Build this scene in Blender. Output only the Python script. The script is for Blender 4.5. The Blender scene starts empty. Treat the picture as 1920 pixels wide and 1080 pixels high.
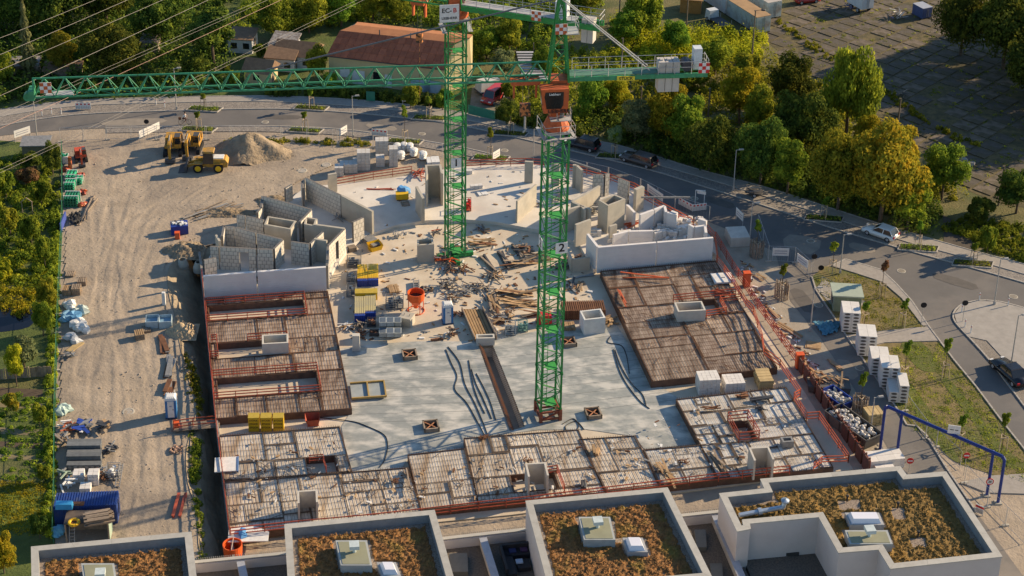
import bpy, bmesh, math, random
from math import radians, sin, cos, pi, atan2, hypot
from mathutils import Vector, Matrix, geometry
random.seed(7)
scn = bpy.context.scene
COL = scn.collection
# ---------------------------------------------------------------- camera
F, PX, PY, TH, H = 3200.0, 830.0, 50.0, radians(23), 100.0
cd = bpy.data.cameras.new('camera'); cam = bpy.data.objects.new('camera', cd); COL.objects.link(cam)
cam.location = (0, 0, H); cam.rotation_euler = (pi/2-TH, 0, 0)
cd.sensor_width = 36; cd.lens = F/1920*36
cd.shift_x = (960-PX)/1920; cd.shift_y = -(540-PY)/1920
cd.clip_start = 1; cd.clip_end = 3000
scn.camera = cam
# ---------------------------------------------------------------- sky and sun
SUN_EL, SUN_DIR = radians(22), Vector((0.93, 0.37))       # horizontal direction towards the sun
w = bpy.data.worlds.new('World'); scn.world = w; w.use_nodes = True
nt = w.node_tree; bg = nt.nodes['Background']
sky = nt.nodes.new('ShaderNodeTexSky'); sky.sky_type = 'NISHITA'; sky.sun_disc = False
sky.sun_elevation = SUN_EL; sky.sun_rotation = atan2(SUN_DIR.x, SUN_DIR.y)
sky.air_density = 1.3; sky.dust_density = 0.3; sky.ozone_density = 4.0
nt.links.new(sky.outputs[0], bg.inputs[0]); bg.inputs[1].default_value = 0.088
sl = bpy.data.lights.new('sun', 'SUN'); so = bpy.data.objects.new('sun', sl); COL.objects.link(so)
sl.energy = 5.0; sl.angle = radians(0.53); sl.color = (1.0, 0.78, 0.51)
sd = Vector((SUN_DIR.x*cos(SUN_EL), SUN_DIR.y*cos(SUN_EL), sin(SUN_EL)))
so.rotation_euler = sd.to_track_quat('Z', 'Y').to_euler(); so.location = (60, 60, 120)
scn.view_settings.view_transform = 'Standard'; scn.view_settings.look = 'None'
scn.view_settings.gamma = 1; scn.view_settings.exposure = 0.85
scn.cycles.max_bounces = 6; scn.cycles.diffuse_bounces = 3; scn.cycles.transparent_max_bounces = 8
scn.cycles.use_denoising = True
# ---------------------------------------------------------------- pixel -> place on a level surface (survey of the site)
_Fv = Vector((0, cos(TH), -sin(TH))); _U = Vector((0, sin(TH), cos(TH)))
def P(x, y, z=0.0):
    d = Vector((1, 0, 0))*((x-PX)/F) - _U*((y-PY)/F) + _Fv
    t = (z-H)/d.z
    return Vector((d.x*t, d.y*t, z))
def proj(v):
    d = v-Vector((0, 0, H)); k = F/d.dot(_Fv)
    return PX+d.x*k, PY-d.dot(_U)*k
def upz(base, y):                                       # height of the point above base seen on image row y
    lo, hi = -5.0, 95.0
    for _ in range(40):
        m = (lo+hi)/2
        if proj(Vector((base.x, base.y, m)))[1] > y: lo = m
        else: hi = m
    return lo
def smooth(pts, n=4, closed=False):
    out = []; N = len(pts)
    rng = range(N if closed else N-1)
    g = (lambda i: pts[i % N]) if closed else (lambda i: pts[max(0, min(N-1, i))])
    for i in rng:
        p0, p1, p2, p3 = g(i-1), g(i), g(i+1), g(i+2)
        for k in range(n):
            t = k/n
            out.append(tuple(0.5*((2*b)+(-a+c)*t+(2*a-5*b+4*c-d)*t*t+(-a+3*b-3*c+d)*t**3) for a, b, c, d in zip(p0, p1, p2, p3)))
    if not closed: out.append(tuple(pts[-1]))
    return out
# ---------------------------------------------------------------- materials
MATS = {}
def M(name, col, col2=None, scale=1.0, rough=0.8, bump=0.0, bscale=None, metal=0.0, detail=6, rnd=0.0, contrast=(0.35, 0.65), spec=0.35,
      col3=None, scale3=0.2, trans=0.0, stretch=None, r3=(0.5, 0.68)):
    if name in MATS: return MATS[name]
    m = bpy.data.materials.new(name); m.use_nodes = True; MATS[name] = m
    n = m.node_tree; L = n.links.new; b = n.nodes['Principled BSDF']
    b.inputs['Roughness'].default_value = rough; b.inputs['Metallic'].default_value = metal
    b.inputs['Specular IOR Level'].default_value = spec
    if trans: b.inputs['Transmission Weight'].default_value = trans
    c4 = lambda c: (c[0], c[1], c[2], 1)
    tc = n.nodes.new('ShaderNodeTexCoord'); vec = tc.outputs['Object']
    if stretch:
        mp = n.nodes.new('ShaderNodeMapping'); mp.inputs['Scale'].default_value = stretch; L(vec, mp.inputs[0]); vec = mp.outputs[0]
    def noise(s, d=detail):
        t = n.nodes.new('ShaderNodeTexNoise'); t.inputs['Scale'].default_value = s; t.inputs['Detail'].default_value = d
        t.inputs['Roughness'].default_value = 0.62; L(vec, t.inputs['Vector']); return t.outputs[0]
    def ramp(src, a, z):
        r = n.nodes.new('ShaderNodeMapRange'); r.inputs[1].default_value = a; r.inputs[2].default_value = z; L(src, r.inputs[0]); return r.outputs[0]
    def mix(fac, a, c):
        x = n.nodes.new('ShaderNodeMix'); x.data_type = 'RGBA'; L(fac, x.inputs[0])
        for s, v in ((6, a), (7, c)):
            if isinstance(v, tuple): x.inputs[s].default_value = v
            else: L(v, x.inputs[s])
        return x.outputs[2]
    if col2 is None: col2 = tuple(v*0.82 for v in col)
    out = mix(ramp(noise(scale), *contrast), c4(col), c4(col2))
    if col3: out = mix(ramp(noise(scale3, 5), *r3), out, c4(col3))
    if rnd:
        oi = n.nodes.new('ShaderNodeObjectInfo'); hs = n.nodes.new('ShaderNodeHueSaturation')
        L(ramp2(n, oi.outputs['Random'], 1-rnd, 1+rnd), hs.inputs['Value']); L(out, hs.inputs['Color']); out = hs.outputs[0]
    L(out, b.inputs['Base Color'])
    if bump:
        bp = n.nodes.new('ShaderNodeBump'); bp.inputs['Strength'].default_value = 1.0; bp.inputs['Distance'].default_value = bump
        L(noise(bscale or scale*3), bp.inputs['Height']); L(bp.outputs[0], b.inputs['Normal'])
    return m
def ramp2(n, src, lo, hi):
    r = n.nodes.new('ShaderNodeMapRange'); r.inputs[3].default_value = lo; r.inputs[4].default_value = hi
    n.links.new(src, r.inputs[0]); return r.outputs[0]
# ---------------------------------------------------------------- mesh building
class MB:
    def __init__(s, off=None): s.v = []; s.f = []; s.o = Vector(off) if off is not None else None
    def add(s, vs, fs):
        k = len(s.v); s.v += [tuple(v) for v in vs]; s.f += [tuple(i+k for i in f) for f in fs]; return s
    def box(s, x, y, z, sx, sy, sz, rz=0.0, tx=1.0, ty=1.0):          # centre x,y; base z; optional taper at the top
        c, q = cos(rz), sin(rz); vs = []
        for dz, ax, ay in ((0, 1, 1), (sz, tx, ty)):
            for a, b in ((-1, -1), (1, -1), (1, 1), (-1, 1)):
                u, v = a*sx/2*ax, b*sy/2*ay; vs.append((x+u*c-v*q, y+u*q+v*c, z+dz))
        return s.add(vs, [(3, 2, 1, 0), (4, 5, 6, 7), (0, 1, 5, 4), (1, 2, 6, 5), (2, 3, 7, 6), (3, 0, 4, 7)])
    def beam(s, p, q, w, h=None):
        p, q = Vector(p), Vector(q); h = h or w; d = (q-p)
        if d.length < 1e-6: return s
        d.normalize(); u = Vector((0, 0, 1)) if abs(d.z) < 0.95 else Vector((0, 1, 0))
        r = d.cross(u).normalized(); u = r.cross(d)
        vs = [e+r*(a*w/2)+u*(b*h/2) for e in (p, q) for a, b in ((-1, -1), (1, -1), (1, 1), (-1, 1))]
        return s.add(vs, [(3, 2, 1, 0), (4, 5, 6, 7), (0, 1, 5, 4), (1, 2, 6, 5), (2, 3, 7, 6), (3, 0, 4, 7)])
    def tube(s, p, q, r, n=6, r2=None):
        p, q = Vector(p), Vector(q); d = q-p
        if d.length < 1e-6: return s
        d.normalize(); u = Vector((0, 0, 1)) if abs(d.z) < 0.95 else Vector((0, 1, 0))
        a = d.cross(u).normalized(); b = a.cross(d); r2 = r if r2 is None else r2
        vs = [p+(a*cos(2*pi*i/n)+b*sin(2*pi*i/n))*r for i in range(n)]+[q+(a*cos(2*pi*i/n)+b*sin(2*pi*i/n))*r2 for i in range(n)]
        return s.add(vs, [(i, (i+1) % n, n+(i+1) % n, n+i) for i in range(n)]+[tuple(range(n))[::-1], tuple(range(n, 2*n))])
    def path(s, pts, r, n=5):
        for a, b in zip(pts[:-1], pts[1:]): s.tube(a, b, r, n)
        return s
    def prism(s, poly, z0, z1):
        n = len(poly); area = sum(poly[i][0]*poly[(i+1) % n][1]-poly[(i+1) % n][0]*poly[i][1] for i in range(n))
        if area < 0: poly = poly[::-1]
        vs = [(p[0], p[1], z0) for p in poly]+[(p[0], p[1], z1) for p in poly]
        return s.add(vs, [tuple(range(n))[::-1], tuple(range(n, 2*n))]+[(i, (i+1) % n, n+(i+1) % n, n+i) for i in range(n)])
    def side(s, prof, y0, y1):                                        # profile in x,z swept along y
        n = len(prof); area = sum(prof[i][0]*prof[(i+1) % n][1]-prof[(i+1) % n][0]*prof[i][1] for i in range(n))
        if area < 0: prof = prof[::-1]
        vs = [(p[0], y0, p[1]) for p in prof]+[(p[0], y1, p[1]) for p in prof]
        return s.add(vs, [tuple(range(n)), tuple(range(n, 2*n))[::-1]]+[((i+1) % n, i, n+i, n+(i+1) % n) for i in range(n)])
    def lathe(s, prof, n=12, c=(0, 0, 0)):
        k = len(prof); vs = [(c[0]+r*cos(2*pi*i/n), c[1]+r*sin(2*pi*i/n), c[2]+z) for r, z in prof for i in range(n)]
        fs = [(j*n+i, j*n+(i+1) % n, (j+1)*n+(i+1) % n, (j+1)*n+i) for j in range(k-1) for i in range(n)]
        return s.add(vs, fs)
    def blob(s, c, r, n=7, m=4, jit=0.25):
        rs = [[1+random.uniform(-jit, jit) for _ in range(n)] for _ in range(m+1)]
        vs = []
        for j in range(m+1):
            t = pi*j/m
            for i in range(n):
                a = 2*pi*i/n; k = rs[j][i] if 0 < j < m else rs[j][0]
                vs.append((c[0]+r[0]*k*sin(t)*cos(a), c[1]+r[1]*k*sin(t)*sin(a), c[2]+r[2]*k*cos(t)))
        return s.add(vs, [(j*n+i, (j+1)*n+i, (j+1)*n+(i+1) % n, j*n+(i+1) % n) for j in range(m) for i in range(n)])
    def mesh(s, name, smooth_=False):
        me = bpy.data.meshes.new(name)
        v = s.v if s.o is None else [(a-s.o.x, b-s.o.y, c-s.o.z) for a, b, c in s.v]
        me.from_pydata(v, [], s.f); me.update()
        if smooth_: me.polygons.foreach_set('use_smooth', [True]*len(me.polygons))
        return me
    def build(s, name, mat, parent=None, smooth_=False, kind=None, label=None):
        return link(name, s.mesh(name, smooth_), mat, parent, kind=kind, label=label)
def link(name, me, mat, parent=None, loc=None, rz=0.0, kind=None, label=None):
    if mat is not None and not me.materials: me.materials.append(mat)
    o = bpy.data.objects.new(name, me); COL.objects.link(o)
    if parent is not None: o.parent = parent
    if loc is not None: o.location = loc
    if rz: o.rotation_euler.z = rz
    if kind: o['kind'] = kind
    if label: o['label'] = label
    return o
def tag(o, label, cat, group=None):
    o['label'] = label; o['category'] = cat
    if group: o['group'] = group
    return o
def T(name, label, cat, loc=(0, 0, 0), rz=0.0, group=None):
    o = bpy.data.objects.new(name, None); COL.objects.link(o); o.empty_display_size = 0.3
    o.location = loc; o.rotation_euler = (0, 0, rz); o['kind'] = 'thing'; return tag(o, label, cat, group)
KIDS = {}
def kids(o): return [c for c in bpy.data.objects if c.parent == o]
def dup(root, loc, rz=0.0, label=None, group=None, scale=None):
    def cp(o, parent):
        c = o.copy(); COL.objects.link(c); c.parent = parent
        for ch in KIDS.setdefault(o.name, kids(o)): cp(ch, c)
        return c
    r = cp(root, None); r.location = loc; r.rotation_euler = (0, 0, rz)
    if scale: r.scale = scale if hasattr(scale, '__len__') else (scale,)*3
    if label: r['label'] = label
    if group: r['group'] = group
    return r
def sheet(name, px, z, mat, kind='structure', parent=None, zsrc=0.0):
    poly = [P(x, y, zsrc) for x, y in px]
    n = len(poly); area = sum(poly[i].x*poly[(i+1) % n].y-poly[(i+1) % n].x*poly[i].y for i in range(n))
    if area < 0: poly = poly[::-1]
    me = bpy.data.meshes.new(name); tri = geometry.tessellate_polygon([[Vector((p.x, p.y, 0)) for p in poly]])
    me.from_pydata([(p.x, p.y, z) for p in poly], [], [t if (poly[t[1]]-poly[t[0]]).cross(poly[t[2]]-poly[t[0]]).z > 0 else t[::-1] for t in tri]); me.update()
    return link(name, me, mat, parent, kind=kind)
def slab(name, px, z0, z1, mat, kind='structure', zsrc=0.0):          # a sheet with thickness
    poly = [P(x, y, zsrc) for x, y in px]
    n = len(poly); area = sum(poly[i].x*poly[(i+1) % n].y-poly[(i+1) % n].x*poly[i].y for i in range(n))
    if area < 0: poly = poly[::-1]
    tri = geometry.tessellate_polygon([[Vector((p.x, p.y, 0)) for p in poly]])
    vs = [(p.x, p.y, z1) for p in poly]+[(p.x, p.y, z0) for p in poly]
    fs = [t if (poly[t[1]]-poly[t[0]]).cross(poly[t[2]]-poly[t[0]]).z > 0 else t[::-1] for t in tri]
    fs += [(n+i, n+(i+1) % n, (i+1) % n, i) for i in range(n)]
    me = bpy.data.meshes.new(name); me.from_pydata(vs, [], fs); me.update()
    return link(name, me, mat, kind=kind)
def text(body, size, mat, parent, loc, rot, depth=0.01, name='lettering', align='CENTER', sx=1.0):
    c = bpy.data.curves.new(name, 'FONT'); c.body = body; c.size = size; c.extrude = depth; c.align_x = align; c.align_y = 'CENTER'
    c.resolution_u = 3; c.materials.append(mat)
    c.offset = size*.018
    tmp = bpy.data.objects.new('tmp', c); me = bpy.data.meshes.new_from_object(tmp); bpy.data.objects.remove(tmp)
    o = link(name, me, mat, parent, loc); o.rotation_euler = rot; o.scale = (sx, 1, 1)
    return o
ORD = ['first', 'second', 'third', 'fourth', 'fifth', 'sixth', 'seventh', 'eighth', 'ninth', 'tenth', 'eleventh', 'twelfth', 'thirteenth', 'fourteenth', 'fifteenth', 'sixteenth', 'seventeenth', 'eighteenth', 'nineteenth', 'twentieth']
# ================================================================ SETTING
# left edge of the building and the excavation beside it
BLE = [P(x, y, 0.8) for x, y in ((372, 470), (379, 520), (386, 600), (404, 785), (417, 890), (431, 1005), (440, 1075), (450, 1120))]
PTOP = [P(x, y) for x, y in smooth([(352, 468), (318, 500), (316, 550), (330, 600), (340, 660), (356, 720), (368, 770), (350, 840), (352, 905), (370, 960), (372, 1020), (385, 1075), (392, 1120)], 3)]
# ---- ground sheet with the excavation cut out
soil = M('site_dirt', (0.40, 0.325, 0.245), (0.29, 0.235, 0.175), 0.35, 0.95, 0.08, 2.5, contrast=(0.3, 0.7), col3=(0.235, 0.195, 0.155), scale3=0.09)
def cdt(outer, holes):
    pts = [Vector((p[0], p[1])) for p in outer]; edges = [(i, (i+1) % len(pts)) for i in range(len(pts))]
    for h in holes:
        k = len(pts); pts += [Vector((p[0], p[1])) for p in h]; edges += [(k+i, k+(i+1) % len(h)) for i in range(len(h))]
    vs, es, fs, *_ = geometry.delaunay_2d_cdt(pts, edges, [], 0, 1e-4)
    def ins(c, h):
        r = False; j = len(h)-1
        for i in range(len(h)):
            a, b = h[i], h[j]
            if (a[1] > c.y) != (b[1] > c.y) and c.x < (b[0]-a[0])*(c.y-a[1])/(b[1]-a[1])+a[0]: r = not r
            j = i
        return r
    keep = []
    for f in fs:
        c = sum((vs[i] for i in f), Vector((0, 0)))/len(f)
        if ins(c, outer) and not any(ins(c, h) for h in holes): keep.append(tuple(f))
    return vs, keep
def slab_holes(name, outer, holes, z0, z1, mat):
    vs, fs = cdt(outer, holes); V = [(v.x, v.y, z1) for v in vs]; F_ = list(fs)
    for h in [outer]+holes:
        k = len(V); n = len(h); V += [(p[0], p[1], z1) for p in h]+[(p[0], p[1], z0) for p in h]
        F_ += [(k+i, k+(i+1) % n, k+n+(i+1) % n, k+n+i) for i in range(n)]
    me = bpy.data.meshes.new(name); me.from_pydata(V, [], F_); me.update()
    bm = bmesh.new(); bm.from_mesh(me); bmesh.ops.recalc_face_normals(bm, faces=bm.faces); bm.to_mesh(me); bm.free()
    return link(name, me, mat, kind='structure')
ARC = smooth([(1345, 480), (1330, 440), (1262, 402), (1190, 352), (1100, 322), (1000, 307), (870, 312), (780, 327), (640, 345), (572, 352), (520, 395), (440, 430), (398, 470), (379, 520)], 3)
def ground_sheet():
    R = 1600
    hole = [tuple(p)[:2] for p in PTOP]+[tuple(P(x, y))[:2] for x, y in [(445, 1085), (441, 1013), (600, 1003), (960, 968), (1560, 888), (1602, 883), (1482, 692)]+ARC[:-4]]
    vs, fs = cdt([(-R, -200), (R, -200), (R, 2200), (-R, 2200)], [hole])
    me = bpy.data.meshes.new('ground'); me.from_pydata([(v.x, v.y, 0) for v in vs], [], fs); me.update()
    link('ground', me, soil, kind='structure')
ground_sheet()
def pit():                                                            # sloping earth bank and floor of the excavation
    n = len(PTOP); L = []
    for i in range(n):
        t = i/(n-1)*(len(BLE)-1); k = min(int(t), len(BLE)-2); q = BLE[k].lerp(BLE[k+1], t-k); p = PTOP[i]
        row = []
        for s, z in ((0, .05), (.14, -.12), (.3, -.45), (.45, -.9), (.6, -1.5), (.74, -2.2), (.88, -2.7), (1, -2.8)):
            v = p.lerp(q, s); j = 0 if s in (0, 1) else .26
            row.append((v.x+random.uniform(-j, j), v.y+random.uniform(-j, j), z+random.uniform(-j, j)*.8))
        L.append(row)
    m = MB(); W = 8
    m.add([v for r in L for v in r], [(i*W+j, (i+1)*W+j, (i+1)*W+j+1, i*W+j+1) for i in range(n-1) for j in range(W-1)])
    o = m.build('excavation_bank', M('bank_dirt', (0.36, 0.285, 0.19), (0.24, 0.19, 0.13), 0.6, 0.95, 0.15, 1.5), smooth_=True, kind='structure')
    me = o.data; me.flip_normals() if me.polygons[0].normal.z < 0 else None
pit()
sheet('backfill', [(330, 450), (400, 425), (480, 405), (470, 470), (430, 530), (388, 545), (374, 475), (352, 468)], -0.25, MATS['bank_dirt'])
# ---- churned dirt with wheel ruts
def dirt_relief():
    import numpy as np
    from mathutils import noise
    px = [(172, 272), (250, 274), (430, 276), (620, 286), (636, 305), (560, 340), (515, 372), (450, 405), (385, 440), (335, 462), (308, 500), (306, 560), (320, 620), (335, 690), (350, 760), (338, 840), (340, 905), (356, 960), (360, 1020), (110, 1020), (112, 780), (120, 560), (124, 420), (122, 290)]
    poly = [P(*p) for p in px]; st = .28; xs = np.arange(min(p.x for p in poly), max(p.x for p in poly), st); ys = np.arange(min(p.y for p in poly), max(p.y for p in poly), st); X, Y = np.meshgrid(xs, ys)
    Hh = np.zeros_like(X)
    tr = [[(178, 1010), (186, 760), (200, 520), (215, 400), (250, 320), (300, 290)], [(238, 1010), (246, 760), (226, 540), (262, 400), (350, 335), (520, 318), (630, 300)], [(292, 1010), (272, 800), (268, 580), (310, 440), (385, 365), (470, 338), (610, 296)], [(205, 1010), (262, 760), (210, 560), (192, 420), (186, 300)], [(160, 700), (200, 540), (240, 430), (330, 380), (430, 350)], [(240, 470), (290, 400), (370, 345), (430, 325)]]
    for k, t in enumerate(tr):
        pts = [P(*q) for q in smooth(t, 5)]; D = np.full_like(X, 1e9); S = np.zeros_like(X); acc = 0
        for a, b in zip(pts[:-1], pts[1:]):
            dx, dy = b.x-a.x, b.y-a.y; L2 = dx*dx+dy*dy; u = np.clip(((X-a.x)*dx+(Y-a.y)*dy)/L2, 0, 1); d = np.hypot(X-a.x-u*dx, Y-a.y-u*dy); m = d < D; D[m] = d[m]; S[m] = (acc+u*L2**.5)[m]; acc += L2**.5
        for off in (.95,): Hh += -.05*np.exp(-((D-off)/.2)**2)*(.7+.5*np.sin(S*.35+k*2)+.25*np.sin(S*12))+.03*np.exp(-((D-off-.4)/.18)**2)
    V = []
    for j in range(len(ys)):
        for i in range(len(xs)):
            p = Vector((xs[i], ys[j], 0)); V.append((xs[i], ys[j], .05+Hh[j, i]+.09*noise.noise(p*.2)+.03*noise.noise(p*.9)+.022*noise.noise(p*3.1)+.012*noise.noise(p*7)))
    def ins(x, y):
        r = False; j = len(poly)-1
        for i in range(len(poly)):
            a, b = poly[i], poly[j]
            if (a.y > y) != (b.y > y) and x < (b.x-a.x)*(y-a.y)/(b.y-a.y)+a.x: r = not r
            j = i
        return r
    n = len(xs); Fc = [(j*n+i, j*n+i+1, (j+1)*n+i+1, (j+1)*n+i) for j in range(len(ys)-1) for i in range(n-1) if ins(xs[i]+st/2, ys[j]+st/2)]
    used = sorted({v for f in Fc for v in f}); mp = {v: k for k, v in enumerate(used)}
    me = bpy.data.meshes.new('dirt_track'); me.from_pydata([V[v] for v in used], [], [tuple(mp[v] for v in f) for f in Fc]); me.update(); me.polygons.foreach_set('use_smooth', [True]*len(me.polygons))
    link('dirt_track', me, soil, kind='structure')
dirt_relief()
# ---- vegetation grounds
grassM = M('grass_ground', (0.10, 0.13, 0.03), (0.06, 0.085, 0.02), 0.5, 0.95, 0.12, 4, col3=(0.15, 0.13, 0.055), scale3=0.12)
dryM = M('dry_grass_ground', (0.17, 0.145, 0.06), (0.10, 0.10, 0.035), 0.35, 0.95, 0.12, 4, col3=(0.07, 0.09, 0.028), scale3=0.15)
sheet('garden_ground', [(-300, 262), (-20, 262), (60, 268), (112, 278), (117, 300), (118, 400), (104, 640), (103, 1020), (80, 1300), (-400, 1300)], 0.02, grassM)
# road edges (survey pixels): far kerb, near kerb, pavement line, garden line
RF = smooth([(-260, 285), (-100, 257), (0, 237), (140, 216), (310, 209), (480, 205), (560, 206), (655, 212), (742, 220), (835, 231), (912, 246), (1000, 266), (1070, 283), (1217, 319), (1302, 345), (1440, 389), (1565, 430), (1700, 470), (1810, 500), (1920, 531), (2100, 585), (2400, 670)], 3)
RN = smooth([(-260, 308), (-100, 275), (0, 255), (110, 245), (200, 241), (390, 238), (480, 237), (567, 239), (640, 243), (705, 251), (777, 262), (875, 279), (960, 300), (1090, 334), (1180, 362), (1270, 392), (1350, 425), (1420, 452)], 3)
PB = smooth([(-260, 262), (-100, 240), (0, 220), (140, 200), (310, 194), (480, 191), (610, 196), (700, 203), (785, 213), (870, 225), (960, 245), (1135, 284), (1307, 331), (1440, 371), (1532, 400), (1622, 430), (1705, 456), (1810, 484), (1920, 515), (2100, 566), (2400, 650)], 3)
GB = smooth([(-260, 248), (-100, 226), (0, 207), (140, 190), (310, 184), (480, 181), (610, 185), (700, 191), (785, 200), (870, 213), (960, 233), (1110, 264), (1160, 274), (1235, 296), (1302, 317), (1440, 354), (1540, 386), (1652, 422), (1765, 455), (1840, 476), (1920, 497), (2100, 547), (2400, 630)], 3)
sheet('wild_ground', GB+[(2600, 500), (2400, -250), (-600, -250), (-500, 250)], 0.02, dryM)
sheet('shaded_garden_ground', [(-500, 260), (-260, 249), (-100, 227), (0, 208), (140, 191), (310, 185), (480, 182), (610, 186), (700, 192), (830, 207), (905, 212), (900, 120), (760, -60), (-500, -250)], 0.03, grassM)
asph = M('asphalt', (0.150, 0.140, 0.132), (0.11, 0.104, 0.10), 0.25, 0.85, 0.006, 30, contrast=(0.3, 0.75), col3=(0.19, 0.17, 0.15), scale3=0.12, stretch=(1, 1, 1))
LANE_L = [(1680, 534), (1710, 567), (1740, 612), (1787, 675), (1830, 727), (1877, 790), (1925, 850), (2040, 1000)]
LANE_R = [(2100, 640), (1990, 600), (1915, 577), (1870, 566), (1830, 565), (1800, 574), (1787, 590), (1792, 607), (1817, 634), (1865, 688), (1920, 762), (2010, 870), (2100, 960)]
sheet('road', RF+[(2400, 760)]+LANE_R[:1]+smooth(LANE_R[1:], 2)+LANE_L[::-1]+[(1652, 510), (1585, 489), (1545, 500), (1520, 520), (1500, 520), (1470, 480), (1420, 458)]+RN[::-1], 0.03, asph)
# access lane beside the building site
LAL = [(1452, 470), (1470, 530), (1482, 565), (1510, 600), (1540, 637), (1572, 685), (1600, 727), (1640, 795), (1680, 870), (1720, 940), (1780, 1050), (1815, 1110)]
LAR = [(1940, 1110), (1830, 960), (1775, 880), (1735, 815), (1718, 800), (1700, 798), (1690, 780), (1650, 720), (1585, 628), (1530, 545), (1522, 520), (1500, 516), (1470, 480)]
sheet('access_lane', LAL+LAR, 0.04, M('lane_asphalt', (0.19, 0.172, 0.152), (0.14, 0.128, 0.115), 0.3, 0.85, 0.006, 30, col3=(0.23, 0.20, 0.17), scale3=0.12))
cob = M('cobbles', (0.30, 0.265, 0.225), (0.15, 0.135, 0.125), 5.0, 0.8, 0.03, 7, contrast=(0.38, 0.6))
slabs_m = M('paving', (0.33, 0.30, 0.265), (0.27, 0.245, 0.22), 2.2, 0.85, 0.01, 6)
def strip(name, A, B, z0, z1, mat):
    return slab(name, list(A)+list(B)[::-1], z0, z1, mat)
strip('cobbled_parking_strip', PB, RF, 0, 0.07, cob)
strip('far_pavement', GB, PB, 0, 0.13, slabs_m)
RN2 = [(x, y+9+5*max(0, min(1, (x-300)/700))) for x, y in RN]
a, b = 12, len(RN)-8
strip('near_cobbled_verge', RN[a:b], RN2[a:b], 0, 0.08, cob)
def kerb(name, px, z, wdt=0.16, h=0.14, colr=(0.40, 0.37, 0.33)):
    m = MB(); pts = [P(x, y) for x, y in px]
    for p, q in zip(pts[:-1], pts[1:]):
        L = (q-p).length; k = max(1, round(L/1.0))
        for i in range(k):
            u, v = p.lerp(q, (i+.02)/k), p.lerp(q, (i+.98)/k); u.z = v.z = z+h/2; m.beam(u, v, wdt, h)
    return m.build(name, M('kerbstone', colr, None, 3, 0.85), kind='structure')
kerb('far_kerb', RF, 0.0); kerb('near_kerb', RN[a:b], 0.0); kerb('pavement_edge', PB, 0.02, 0.12, 0.13); kerb('garden_edge', GB, 0.02, 0.12, 0.16)
# pavements, verges and swales on the right
NPV = [(1585, 488), (1652, 508), (1680, 534), (1710, 567), (1740, 612), (1730, 612), (1690, 560), (1655, 530), (1600, 512), (1560, 500)]
slab('corner_pavement', NPV, 0, 0.12, slabs_m)
kerb('corner_kerb', [(1560, 499), (1585, 487), (1652, 507), (1680, 533), (1710, 566), (1740, 611), (1787, 674), (1830, 726), (1877, 789), (1925, 849), (2000, 945)], 0.0)
vergeM = M('worn_grass', (0.21, 0.155, 0.068), (0.125, 0.105, 0.042), 1.2, 0.95, 0.06, 5, col3=(0.085, 0.105, 0.028), scale3=0.16)
greenM = M('green_swale', (0.085, 0.115, 0.018), (0.11, 0.105, 0.028), 1.2, 0.95, 0.08, 5)
sheet('kiosk_verge', [(1522, 520), (1545, 500), (1562, 500), (1600, 512), (1655, 530), (1692, 562), (1732, 612), (1640, 622), (1588, 628), (1530, 545)], 0.035, vergeM)
slab('cross_path', [(1588, 629), (1640, 623), (1740, 613), (1760, 640), (1660, 643), (1608, 655)], 0, 0.10, slabs_m)
sheet('lane_verge', [(1610, 657), (1660, 644), (1762, 641), (1787, 676), (1830, 728), (1877, 791), (1925, 851), (2000, 945), (1860, 890), (1800, 870), (1755, 826), (1735, 815), (1718, 800), (1700, 798), (1690, 780)], 0.035, vergeM)
for k, pl in enumerate(([(1690, 645), (1725, 640), (1765, 690), (1750, 698), (1720, 690)], [(1695, 720), (1715, 728), (1780, 830), (1800, 868), (1770, 850), (1725, 790)], [(1765, 715), (1790, 722), (1880, 835), (1930, 880), (1880, 870), (1830, 800)])):
    sheet('swale_grass', smooth(pl, 3, True), 0.05, greenM, kind='stuff')
slab('plaza_paving', [(1915, 578), (1870, 567), (1830, 566), (1801, 575), (1789, 590), (1794, 607), (1818, 633), (1850, 640), (1885, 678), (1905, 700), (2000, 800), (2100, 800), (2100, 641)], 0, 0.12, M('plaza_paving', (0.34, 0.315, 0.285), (0.28, 0.26, 0.235), 1.2, 0.85, 0.008, 5))
sheet('gravel_bed', [(1819, 634), (1850, 641), (1885, 680), (1905, 702), (1960, 770), (1920, 758), (1866, 687)], 0.07, M('gravel', (0.30, 0.26, 0.215), (0.15, 0.13, 0.11), 9, 0.9, 0.05, 14))
kerb('plaza_kerb', smooth(LANE_R[1:], 2), 0.0)
kerb('lane_kerb', [(1522, 520), (1530, 545), (1585, 628), (1650, 720), (1690, 780), (1700, 798), (1718, 800), (1735, 815), (1775, 880), (1830, 960)], 0.0)
slab('forecourt_path', [(1800, 905), (1860, 893), (2000, 885), (2010, 930), (1850, 925)], 0, 0.10, slabs_m)
# storage strip between the formwork and the lane, paved in pale concrete
sheet('storage_ground', [(1340, 430), (1420, 455), (1452, 470), (1470, 530), (1482, 565), (1510, 600), (1540, 637), (1572, 685), (1600, 727), (1640, 795), (1680, 870), (1710, 925), (1610, 900), (1480, 690), (1345, 480), (1300, 400)], 0.025, M('storage_ground', (0.36, 0.31, 0.245), (0.29, 0.25, 0.195), 0.9, 0.9, 0.03, 4))
for x0, y0, x1, y1 in ((1415, 470, 1440, 484),): pass
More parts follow.
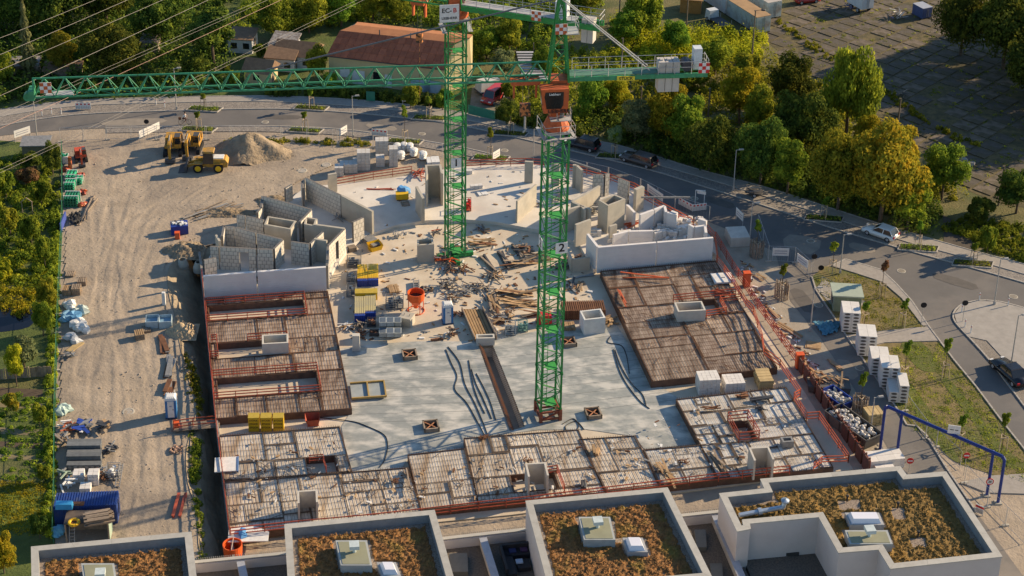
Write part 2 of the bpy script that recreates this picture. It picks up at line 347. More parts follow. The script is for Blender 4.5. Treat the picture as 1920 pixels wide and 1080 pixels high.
# ---- old concrete yard, its slabs each a piece
YARD = [(1425, 70), (1462, 20), (1540, -40), (2300, -40), (2400, 500), (2050, 430), (1990, 398), (1880, 385), (1820, 360), (1745, 300), (1700, 262), (1620, 200), (1560, 160), (1500, 125)]
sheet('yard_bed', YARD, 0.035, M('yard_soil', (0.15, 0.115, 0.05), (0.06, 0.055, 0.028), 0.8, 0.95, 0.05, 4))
def yard_slabs():
    par = T('concrete_yard', 'old yard of cracked square concrete slabs with weeds in the joints', 'yard', P(1700, 150)); del par['category']; par['kind'] = 'structure'
    A = (P(1900, 325)-P(1750, 270)).normalized(); B = Vector((-A.y, A.x, 0)); S = 2.75
    poly = [P(x, y) for x, y in YARD]; N = len(poly)
    def inside(c):
        r = False; j = N-1
        for i in range(N):
            a, b = poly[i], poly[j]
            if (a.y > c.y) != (b.y > c.y) and c.x < (b.x-a.x)*(c.y-a.y)/(b.y-a.y)+a.x: r = not r
            j = i
        return r
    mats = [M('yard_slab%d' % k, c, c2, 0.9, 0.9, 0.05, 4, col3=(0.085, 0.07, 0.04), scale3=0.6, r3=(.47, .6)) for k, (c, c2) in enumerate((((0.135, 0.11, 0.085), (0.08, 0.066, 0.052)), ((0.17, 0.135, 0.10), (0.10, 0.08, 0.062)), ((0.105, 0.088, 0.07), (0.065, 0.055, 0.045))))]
    mes = []
    for k in range(3):
        m = MB(); m.box(0, 0, 0, S-.3, S-.3, 0.09, 0, .985, .985); me = m.mesh('concrete_slab'); me.materials.append(mats[k]); mes.append(me)
    o0 = P(1760, 300); cells = []
    for i in range(-40, 40):
        for j in range(-14, 40):
            c = o0+A*(i*S)+B*(j*S)
            if not inside(c): continue
            x, y = proj(c)
            if -60 < x < 1990 and -30 < y < 470: cells.append((c.y, c))
    cells.sort(key=lambda t: t[0]); rot = atan2(A.y, A.x); rest = MB(par.location)
    for n, (_, c) in enumerate(cells):
        if random.random() < 0.12: continue
        if n < 300:
            o = link('concrete_slab', random.choice(mes), None, par, (c.x-par.location.x, c.y-par.location.y, 0.03+random.uniform(-.05, .03)), rot+random.uniform(-.03, .03))
            o.rotation_euler.x = random.uniform(-.018, .018)
        else: rest.box(c.x, c.y, 0.03+random.uniform(-.02, .02), S-.16, S-.16, 0.09, rot)
    if rest.v: rest.build('far_concrete_slabs', mats[0], par, kind='stuff')
yard_slabs()
# ---- concrete slabs of the new building
beige = M('yard_concrete', (0.56, 0.475, 0.365), (0.46, 0.385, 0.29), 0.4, 0.85, 0.01, 5, col3=(0.63, 0.55, 0.44), scale3=0.18)
pale = M('pale_concrete', (0.60, 0.555, 0.49), (0.50, 0.46, 0.405), 0.35, 0.85, 0.01, 5, col3=(0.66, 0.62, 0.56), scale3=0.15)
TRENCH = [P(x, y, 0.1) for x, y in ((897, 648), (923, 645), (957, 728), (984, 800), (956, 808), (928, 735))]
slab_holes('yard_slab', [P(x, y, 0.06) for x, y in [(386, 600), (404, 785), (431, 1005), (600, 1000), (960, 965), (1560, 885), (1600, 880), (1480, 690)]+ARC], [TRENCH], -0.35, 0.06, beige)
slab('raised_slab', ARC+[(380, 512), (612, 525), (655, 462), (690, 440), (742, 422), (800, 413), (870, 411), (930, 416), (1010, 431), (1085, 455), (1112, 505), (1335, 470)], 0.0, 0.5, pale, zsrc=0.5)
# lower grey slab, wet and streaked
gm = M('wet_grey_slab', (0.33, 0.335, 0.31), (0.22, 0.235, 0.225), 1.6, 0.5, 0.012, 6, contrast=(0.3, 0.72), col3=(0.52, 0.50, 0.45), scale3=0.7, stretch=(0.55, 1.0, 1), r3=(0.46, 0.63))
slab_holes('grey_slab', [P(x, y, 0.1) for x, y in [(628, 655), (700, 645), (780, 640), (905, 640), (1000, 622), (1135, 590), (1150, 600), (1225, 715), (1270, 745), (1312, 832), (1208, 842), (1190, 818), (1100, 805), (1010, 806), (872, 822), (878, 842), (768, 855), (752, 880), (658, 892), (640, 800), (660, 768)]], [TRENCH], 0.0, 0.10, gm)
def trench():
    t = T('trench', 'narrow open trench with starter bars between the two grey slab halves', 'trench', TRENCH[0]); o = TRENCH[0]
    m = MB(o); n = len(TRENCH); m.add([(p.x, p.y, -1.5) for p in TRENCH], [tuple(range(n))]); m.build('floor', M('trench_floor', (0.24, 0.25, 0.25), None, 1), t)
    m = MB(o)
    for i in range(n):
        p, q = TRENCH[i], TRENCH[(i+1) % n]; m.add([(p.x, p.y, -1.5), (q.x, q.y, -1.5), (q.x, q.y, 0.10), (p.x, p.y, 0.10)], [(0, 1, 2, 3)])
    m.build('side_wall', pale, t)
    for a, b, s, c, nm in ((TRENCH[0], TRENCH[4], 1, (0.24, 0.10, 0.05), 'starter_bars'), (TRENCH[1], TRENCH[3], -1, (0.13, 0.09, 0.07), 'far_starter_bars')):
        m = MB(o); k = 46
        for i in range(k):
            p = a.lerp(b, (i+.5)/k); x = p+Vector((0.55*s, -0.12, -0.25)); m.tube(p+Vector((-.05*s, 0, .35 if s > 0 else .05)), p+Vector((0.1*s, 0, .3 if s > 0 else 0)), .035, 4); m.tube(p+Vector((0.1*s, 0, .3 if s > 0 else 0)), x, .035 if s > 0 else .015, 4)
        m.build(nm, M('bars_'+nm, c, None, 4, 0.8), t, kind='stuff')
trench()
# ================================================================ REBAR DECKS
ZD = 0.8
rust = M('rusty_rebar', (0.155, 0.075, 0.04), (0.10, 0.052, 0.032), 3, 0.85, rnd=0.25)
bar_g = M('grey_rebar', (0.15, 0.105, 0.075), (0.10, 0.075, 0.06), 3, 0.85, rnd=0.3)
ply_d = M('dark_form_panel', (0.50, 0.40, 0.31), (0.27, 0.19, 0.135), 1.0, 0.8, rnd=0.2, col3=(0.13, 0.085, 0.06), scale3=0.4, stretch=(2.6, .5, 1))
ply_l = M('pale_form_panel', (0.70, 0.63, 0.53), (0.50, 0.43, 0.35), 0.8, 0.8, rnd=0.14, col3=(0.36, 0.26, 0.17), scale3=0.35, stretch=(2.6, .5, 1))
ply_w = M('white_form_panel', (0.62, 0.60, 0.56), (0.50, 0.48, 0.44), 0.8, 0.75, rnd=0.10, col3=(0.42, 0.36, 0.29), scale3=0.25)
edge_m = M('deck_edge', (0.16, 0.09, 0.06), (0.09, 0.055, 0.04), 1.5, 0.9)
def cuts(lo, hi, n, jit):
    c = [lo+(hi-lo)*(i+ (random.uniform(-jit, jit) if 0 < i < n else 0))/n for i in range(n+1)]; return c
def deck(label, q, nu, nv, holes=(), bar=rust, ply=ply_d, sp=(0.26, 0.7), th=ZD, br=0.014, gap=0.03):
    Q = [P(x, y, ZD) for x, y in q]; o = Q[0].copy(); o.z = 0
    t = T('rebar_deck', label, 'rebar deck', o, group='rebar decks of the ground floor')
    def at(u, v, z=ZD):
        p = Q[0].lerp(Q[1], u).lerp(Q[3].lerp(Q[2], u), v); p.z = z; return p
    us = sorted(set([0, 1]+[h[0] for h in holes]+[h[1] for h in holes])); vs_ = sorted(set([0, 1]+[h[2] for h in holes]+[h[3] for h in holes]))
    lu, lv = (Q[1]-Q[0]).length, (Q[3]-Q[0]).length
    for v0, v1 in zip(vs_[:-1], vs_[1:]):
        # merge free runs along u in this band
        runs = []
        for u0, u1 in zip(us[:-1], us[1:]):
            mu, mv = (u0+u1)/2, (v0+v1)/2
            if any(h[0] < mu < h[1] and h[2] < mv < h[3] for h in holes): runs.append(None); continue
            if runs and runs[-1]: runs[-1][1] = u1
            else: runs.append([u0, u1])
        for r in [r for r in runs if r]: split(t, o, at, r[0], r[1], v0, v1, lu, lv, bar, ply, sp, br, gap, lu/nu*1.5)
    # side boarding round the deck and round its openings
    m = MB(o)
    def board(u0, v0, u1, v1):
        p, s = at(u0, v0), at(u1, v1); p.z = s.z = (ZD+.02)/2+.03; m.beam(p, s, .10, ZD-.04)
    for h in [(0, 1, 0, 1)]+list(holes):
        board(h[0], h[2], h[1], h[2]); board(h[1], h[2], h[1], h[3]); board(h[1], h[3], h[0], h[3]); board(h[0], h[3], h[0], h[2])
    m.build('edge_board', edge_m, t)
    # starter loops standing along the rim
    m = MB(o)
    for (u0, v0, u1, v1) in ((0, 0, 1, 0), (0, 1, 1, 1), (0, 0, 0, 1), (1, 0, 1, 1)):
        L = (at(u1, v1)-at(u0, v0)).length; k = int(L/.22)
        for i in range(k):
            f = (i+.5)/k; p = at(u0+(u1-u0)*f, v0+(v1-v0)*f); m.beam(p+Vector((0, 0, -.05)), p+Vector((0, 0, .22)), .03)
    m.build('starter_bars', bar, t, kind='stuff')
    return t, at
def split(t, o, at, u0, u1, v0, v1, lu, lv, bar, ply, sp, br, gap, mx):
    a, b = (u1-u0)*lu, (v1-v0)*lv; k = mx*random.uniform(.75, 1.6)
    if a > k and a >= b*random.uniform(.6, 1.3) or a > mx*2.2:
        m_ = u0+(u1-u0)*random.uniform(.32, .68); split(t, o, at, u0, m_, v0, v1, lu, lv, bar, ply, sp, br, gap, mx); split(t, o, at, m_, u1, v0, v1, lu, lv, bar, ply, sp, br, gap, mx)
    elif b > k:
        m_ = v0+(v1-v0)*random.uniform(.32, .68); split(t, o, at, u0, u1, v0, m_, lu, lv, bar, ply, sp, br, gap, mx); split(t, o, at, u0, u1, m_, v1, lu, lv, bar, ply, sp, br, gap, mx)
    else: mat_panel(t, o, at, u0, u1, v0, v1, lu, lv, bar, ply, sp, br, gap)
def mat_panel(t, o, at, u0, u1, v0, v1, lu, lv, bar, ply, sp, br, gap):
    gu, gv = gap/lu, gap/lv; u0, u1, v0, v1 = u0+gu, u1-gu, v0+gv, v1-gv
    m = MB(o); cs = [at(u0, v0), at(u1, v0), at(u1, v1), at(u0, v1)]; h = random.uniform(-.015, .01)
    m.add([(p.x, p.y, ZD-.05+h) for p in cs]+[(p.x, p.y, ZD-.4) for p in cs], [(3, 2, 1, 0), (4, 5, 1, 0)[::-1], (5, 6, 2, 1)[::-1], (6, 7, 3, 2)[::-1], (7, 4, 0, 3)[::-1]])
    panel = m.build('form_panel', ply, t)
    panel.data.flip_normals() if panel.data.polygons[0].normal.z < 0 else None
    m = MB(o); j = random.uniform(.85, 1.2)
    k = max(2, int((u1-u0)*lu/(sp[0]*j)))
    for i in range(k+1):
        f = u0+(u1-u0)*i/k; e = random.uniform(-.06, .06)/lv
        m.beam(at(f, v0+e, ZD), at(f, v1+e, ZD), br*1.5, br*1.5)
    k = max(2, int((v1-v0)*lv/(sp[1]*j)))
    for i in range(k+1):
        f = v0+(v1-v0)*i/k; e = random.uniform(-.06, .06)/lu
        m.beam(at(u0+e, f, ZD+.03), at(u1+e, f, ZD+.03), br*1.5, br*1.5)
    for e in range(4):                                                # lapped bars along some edges
        if random.random() < .4:
            for k in range(4):
                g = k*.035
                if e == 0: m.beam(at(u0, v0+g/lv, ZD+.05), at(u1, v0+g/lv, ZD+.05), .024)
                elif e == 1: m.beam(at(u0, v1-g/lv, ZD+.05), at(u1, v1-g/lv, ZD+.05), .024)
                elif e == 2: m.beam(at(u0+g/lu, v0, ZD+.05), at(u0+g/lu, v1, ZD+.05), .024)
                else: m.beam(at(u1-g/lu, v0, ZD+.05), at(u1-g/lu, v1, ZD+.05), .024)
    for k in range(random.randint(0, 5)):                             # stray bars and ties
        u, v = random.uniform(u0, u1), random.uniform(v0, v1); a = random.uniform(0, 3.1); p = at(u, v, ZD+.08); l = random.uniform(.3, 1.3); d = Vector((cos(a), sin(a), .02))*l/2; m.beam(p-d, p+d, .035)
    m.build('rebar_mat', bar, panel, kind='stuff')
DL, atL = deck('dark rusty rebar deck with three railed openings, beside the excavation', [(385, 562), (614, 546), (659, 766), (405, 785)], 5, 6, [(0.02, .79, .06, .20), (.05, .60, .40, .53), (.03, .79, .69, .85)])
DR, atR = deck('dark rusty rebar deck in front of the right white block wall', [(1126, 509), (1341, 489), (1457, 690), (1222, 716)], 5, 5, [(.49, .82, .36, .50)])
deck('pale rebar deck below the three yellow crates', [(412, 818), (636, 800), (660, 886), (420, 902)], 5, 2, [(.66, .90, .62, .99)], bar_g, ply_l, (0.27, 0.75))
deck('pale rebar deck behind the leftmost and second green roofs', [(420, 904), (765, 877), (790, 958), (433, 1004)], 8, 2, [], bar_g, ply_l, (0.27, 0.75))
deck('pale rebar deck with a dark raised rim, behind the second green roof', [(765, 853), (872, 841), (897, 946), (790, 957)], 2, 3, [], bar_g, ply_l, (0.27, 0.75))
deck('pale rebar deck at the foot of the nearer crane', [(870, 822), (1084, 806), (1134, 923), (898, 946)], 4, 4, [(.30, .66, .62, .88)], bar_g, ply_l, (0.29, 0.8))
deck('pale rebar deck right of the nearer crane foot', [(1086, 824), (1191, 817), (1236, 912), (1136, 923)], 2, 3, [], bar_g, ply_l, (0.29, 0.8))
deck('pale panelled deck between the grey slab and the third green roof', [(1206, 844), (1313, 834), (1345, 899), (1237, 911)], 3, 2, [], bar_g, ply_w, (0.3, 0.45), br=0.010)
DW, atW = deck('white panelled deck with few bars beside the red edge railing', [(1268, 749), (1473, 726), (1562, 877), (1347, 898)], 6, 5, [(.34, .50, .36, .60)], bar_g, ply_w, (0.34, 0.9), br=0.009)
# basement wall under the left edge of the building
m = MB(BLE[1]); t = T('basement_wall', 'dark concrete basement wall rising out of the excavation', 'wall', BLE[1])
for p, q in zip(BLE[:-1], BLE[1:]):
    for k in range(4):
        a, b = p.lerp(q, k/4+.005), p.lerp(q, k/4+.245); a = Vector((a.x+.1, a.y, -1.3)); b = Vector((b.x+.1, b.y, -1.3)); mm = MB(BLE[1]); mm.beam(a, b, .25, 4.0); mm.build('wall_panel', M('basement_concrete', (0.30, 0.28, 0.25), (0.22, 0.2, 0.18), 1, 0.85, 0.01, 4), t)
# ================================================================ GREEN ROOFS IN FRONT
ZR = 12.0
cop_m = M('stone_coping', (0.43, 0.415, 0.375), (0.36, 0.345, 0.31), 1.5, 0.7, rnd=0.05)
fac_m = M('lilac_grey_render', (0.52, 0.48, 0.46), (0.48, 0.44, 0.42), 0.8, 0.9)
inner_m = M('parapet_sheet', (0.26, 0.27, 0.28), None, 2, 0.6)
grav_m = M('roof_gravel', (0.36, 0.29, 0.23), (0.16, 0.125, 0.10), 8, 0.95, 0.03, 10)
sed_m = [M('sedum%d' % i, c, c2, 3.2, 0.95, 0.0, rnd=0.0, col3=c3, scale3=0.45, contrast=(.36, .64)) for i, (c, c2, c3) in enumerate((((0.30, 0.14, 0.045), (0.13, 0.07, 0.026), (0.19, 0.135, 0.03)), ((0.22, 0.13, 0.036), (0.115, 0.078, 0.022), (0.25, 0.145, 0.034))))]
def inset(poly, d):
    n = len(poly); out = []
    area = sum(poly[i].x*poly[(i+1) % n].y-poly[(i+1) % n].x*poly[i].y for i in range(n)); sg = 1 if area > 0 else -1
    for i in range(n):
        a, b, c = poly[i-1], poly[i], poly[(i+1) % n]
        e1 = (b-a).to_2d().normalized(); e2 = (c-b).to_2d().normalized()
        n1 = Vector((-e1.y, e1.x))*sg; n2 = Vector((-e2.y, e2.x))*sg; k = n1+n2; k = k/max(.3, k.dot(n1)) if k.length > 1e-4 else n1
        out.append(Vector((b.x+k.x*d, b.y+k.y*d, b.z)))
    return out
def inpoly(c, h):
    r = False; j = len(h)-1
    for i in range(len(h)):
        a, b = h[i], h[j]
        if (a.y > c.y) != (b.y > c.y) and c.x < (b.x-a.x)*(c.y-a.y)/(b.y-a.y)+a.x: r = not r
        j = i
    return r
def green_roof(label, px, boxes, sky_l, tone=0, avoid=()):
    O = [P(x, y, ZR) for x, y in px]
    n = len(O); area = sum(O[i].x*O[(i+1) % n].y-O[(i+1) % n].x*O[i].y for i in range(n))
    if area < 0: O = O[::-1]
    I = inset(O, .56); o = O[0].copy(); o.z = 0
    t = T('green_roof_house', label, 'house', o, group='new houses with planted flat roofs')
    m = MB(o); W = inset(O, .05)
    for i in range(n):
        p, q = W[i], W[(i+1) % n]; m.add([(p.x, p.y, 0), (q.x, q.y, 0), (q.x, q.y, ZR-.05), (p.x, p.y, ZR-.05)], [(0, 1, 2, 3)])
    m.build('facade', fac_m, t)
    m = MB(o)
    for i in range(n):
        p, q = I[i], I[(i+1) % n]; m.add([(p.x, p.y, ZR-1.0), (q.x, q.y, ZR-1.0), (q.x, q.y, ZR-.04), (p.x, p.y, ZR-.04)], [(3, 2, 1, 0)])
    m.build('parapet_lining', inner_m, t)
    for i in range(n):
        a, b, c, d = O[i], O[(i+1) % n], I[(i+1) % n], I[i]; L = (b-a).length; k = max(1, round(L/2.8))
        for s in range(k):
            e = .006/max(L, .5); f0, f1 = s/k+e, (s+1)/k-e
            w_ = [a.lerp(b, f0), a.lerp(b, f1), d.lerp(c, f1), d.lerp(c, f0)]
            mm = MB(o); mm.prism([(p.x, p.y) for p in w_], ZR-.07, ZR+.02); mm.build('coping', cop_m, t)
    vs, fs = cdt([(p.x, p.y) for p in I], []); me = bpy.data.meshes.new('roof_gravel'); me.from_pydata([(v.x-o.x, v.y-o.y, ZR-.78) for v in vs], [], fs); me.update()
    link('gravel_bed', me, grav_m, t)
    B = inset(I, .42); xs = [p.x for p in B]; ys = [p.y for p in B]; cl = MB(o); nb = 0
    gaps = [[P(x, y, ZR-.7) for x, y in g] for g in avoid]
    for bx in list(boxes)+list(sky_l): gaps.append(inset([P(bx[0], bx[1], ZR-.6), P(bx[2], bx[1], ZR-.6), P(bx[2]+10, bx[3], ZR-.6), P(bx[0]+10, bx[3], ZR-.6)], -.25))
    from mathutils import noise
    st = .13; x0, y0 = min(xs), min(ys); nx, ny = int((max(xs)-x0)/st)+1, int((max(ys)-y0)/st)+1; V, Fc, hh = [], [], {}
    ok = {}
    for j in range(ny+1):
        for i in range(nx+1):
            c = Vector((x0+i*st, y0+j*st, 0)); g = proj(Vector((c.x, c.y, ZR)))[1] < 1105 and inpoly(c, B) and not any(inpoly(c, q) for q in gaps); ok[i, j] = g
            q = Vector((c.x, c.y, tone*7)); h = .10+.13*noise.noise(q*2.3)+.09*noise.noise(q*5.1)+.05*noise.noise(q*11); hh[i, j] = h if g else -.04
    for (i, j), g in ok.items():
        V.append((x0+i*st+random.uniform(-.03, .03), y0+j*st+random.uniform(-.03, .03), ZR-.78+max(-.04, hh[i, j])))
    W_ = nx+1
    for j in range(ny):
        for i in range(nx):
            if sum((ok[i, j], ok[i+1, j], ok[i, j+1], ok[i+1, j+1])) >= 2: Fc.append((j*W_+i, j*W_+i+1, (j+1)*W_+i+1, (j+1)*W_+i))
    cl.add(V, Fc)
    tips = [k for k, v in ok.items() if v and hh[k] > .1]
    for k in range(min(5200, len(tips)*2)):
        i, j = random.choice(tips); c = Vector((x0+(i+random.uniform(-.5, .5))*st, y0+(j+random.uniform(-.5, .5))*st, ZR-.74+hh[i, j])); r = random.uniform(.03, .09); a = random.uniform(0, 6.28); d = Vector((cos(a), sin(a), random.uniform(.2, 1.2)))*r; e = Vector((-sin(a), cos(a), .3))*r*.6
        cl.add([c-d, c-e, c+d, c+e], [(0, 1, 2, 3)])
    cl.build('sedum', sed_m[tone], t, kind='stuff')
    def rect(bx, z, h, name, mat, inset_=0, parent=t, sh=10):
        a, b, c, d = P(bx[0], bx[1], z+h), P(bx[2], bx[1], z+h), P(bx[2]+sh, bx[3], z+h), P(bx[0]+sh, bx[3], z+h)
        mm = MB(o); mm.prism([(p.x, p.y) for p in inset([a, d, c, b], inset_)], z, z+h); return mm.build(name, mat, parent)
    for bx in boxes:
        bo = rect(bx, ZR-.78, .8, 'roof_upstand', M('upstand_sheet', (0.40, 0.42, 0.41), None, 2, 0.5))
        rect(bx, ZR+.02, .03, 'upstand_felt', M('green_felt', (0.27, 0.27, 0.185), (0.24, 0.24, 0.165), 1, 0.9), .16, bo)
        cx, cy = (bx[0]+bx[2])/2+6, (bx[1]+bx[3])/2-2; c = P(cx, cy, ZR+.05)
        mm = MB(o); mm.lathe([(.14, 0), (.14, .5)], 10, (c.x, c.y, ZR+.05)); mm.box(c.x, c.y, ZR+.5, .75, .75, .32, .1); mm.build('vent_cap', M('zinc', (0.55, 0.62, 0.62), None, 3, 0.4), bo)
    for bx in sky_l:
        so_ = rect(bx, ZR-.78, .55, 'skylight_curb', M('curb_sheet', (0.36, 0.37, 0.38), None, 2, 0.6))
        a, b, c, d = [P(x, y, ZR-.2) for x, y in ((bx[0], bx[1]), (bx[2], bx[1]), (bx[2]+10, bx[3]), (bx[0]+10, bx[3]))]
        q0 = inset([a, d, c, b], .18); q1 = inset([a, d, c, b], .34); mm = MB(o)
        mm.add([(p.x, p.y, ZR-.23) for p in q0]+[(p.x, p.y, ZR+.12) for p in q1], [(0, 1, 5, 4), (1, 2, 6, 5), (2, 3, 7, 6), (3, 0, 4, 7), (4, 5, 6, 7)])
        mm.build('skylight_dome', M('acrylic', (0.72, 0.72, 0.78), (0.68, 0.68, 0.74), 1, 0.25, spec=.6), so_)
    return t, o
green_roof('leftmost house with brown sedum roof beside the overgrown garden', [(58, 1025), (359, 997), (372, 1110), (395, 1240), (62, 1270)], [(152, 1056, 214, 1120)], [])
green_roof('house with orange brown sedum roof below the excavation corner', [(533, 983), (815, 956), (852, 1086), (905, 1240), (551, 1280)], [(629, 1013, 688, 1060)], [(706, 1054, 742, 1080)])
green_roof('house with the largest orange sedum roof in the middle front', [(985, 939), (1252, 914), (1336, 1083), (1030, 1108)], [(1085, 969, 1144, 1012)], [(1167, 1008, 1205, 1035)])
D_PX = [(1348, 925), (1433, 916), (1425, 898), (1688, 874), (1700, 890), (1774, 884), (1880, 1044), (1669, 1067), (1647, 1031), (1572, 1037), (1535, 970), (1406, 982), (1408, 992), (1382, 997)]
tD, oD = green_roof('house with stepped outline and yellowish sedum roof in the right front corner', D_PX, [(1584, 994, 1664, 1020)], [(1584, 961, 1648, 984)], 1, avoid=[[(1570, 938), (1612, 935), (1615, 955), (1575, 956)], [(1670, 950), (1695, 950), (1700, 972), (1675, 972)], [(1705, 1008), (1735, 1005), (1738, 1025), (1710, 1025)]])
a, b = P(1386, 966, 11.75), P(1468, 951, 11.75)
m = MB(oD); m.tube(a, b, .19, 10); m.tube(b, b+Vector((.15, .1, .5)), .19, 10); m.tube(a.lerp(b, .42), a.lerp(b, .50), .3, 10); m.lathe([(.05, .75), (.34, .62), (.34, .5), (.1, .45)], 12, b+Vector((.15, .1, 0))); m.build('vent_duct', M('duct', (0.45, 0.52, 0.6), None, 2, 0.35, metal=.6), tD)
for x, y in ((1588, 940), (1683, 953), (1721, 1007)):
    c = P(x, y, ZR-.7); m = MB(oD); m.lathe([(.07, 0), (.07, .45), (.12, .45), (.12, .6), (.01, .62)], 8, c); m.build('vent_pipe', M('black_pipe', (0.03, 0.03, 0.03), None, 2, 0.6), tD)
for x, y0, y1 in ((1564, 1046, 1100), (1658, 1074, 1110)):
    c = P(x, y0, 10.4); m = MB(oD); m.tube((c.x, c.y, 10.4), (c.x, c.y, 5), .07, 8); m.box(c.x, c.y, 10.35, .3, .25, .3); m.build('downpipe', MATS['black_pipe'], tD)
# terraces between the houses
def terrace(label, px_front, extra):
    (x0, y0), (x1, y1) = px_front; a, b = P(x0, y0, 9.2), P(x1, y1, 9.2); o = Vector((a.x, a.y, 0)); t = T('roof_terrace', label, 'terrace', o)
    dv = Vector((.18, -1, 0)).normalized()*9
    m = MB(o); m.prism([tuple(p)[:2] for p in (a, b, b+dv, a+dv)], 0, 8.3); m.build('terrace_block', M('terrace_gravel', (0.15, 0.125, 0.10), (0.08, 0.07, 0.06), 7, 0.95, 0.02, 9), t)
    m = MB(o); d = (b-a).normalized(); nrm = Vector((d.y, -d.x, 0)); m.beam(a+nrm*.25+Vector((0, 0, -.5)), b+nrm*.25+Vector((0, 0, -.5)), .2, .85); m.build('front_parapet', fac_m, t)
    m = MB(o); m.beam(a+nrm*.12+Vector((0, 0, .02)), b+nrm*.12+Vector((0, 0, .02)), .34, .06); m.build('parapet_cap', cop_m, t)
    m = MB(o); k = int((b-a).length/.16)
    for i in range(k+1): p = a.lerp(b, i/k)-nrm*.16; m.beam(p+Vector((0, 0, -.12)), p+Vector((0, 0, .12)), .05)
    m.build('eaves_grating', M('grating', (0.34, 0.33, 0.31), None, 2, 0.6), t, kind='stuff')
    for x, y, X, Y in extra:
        p, q = P(x, y, 9.0), P(X, Y, 9.0); m = MB(o); m.beam(p-Vector((0, 0, .4)), q-Vector((0, 0, .4)), .5, .9); m.build('partition', M('terrace_partition', (0.47, 0.44, 0.40), None, 1, .9), t)
        m = MB(o); m.beam(p+Vector((0, 0, .06)), q+Vector((0, 0, .06)), .62, .05); m.build('partition_cap', M('zinc_cap', (0.36, 0.38, 0.43), None, 2, .5), t)
    return t, o
terrace('dark gravel terrace between the leftmost and second green roofs', ((357, 1053), (541, 1035)), [(450, 1050, 466, 1120)])
t2, o2 = terrace('dark gravel terrace with black seating between the second and third green roofs', ((822, 1009), (992, 990)), [(905, 1008, 934, 1100)])
t3, o3 = terrace('dark gravel terrace between the third green roof and the stepped roof', ((1276, 965), (1352, 957)), [(1339, 962, 1398, 1100)])
for t_, o_, x, y, X, Y in ((t2, o2, 842, 1037, 876, 1072), (t3, o3, 1302, 993, 1323, 1026), (t3, o3, 1331, 1056, 1354, 1090)):
    m = MB(o_); q = [P(x, y, 8.75), P(X, y, 8.75), P(X+2, Y, 8.75), P(x+4, Y, 8.75)]; m.prism([tuple(p)[:2] for p in q], 8.32, 8.75); m.build('hatch_cover', M('hatch', (0.13, 0.125, 0.11), None, 2, 0.6), t_)
c = P(975, 1050, 8.3); t = T('terrace_seating', 'dark corner sofa with blue cushions on the gravel terrace', 'sofa', c, .15)
m = MB(); m.box(0, .5, 0, 2.6, .8, .42); m.box(-1.0, -.9, 0, .8, 2.2, .42); m.build('seat', M('sofa_black', (0.02, 0.02, 0.025), None, 2, .7), t)
m = MB(); m.box(0, .98, .42, 2.6, .2, .45); m.box(-1.4, -.5, .42, .2, 2.8, .45); m.build('backrest', MATS['sofa_black'], t)
m = MB(); m.box(.1, -.9, 0, 1.0, 1.0, .4); m.build('low_table', MATS['sofa_black'], t)
for x, y, c_ in ((-.5, .6, (.03, .04, .12)), (.4, .6, (.06, .03, .08)), (-.2, -.7, (.35, .45, .6))): m = MB(); m.box(x, y, .43, .55, .45, .12); m.build('cushion', M('cushion%.1f' % x, c_, None, 3, .9), t)
# second, lower terrace inside the stepped house
q = [P(x, y, 8.4) for x, y in ((1395, 1050), (1540, 1028), (1600, 1140), (1440, 1160))]; o = q[0].copy(); o.z = 0
t = T('courtyard_terrace', 'dark gravel terrace in the notch of the stepped house', 'terrace', o); m = MB(o); m.prism([tuple(p)[:2] for p in q], 0, 8.4); m.build('gravel_floor', MATS['terrace_gravel'], t)
c = P(1478, 1035, 8.4); m = MB(o); m.box(c.x, c.y-.2, 8.42, 1.5, .6, .3); m.box(c.x-.1, c.y-.2, 8.72, .5, .4, .25); m.build('planter', M('planter_dark', (0.04, 0.04, 0.04), None, 3, .8), t)
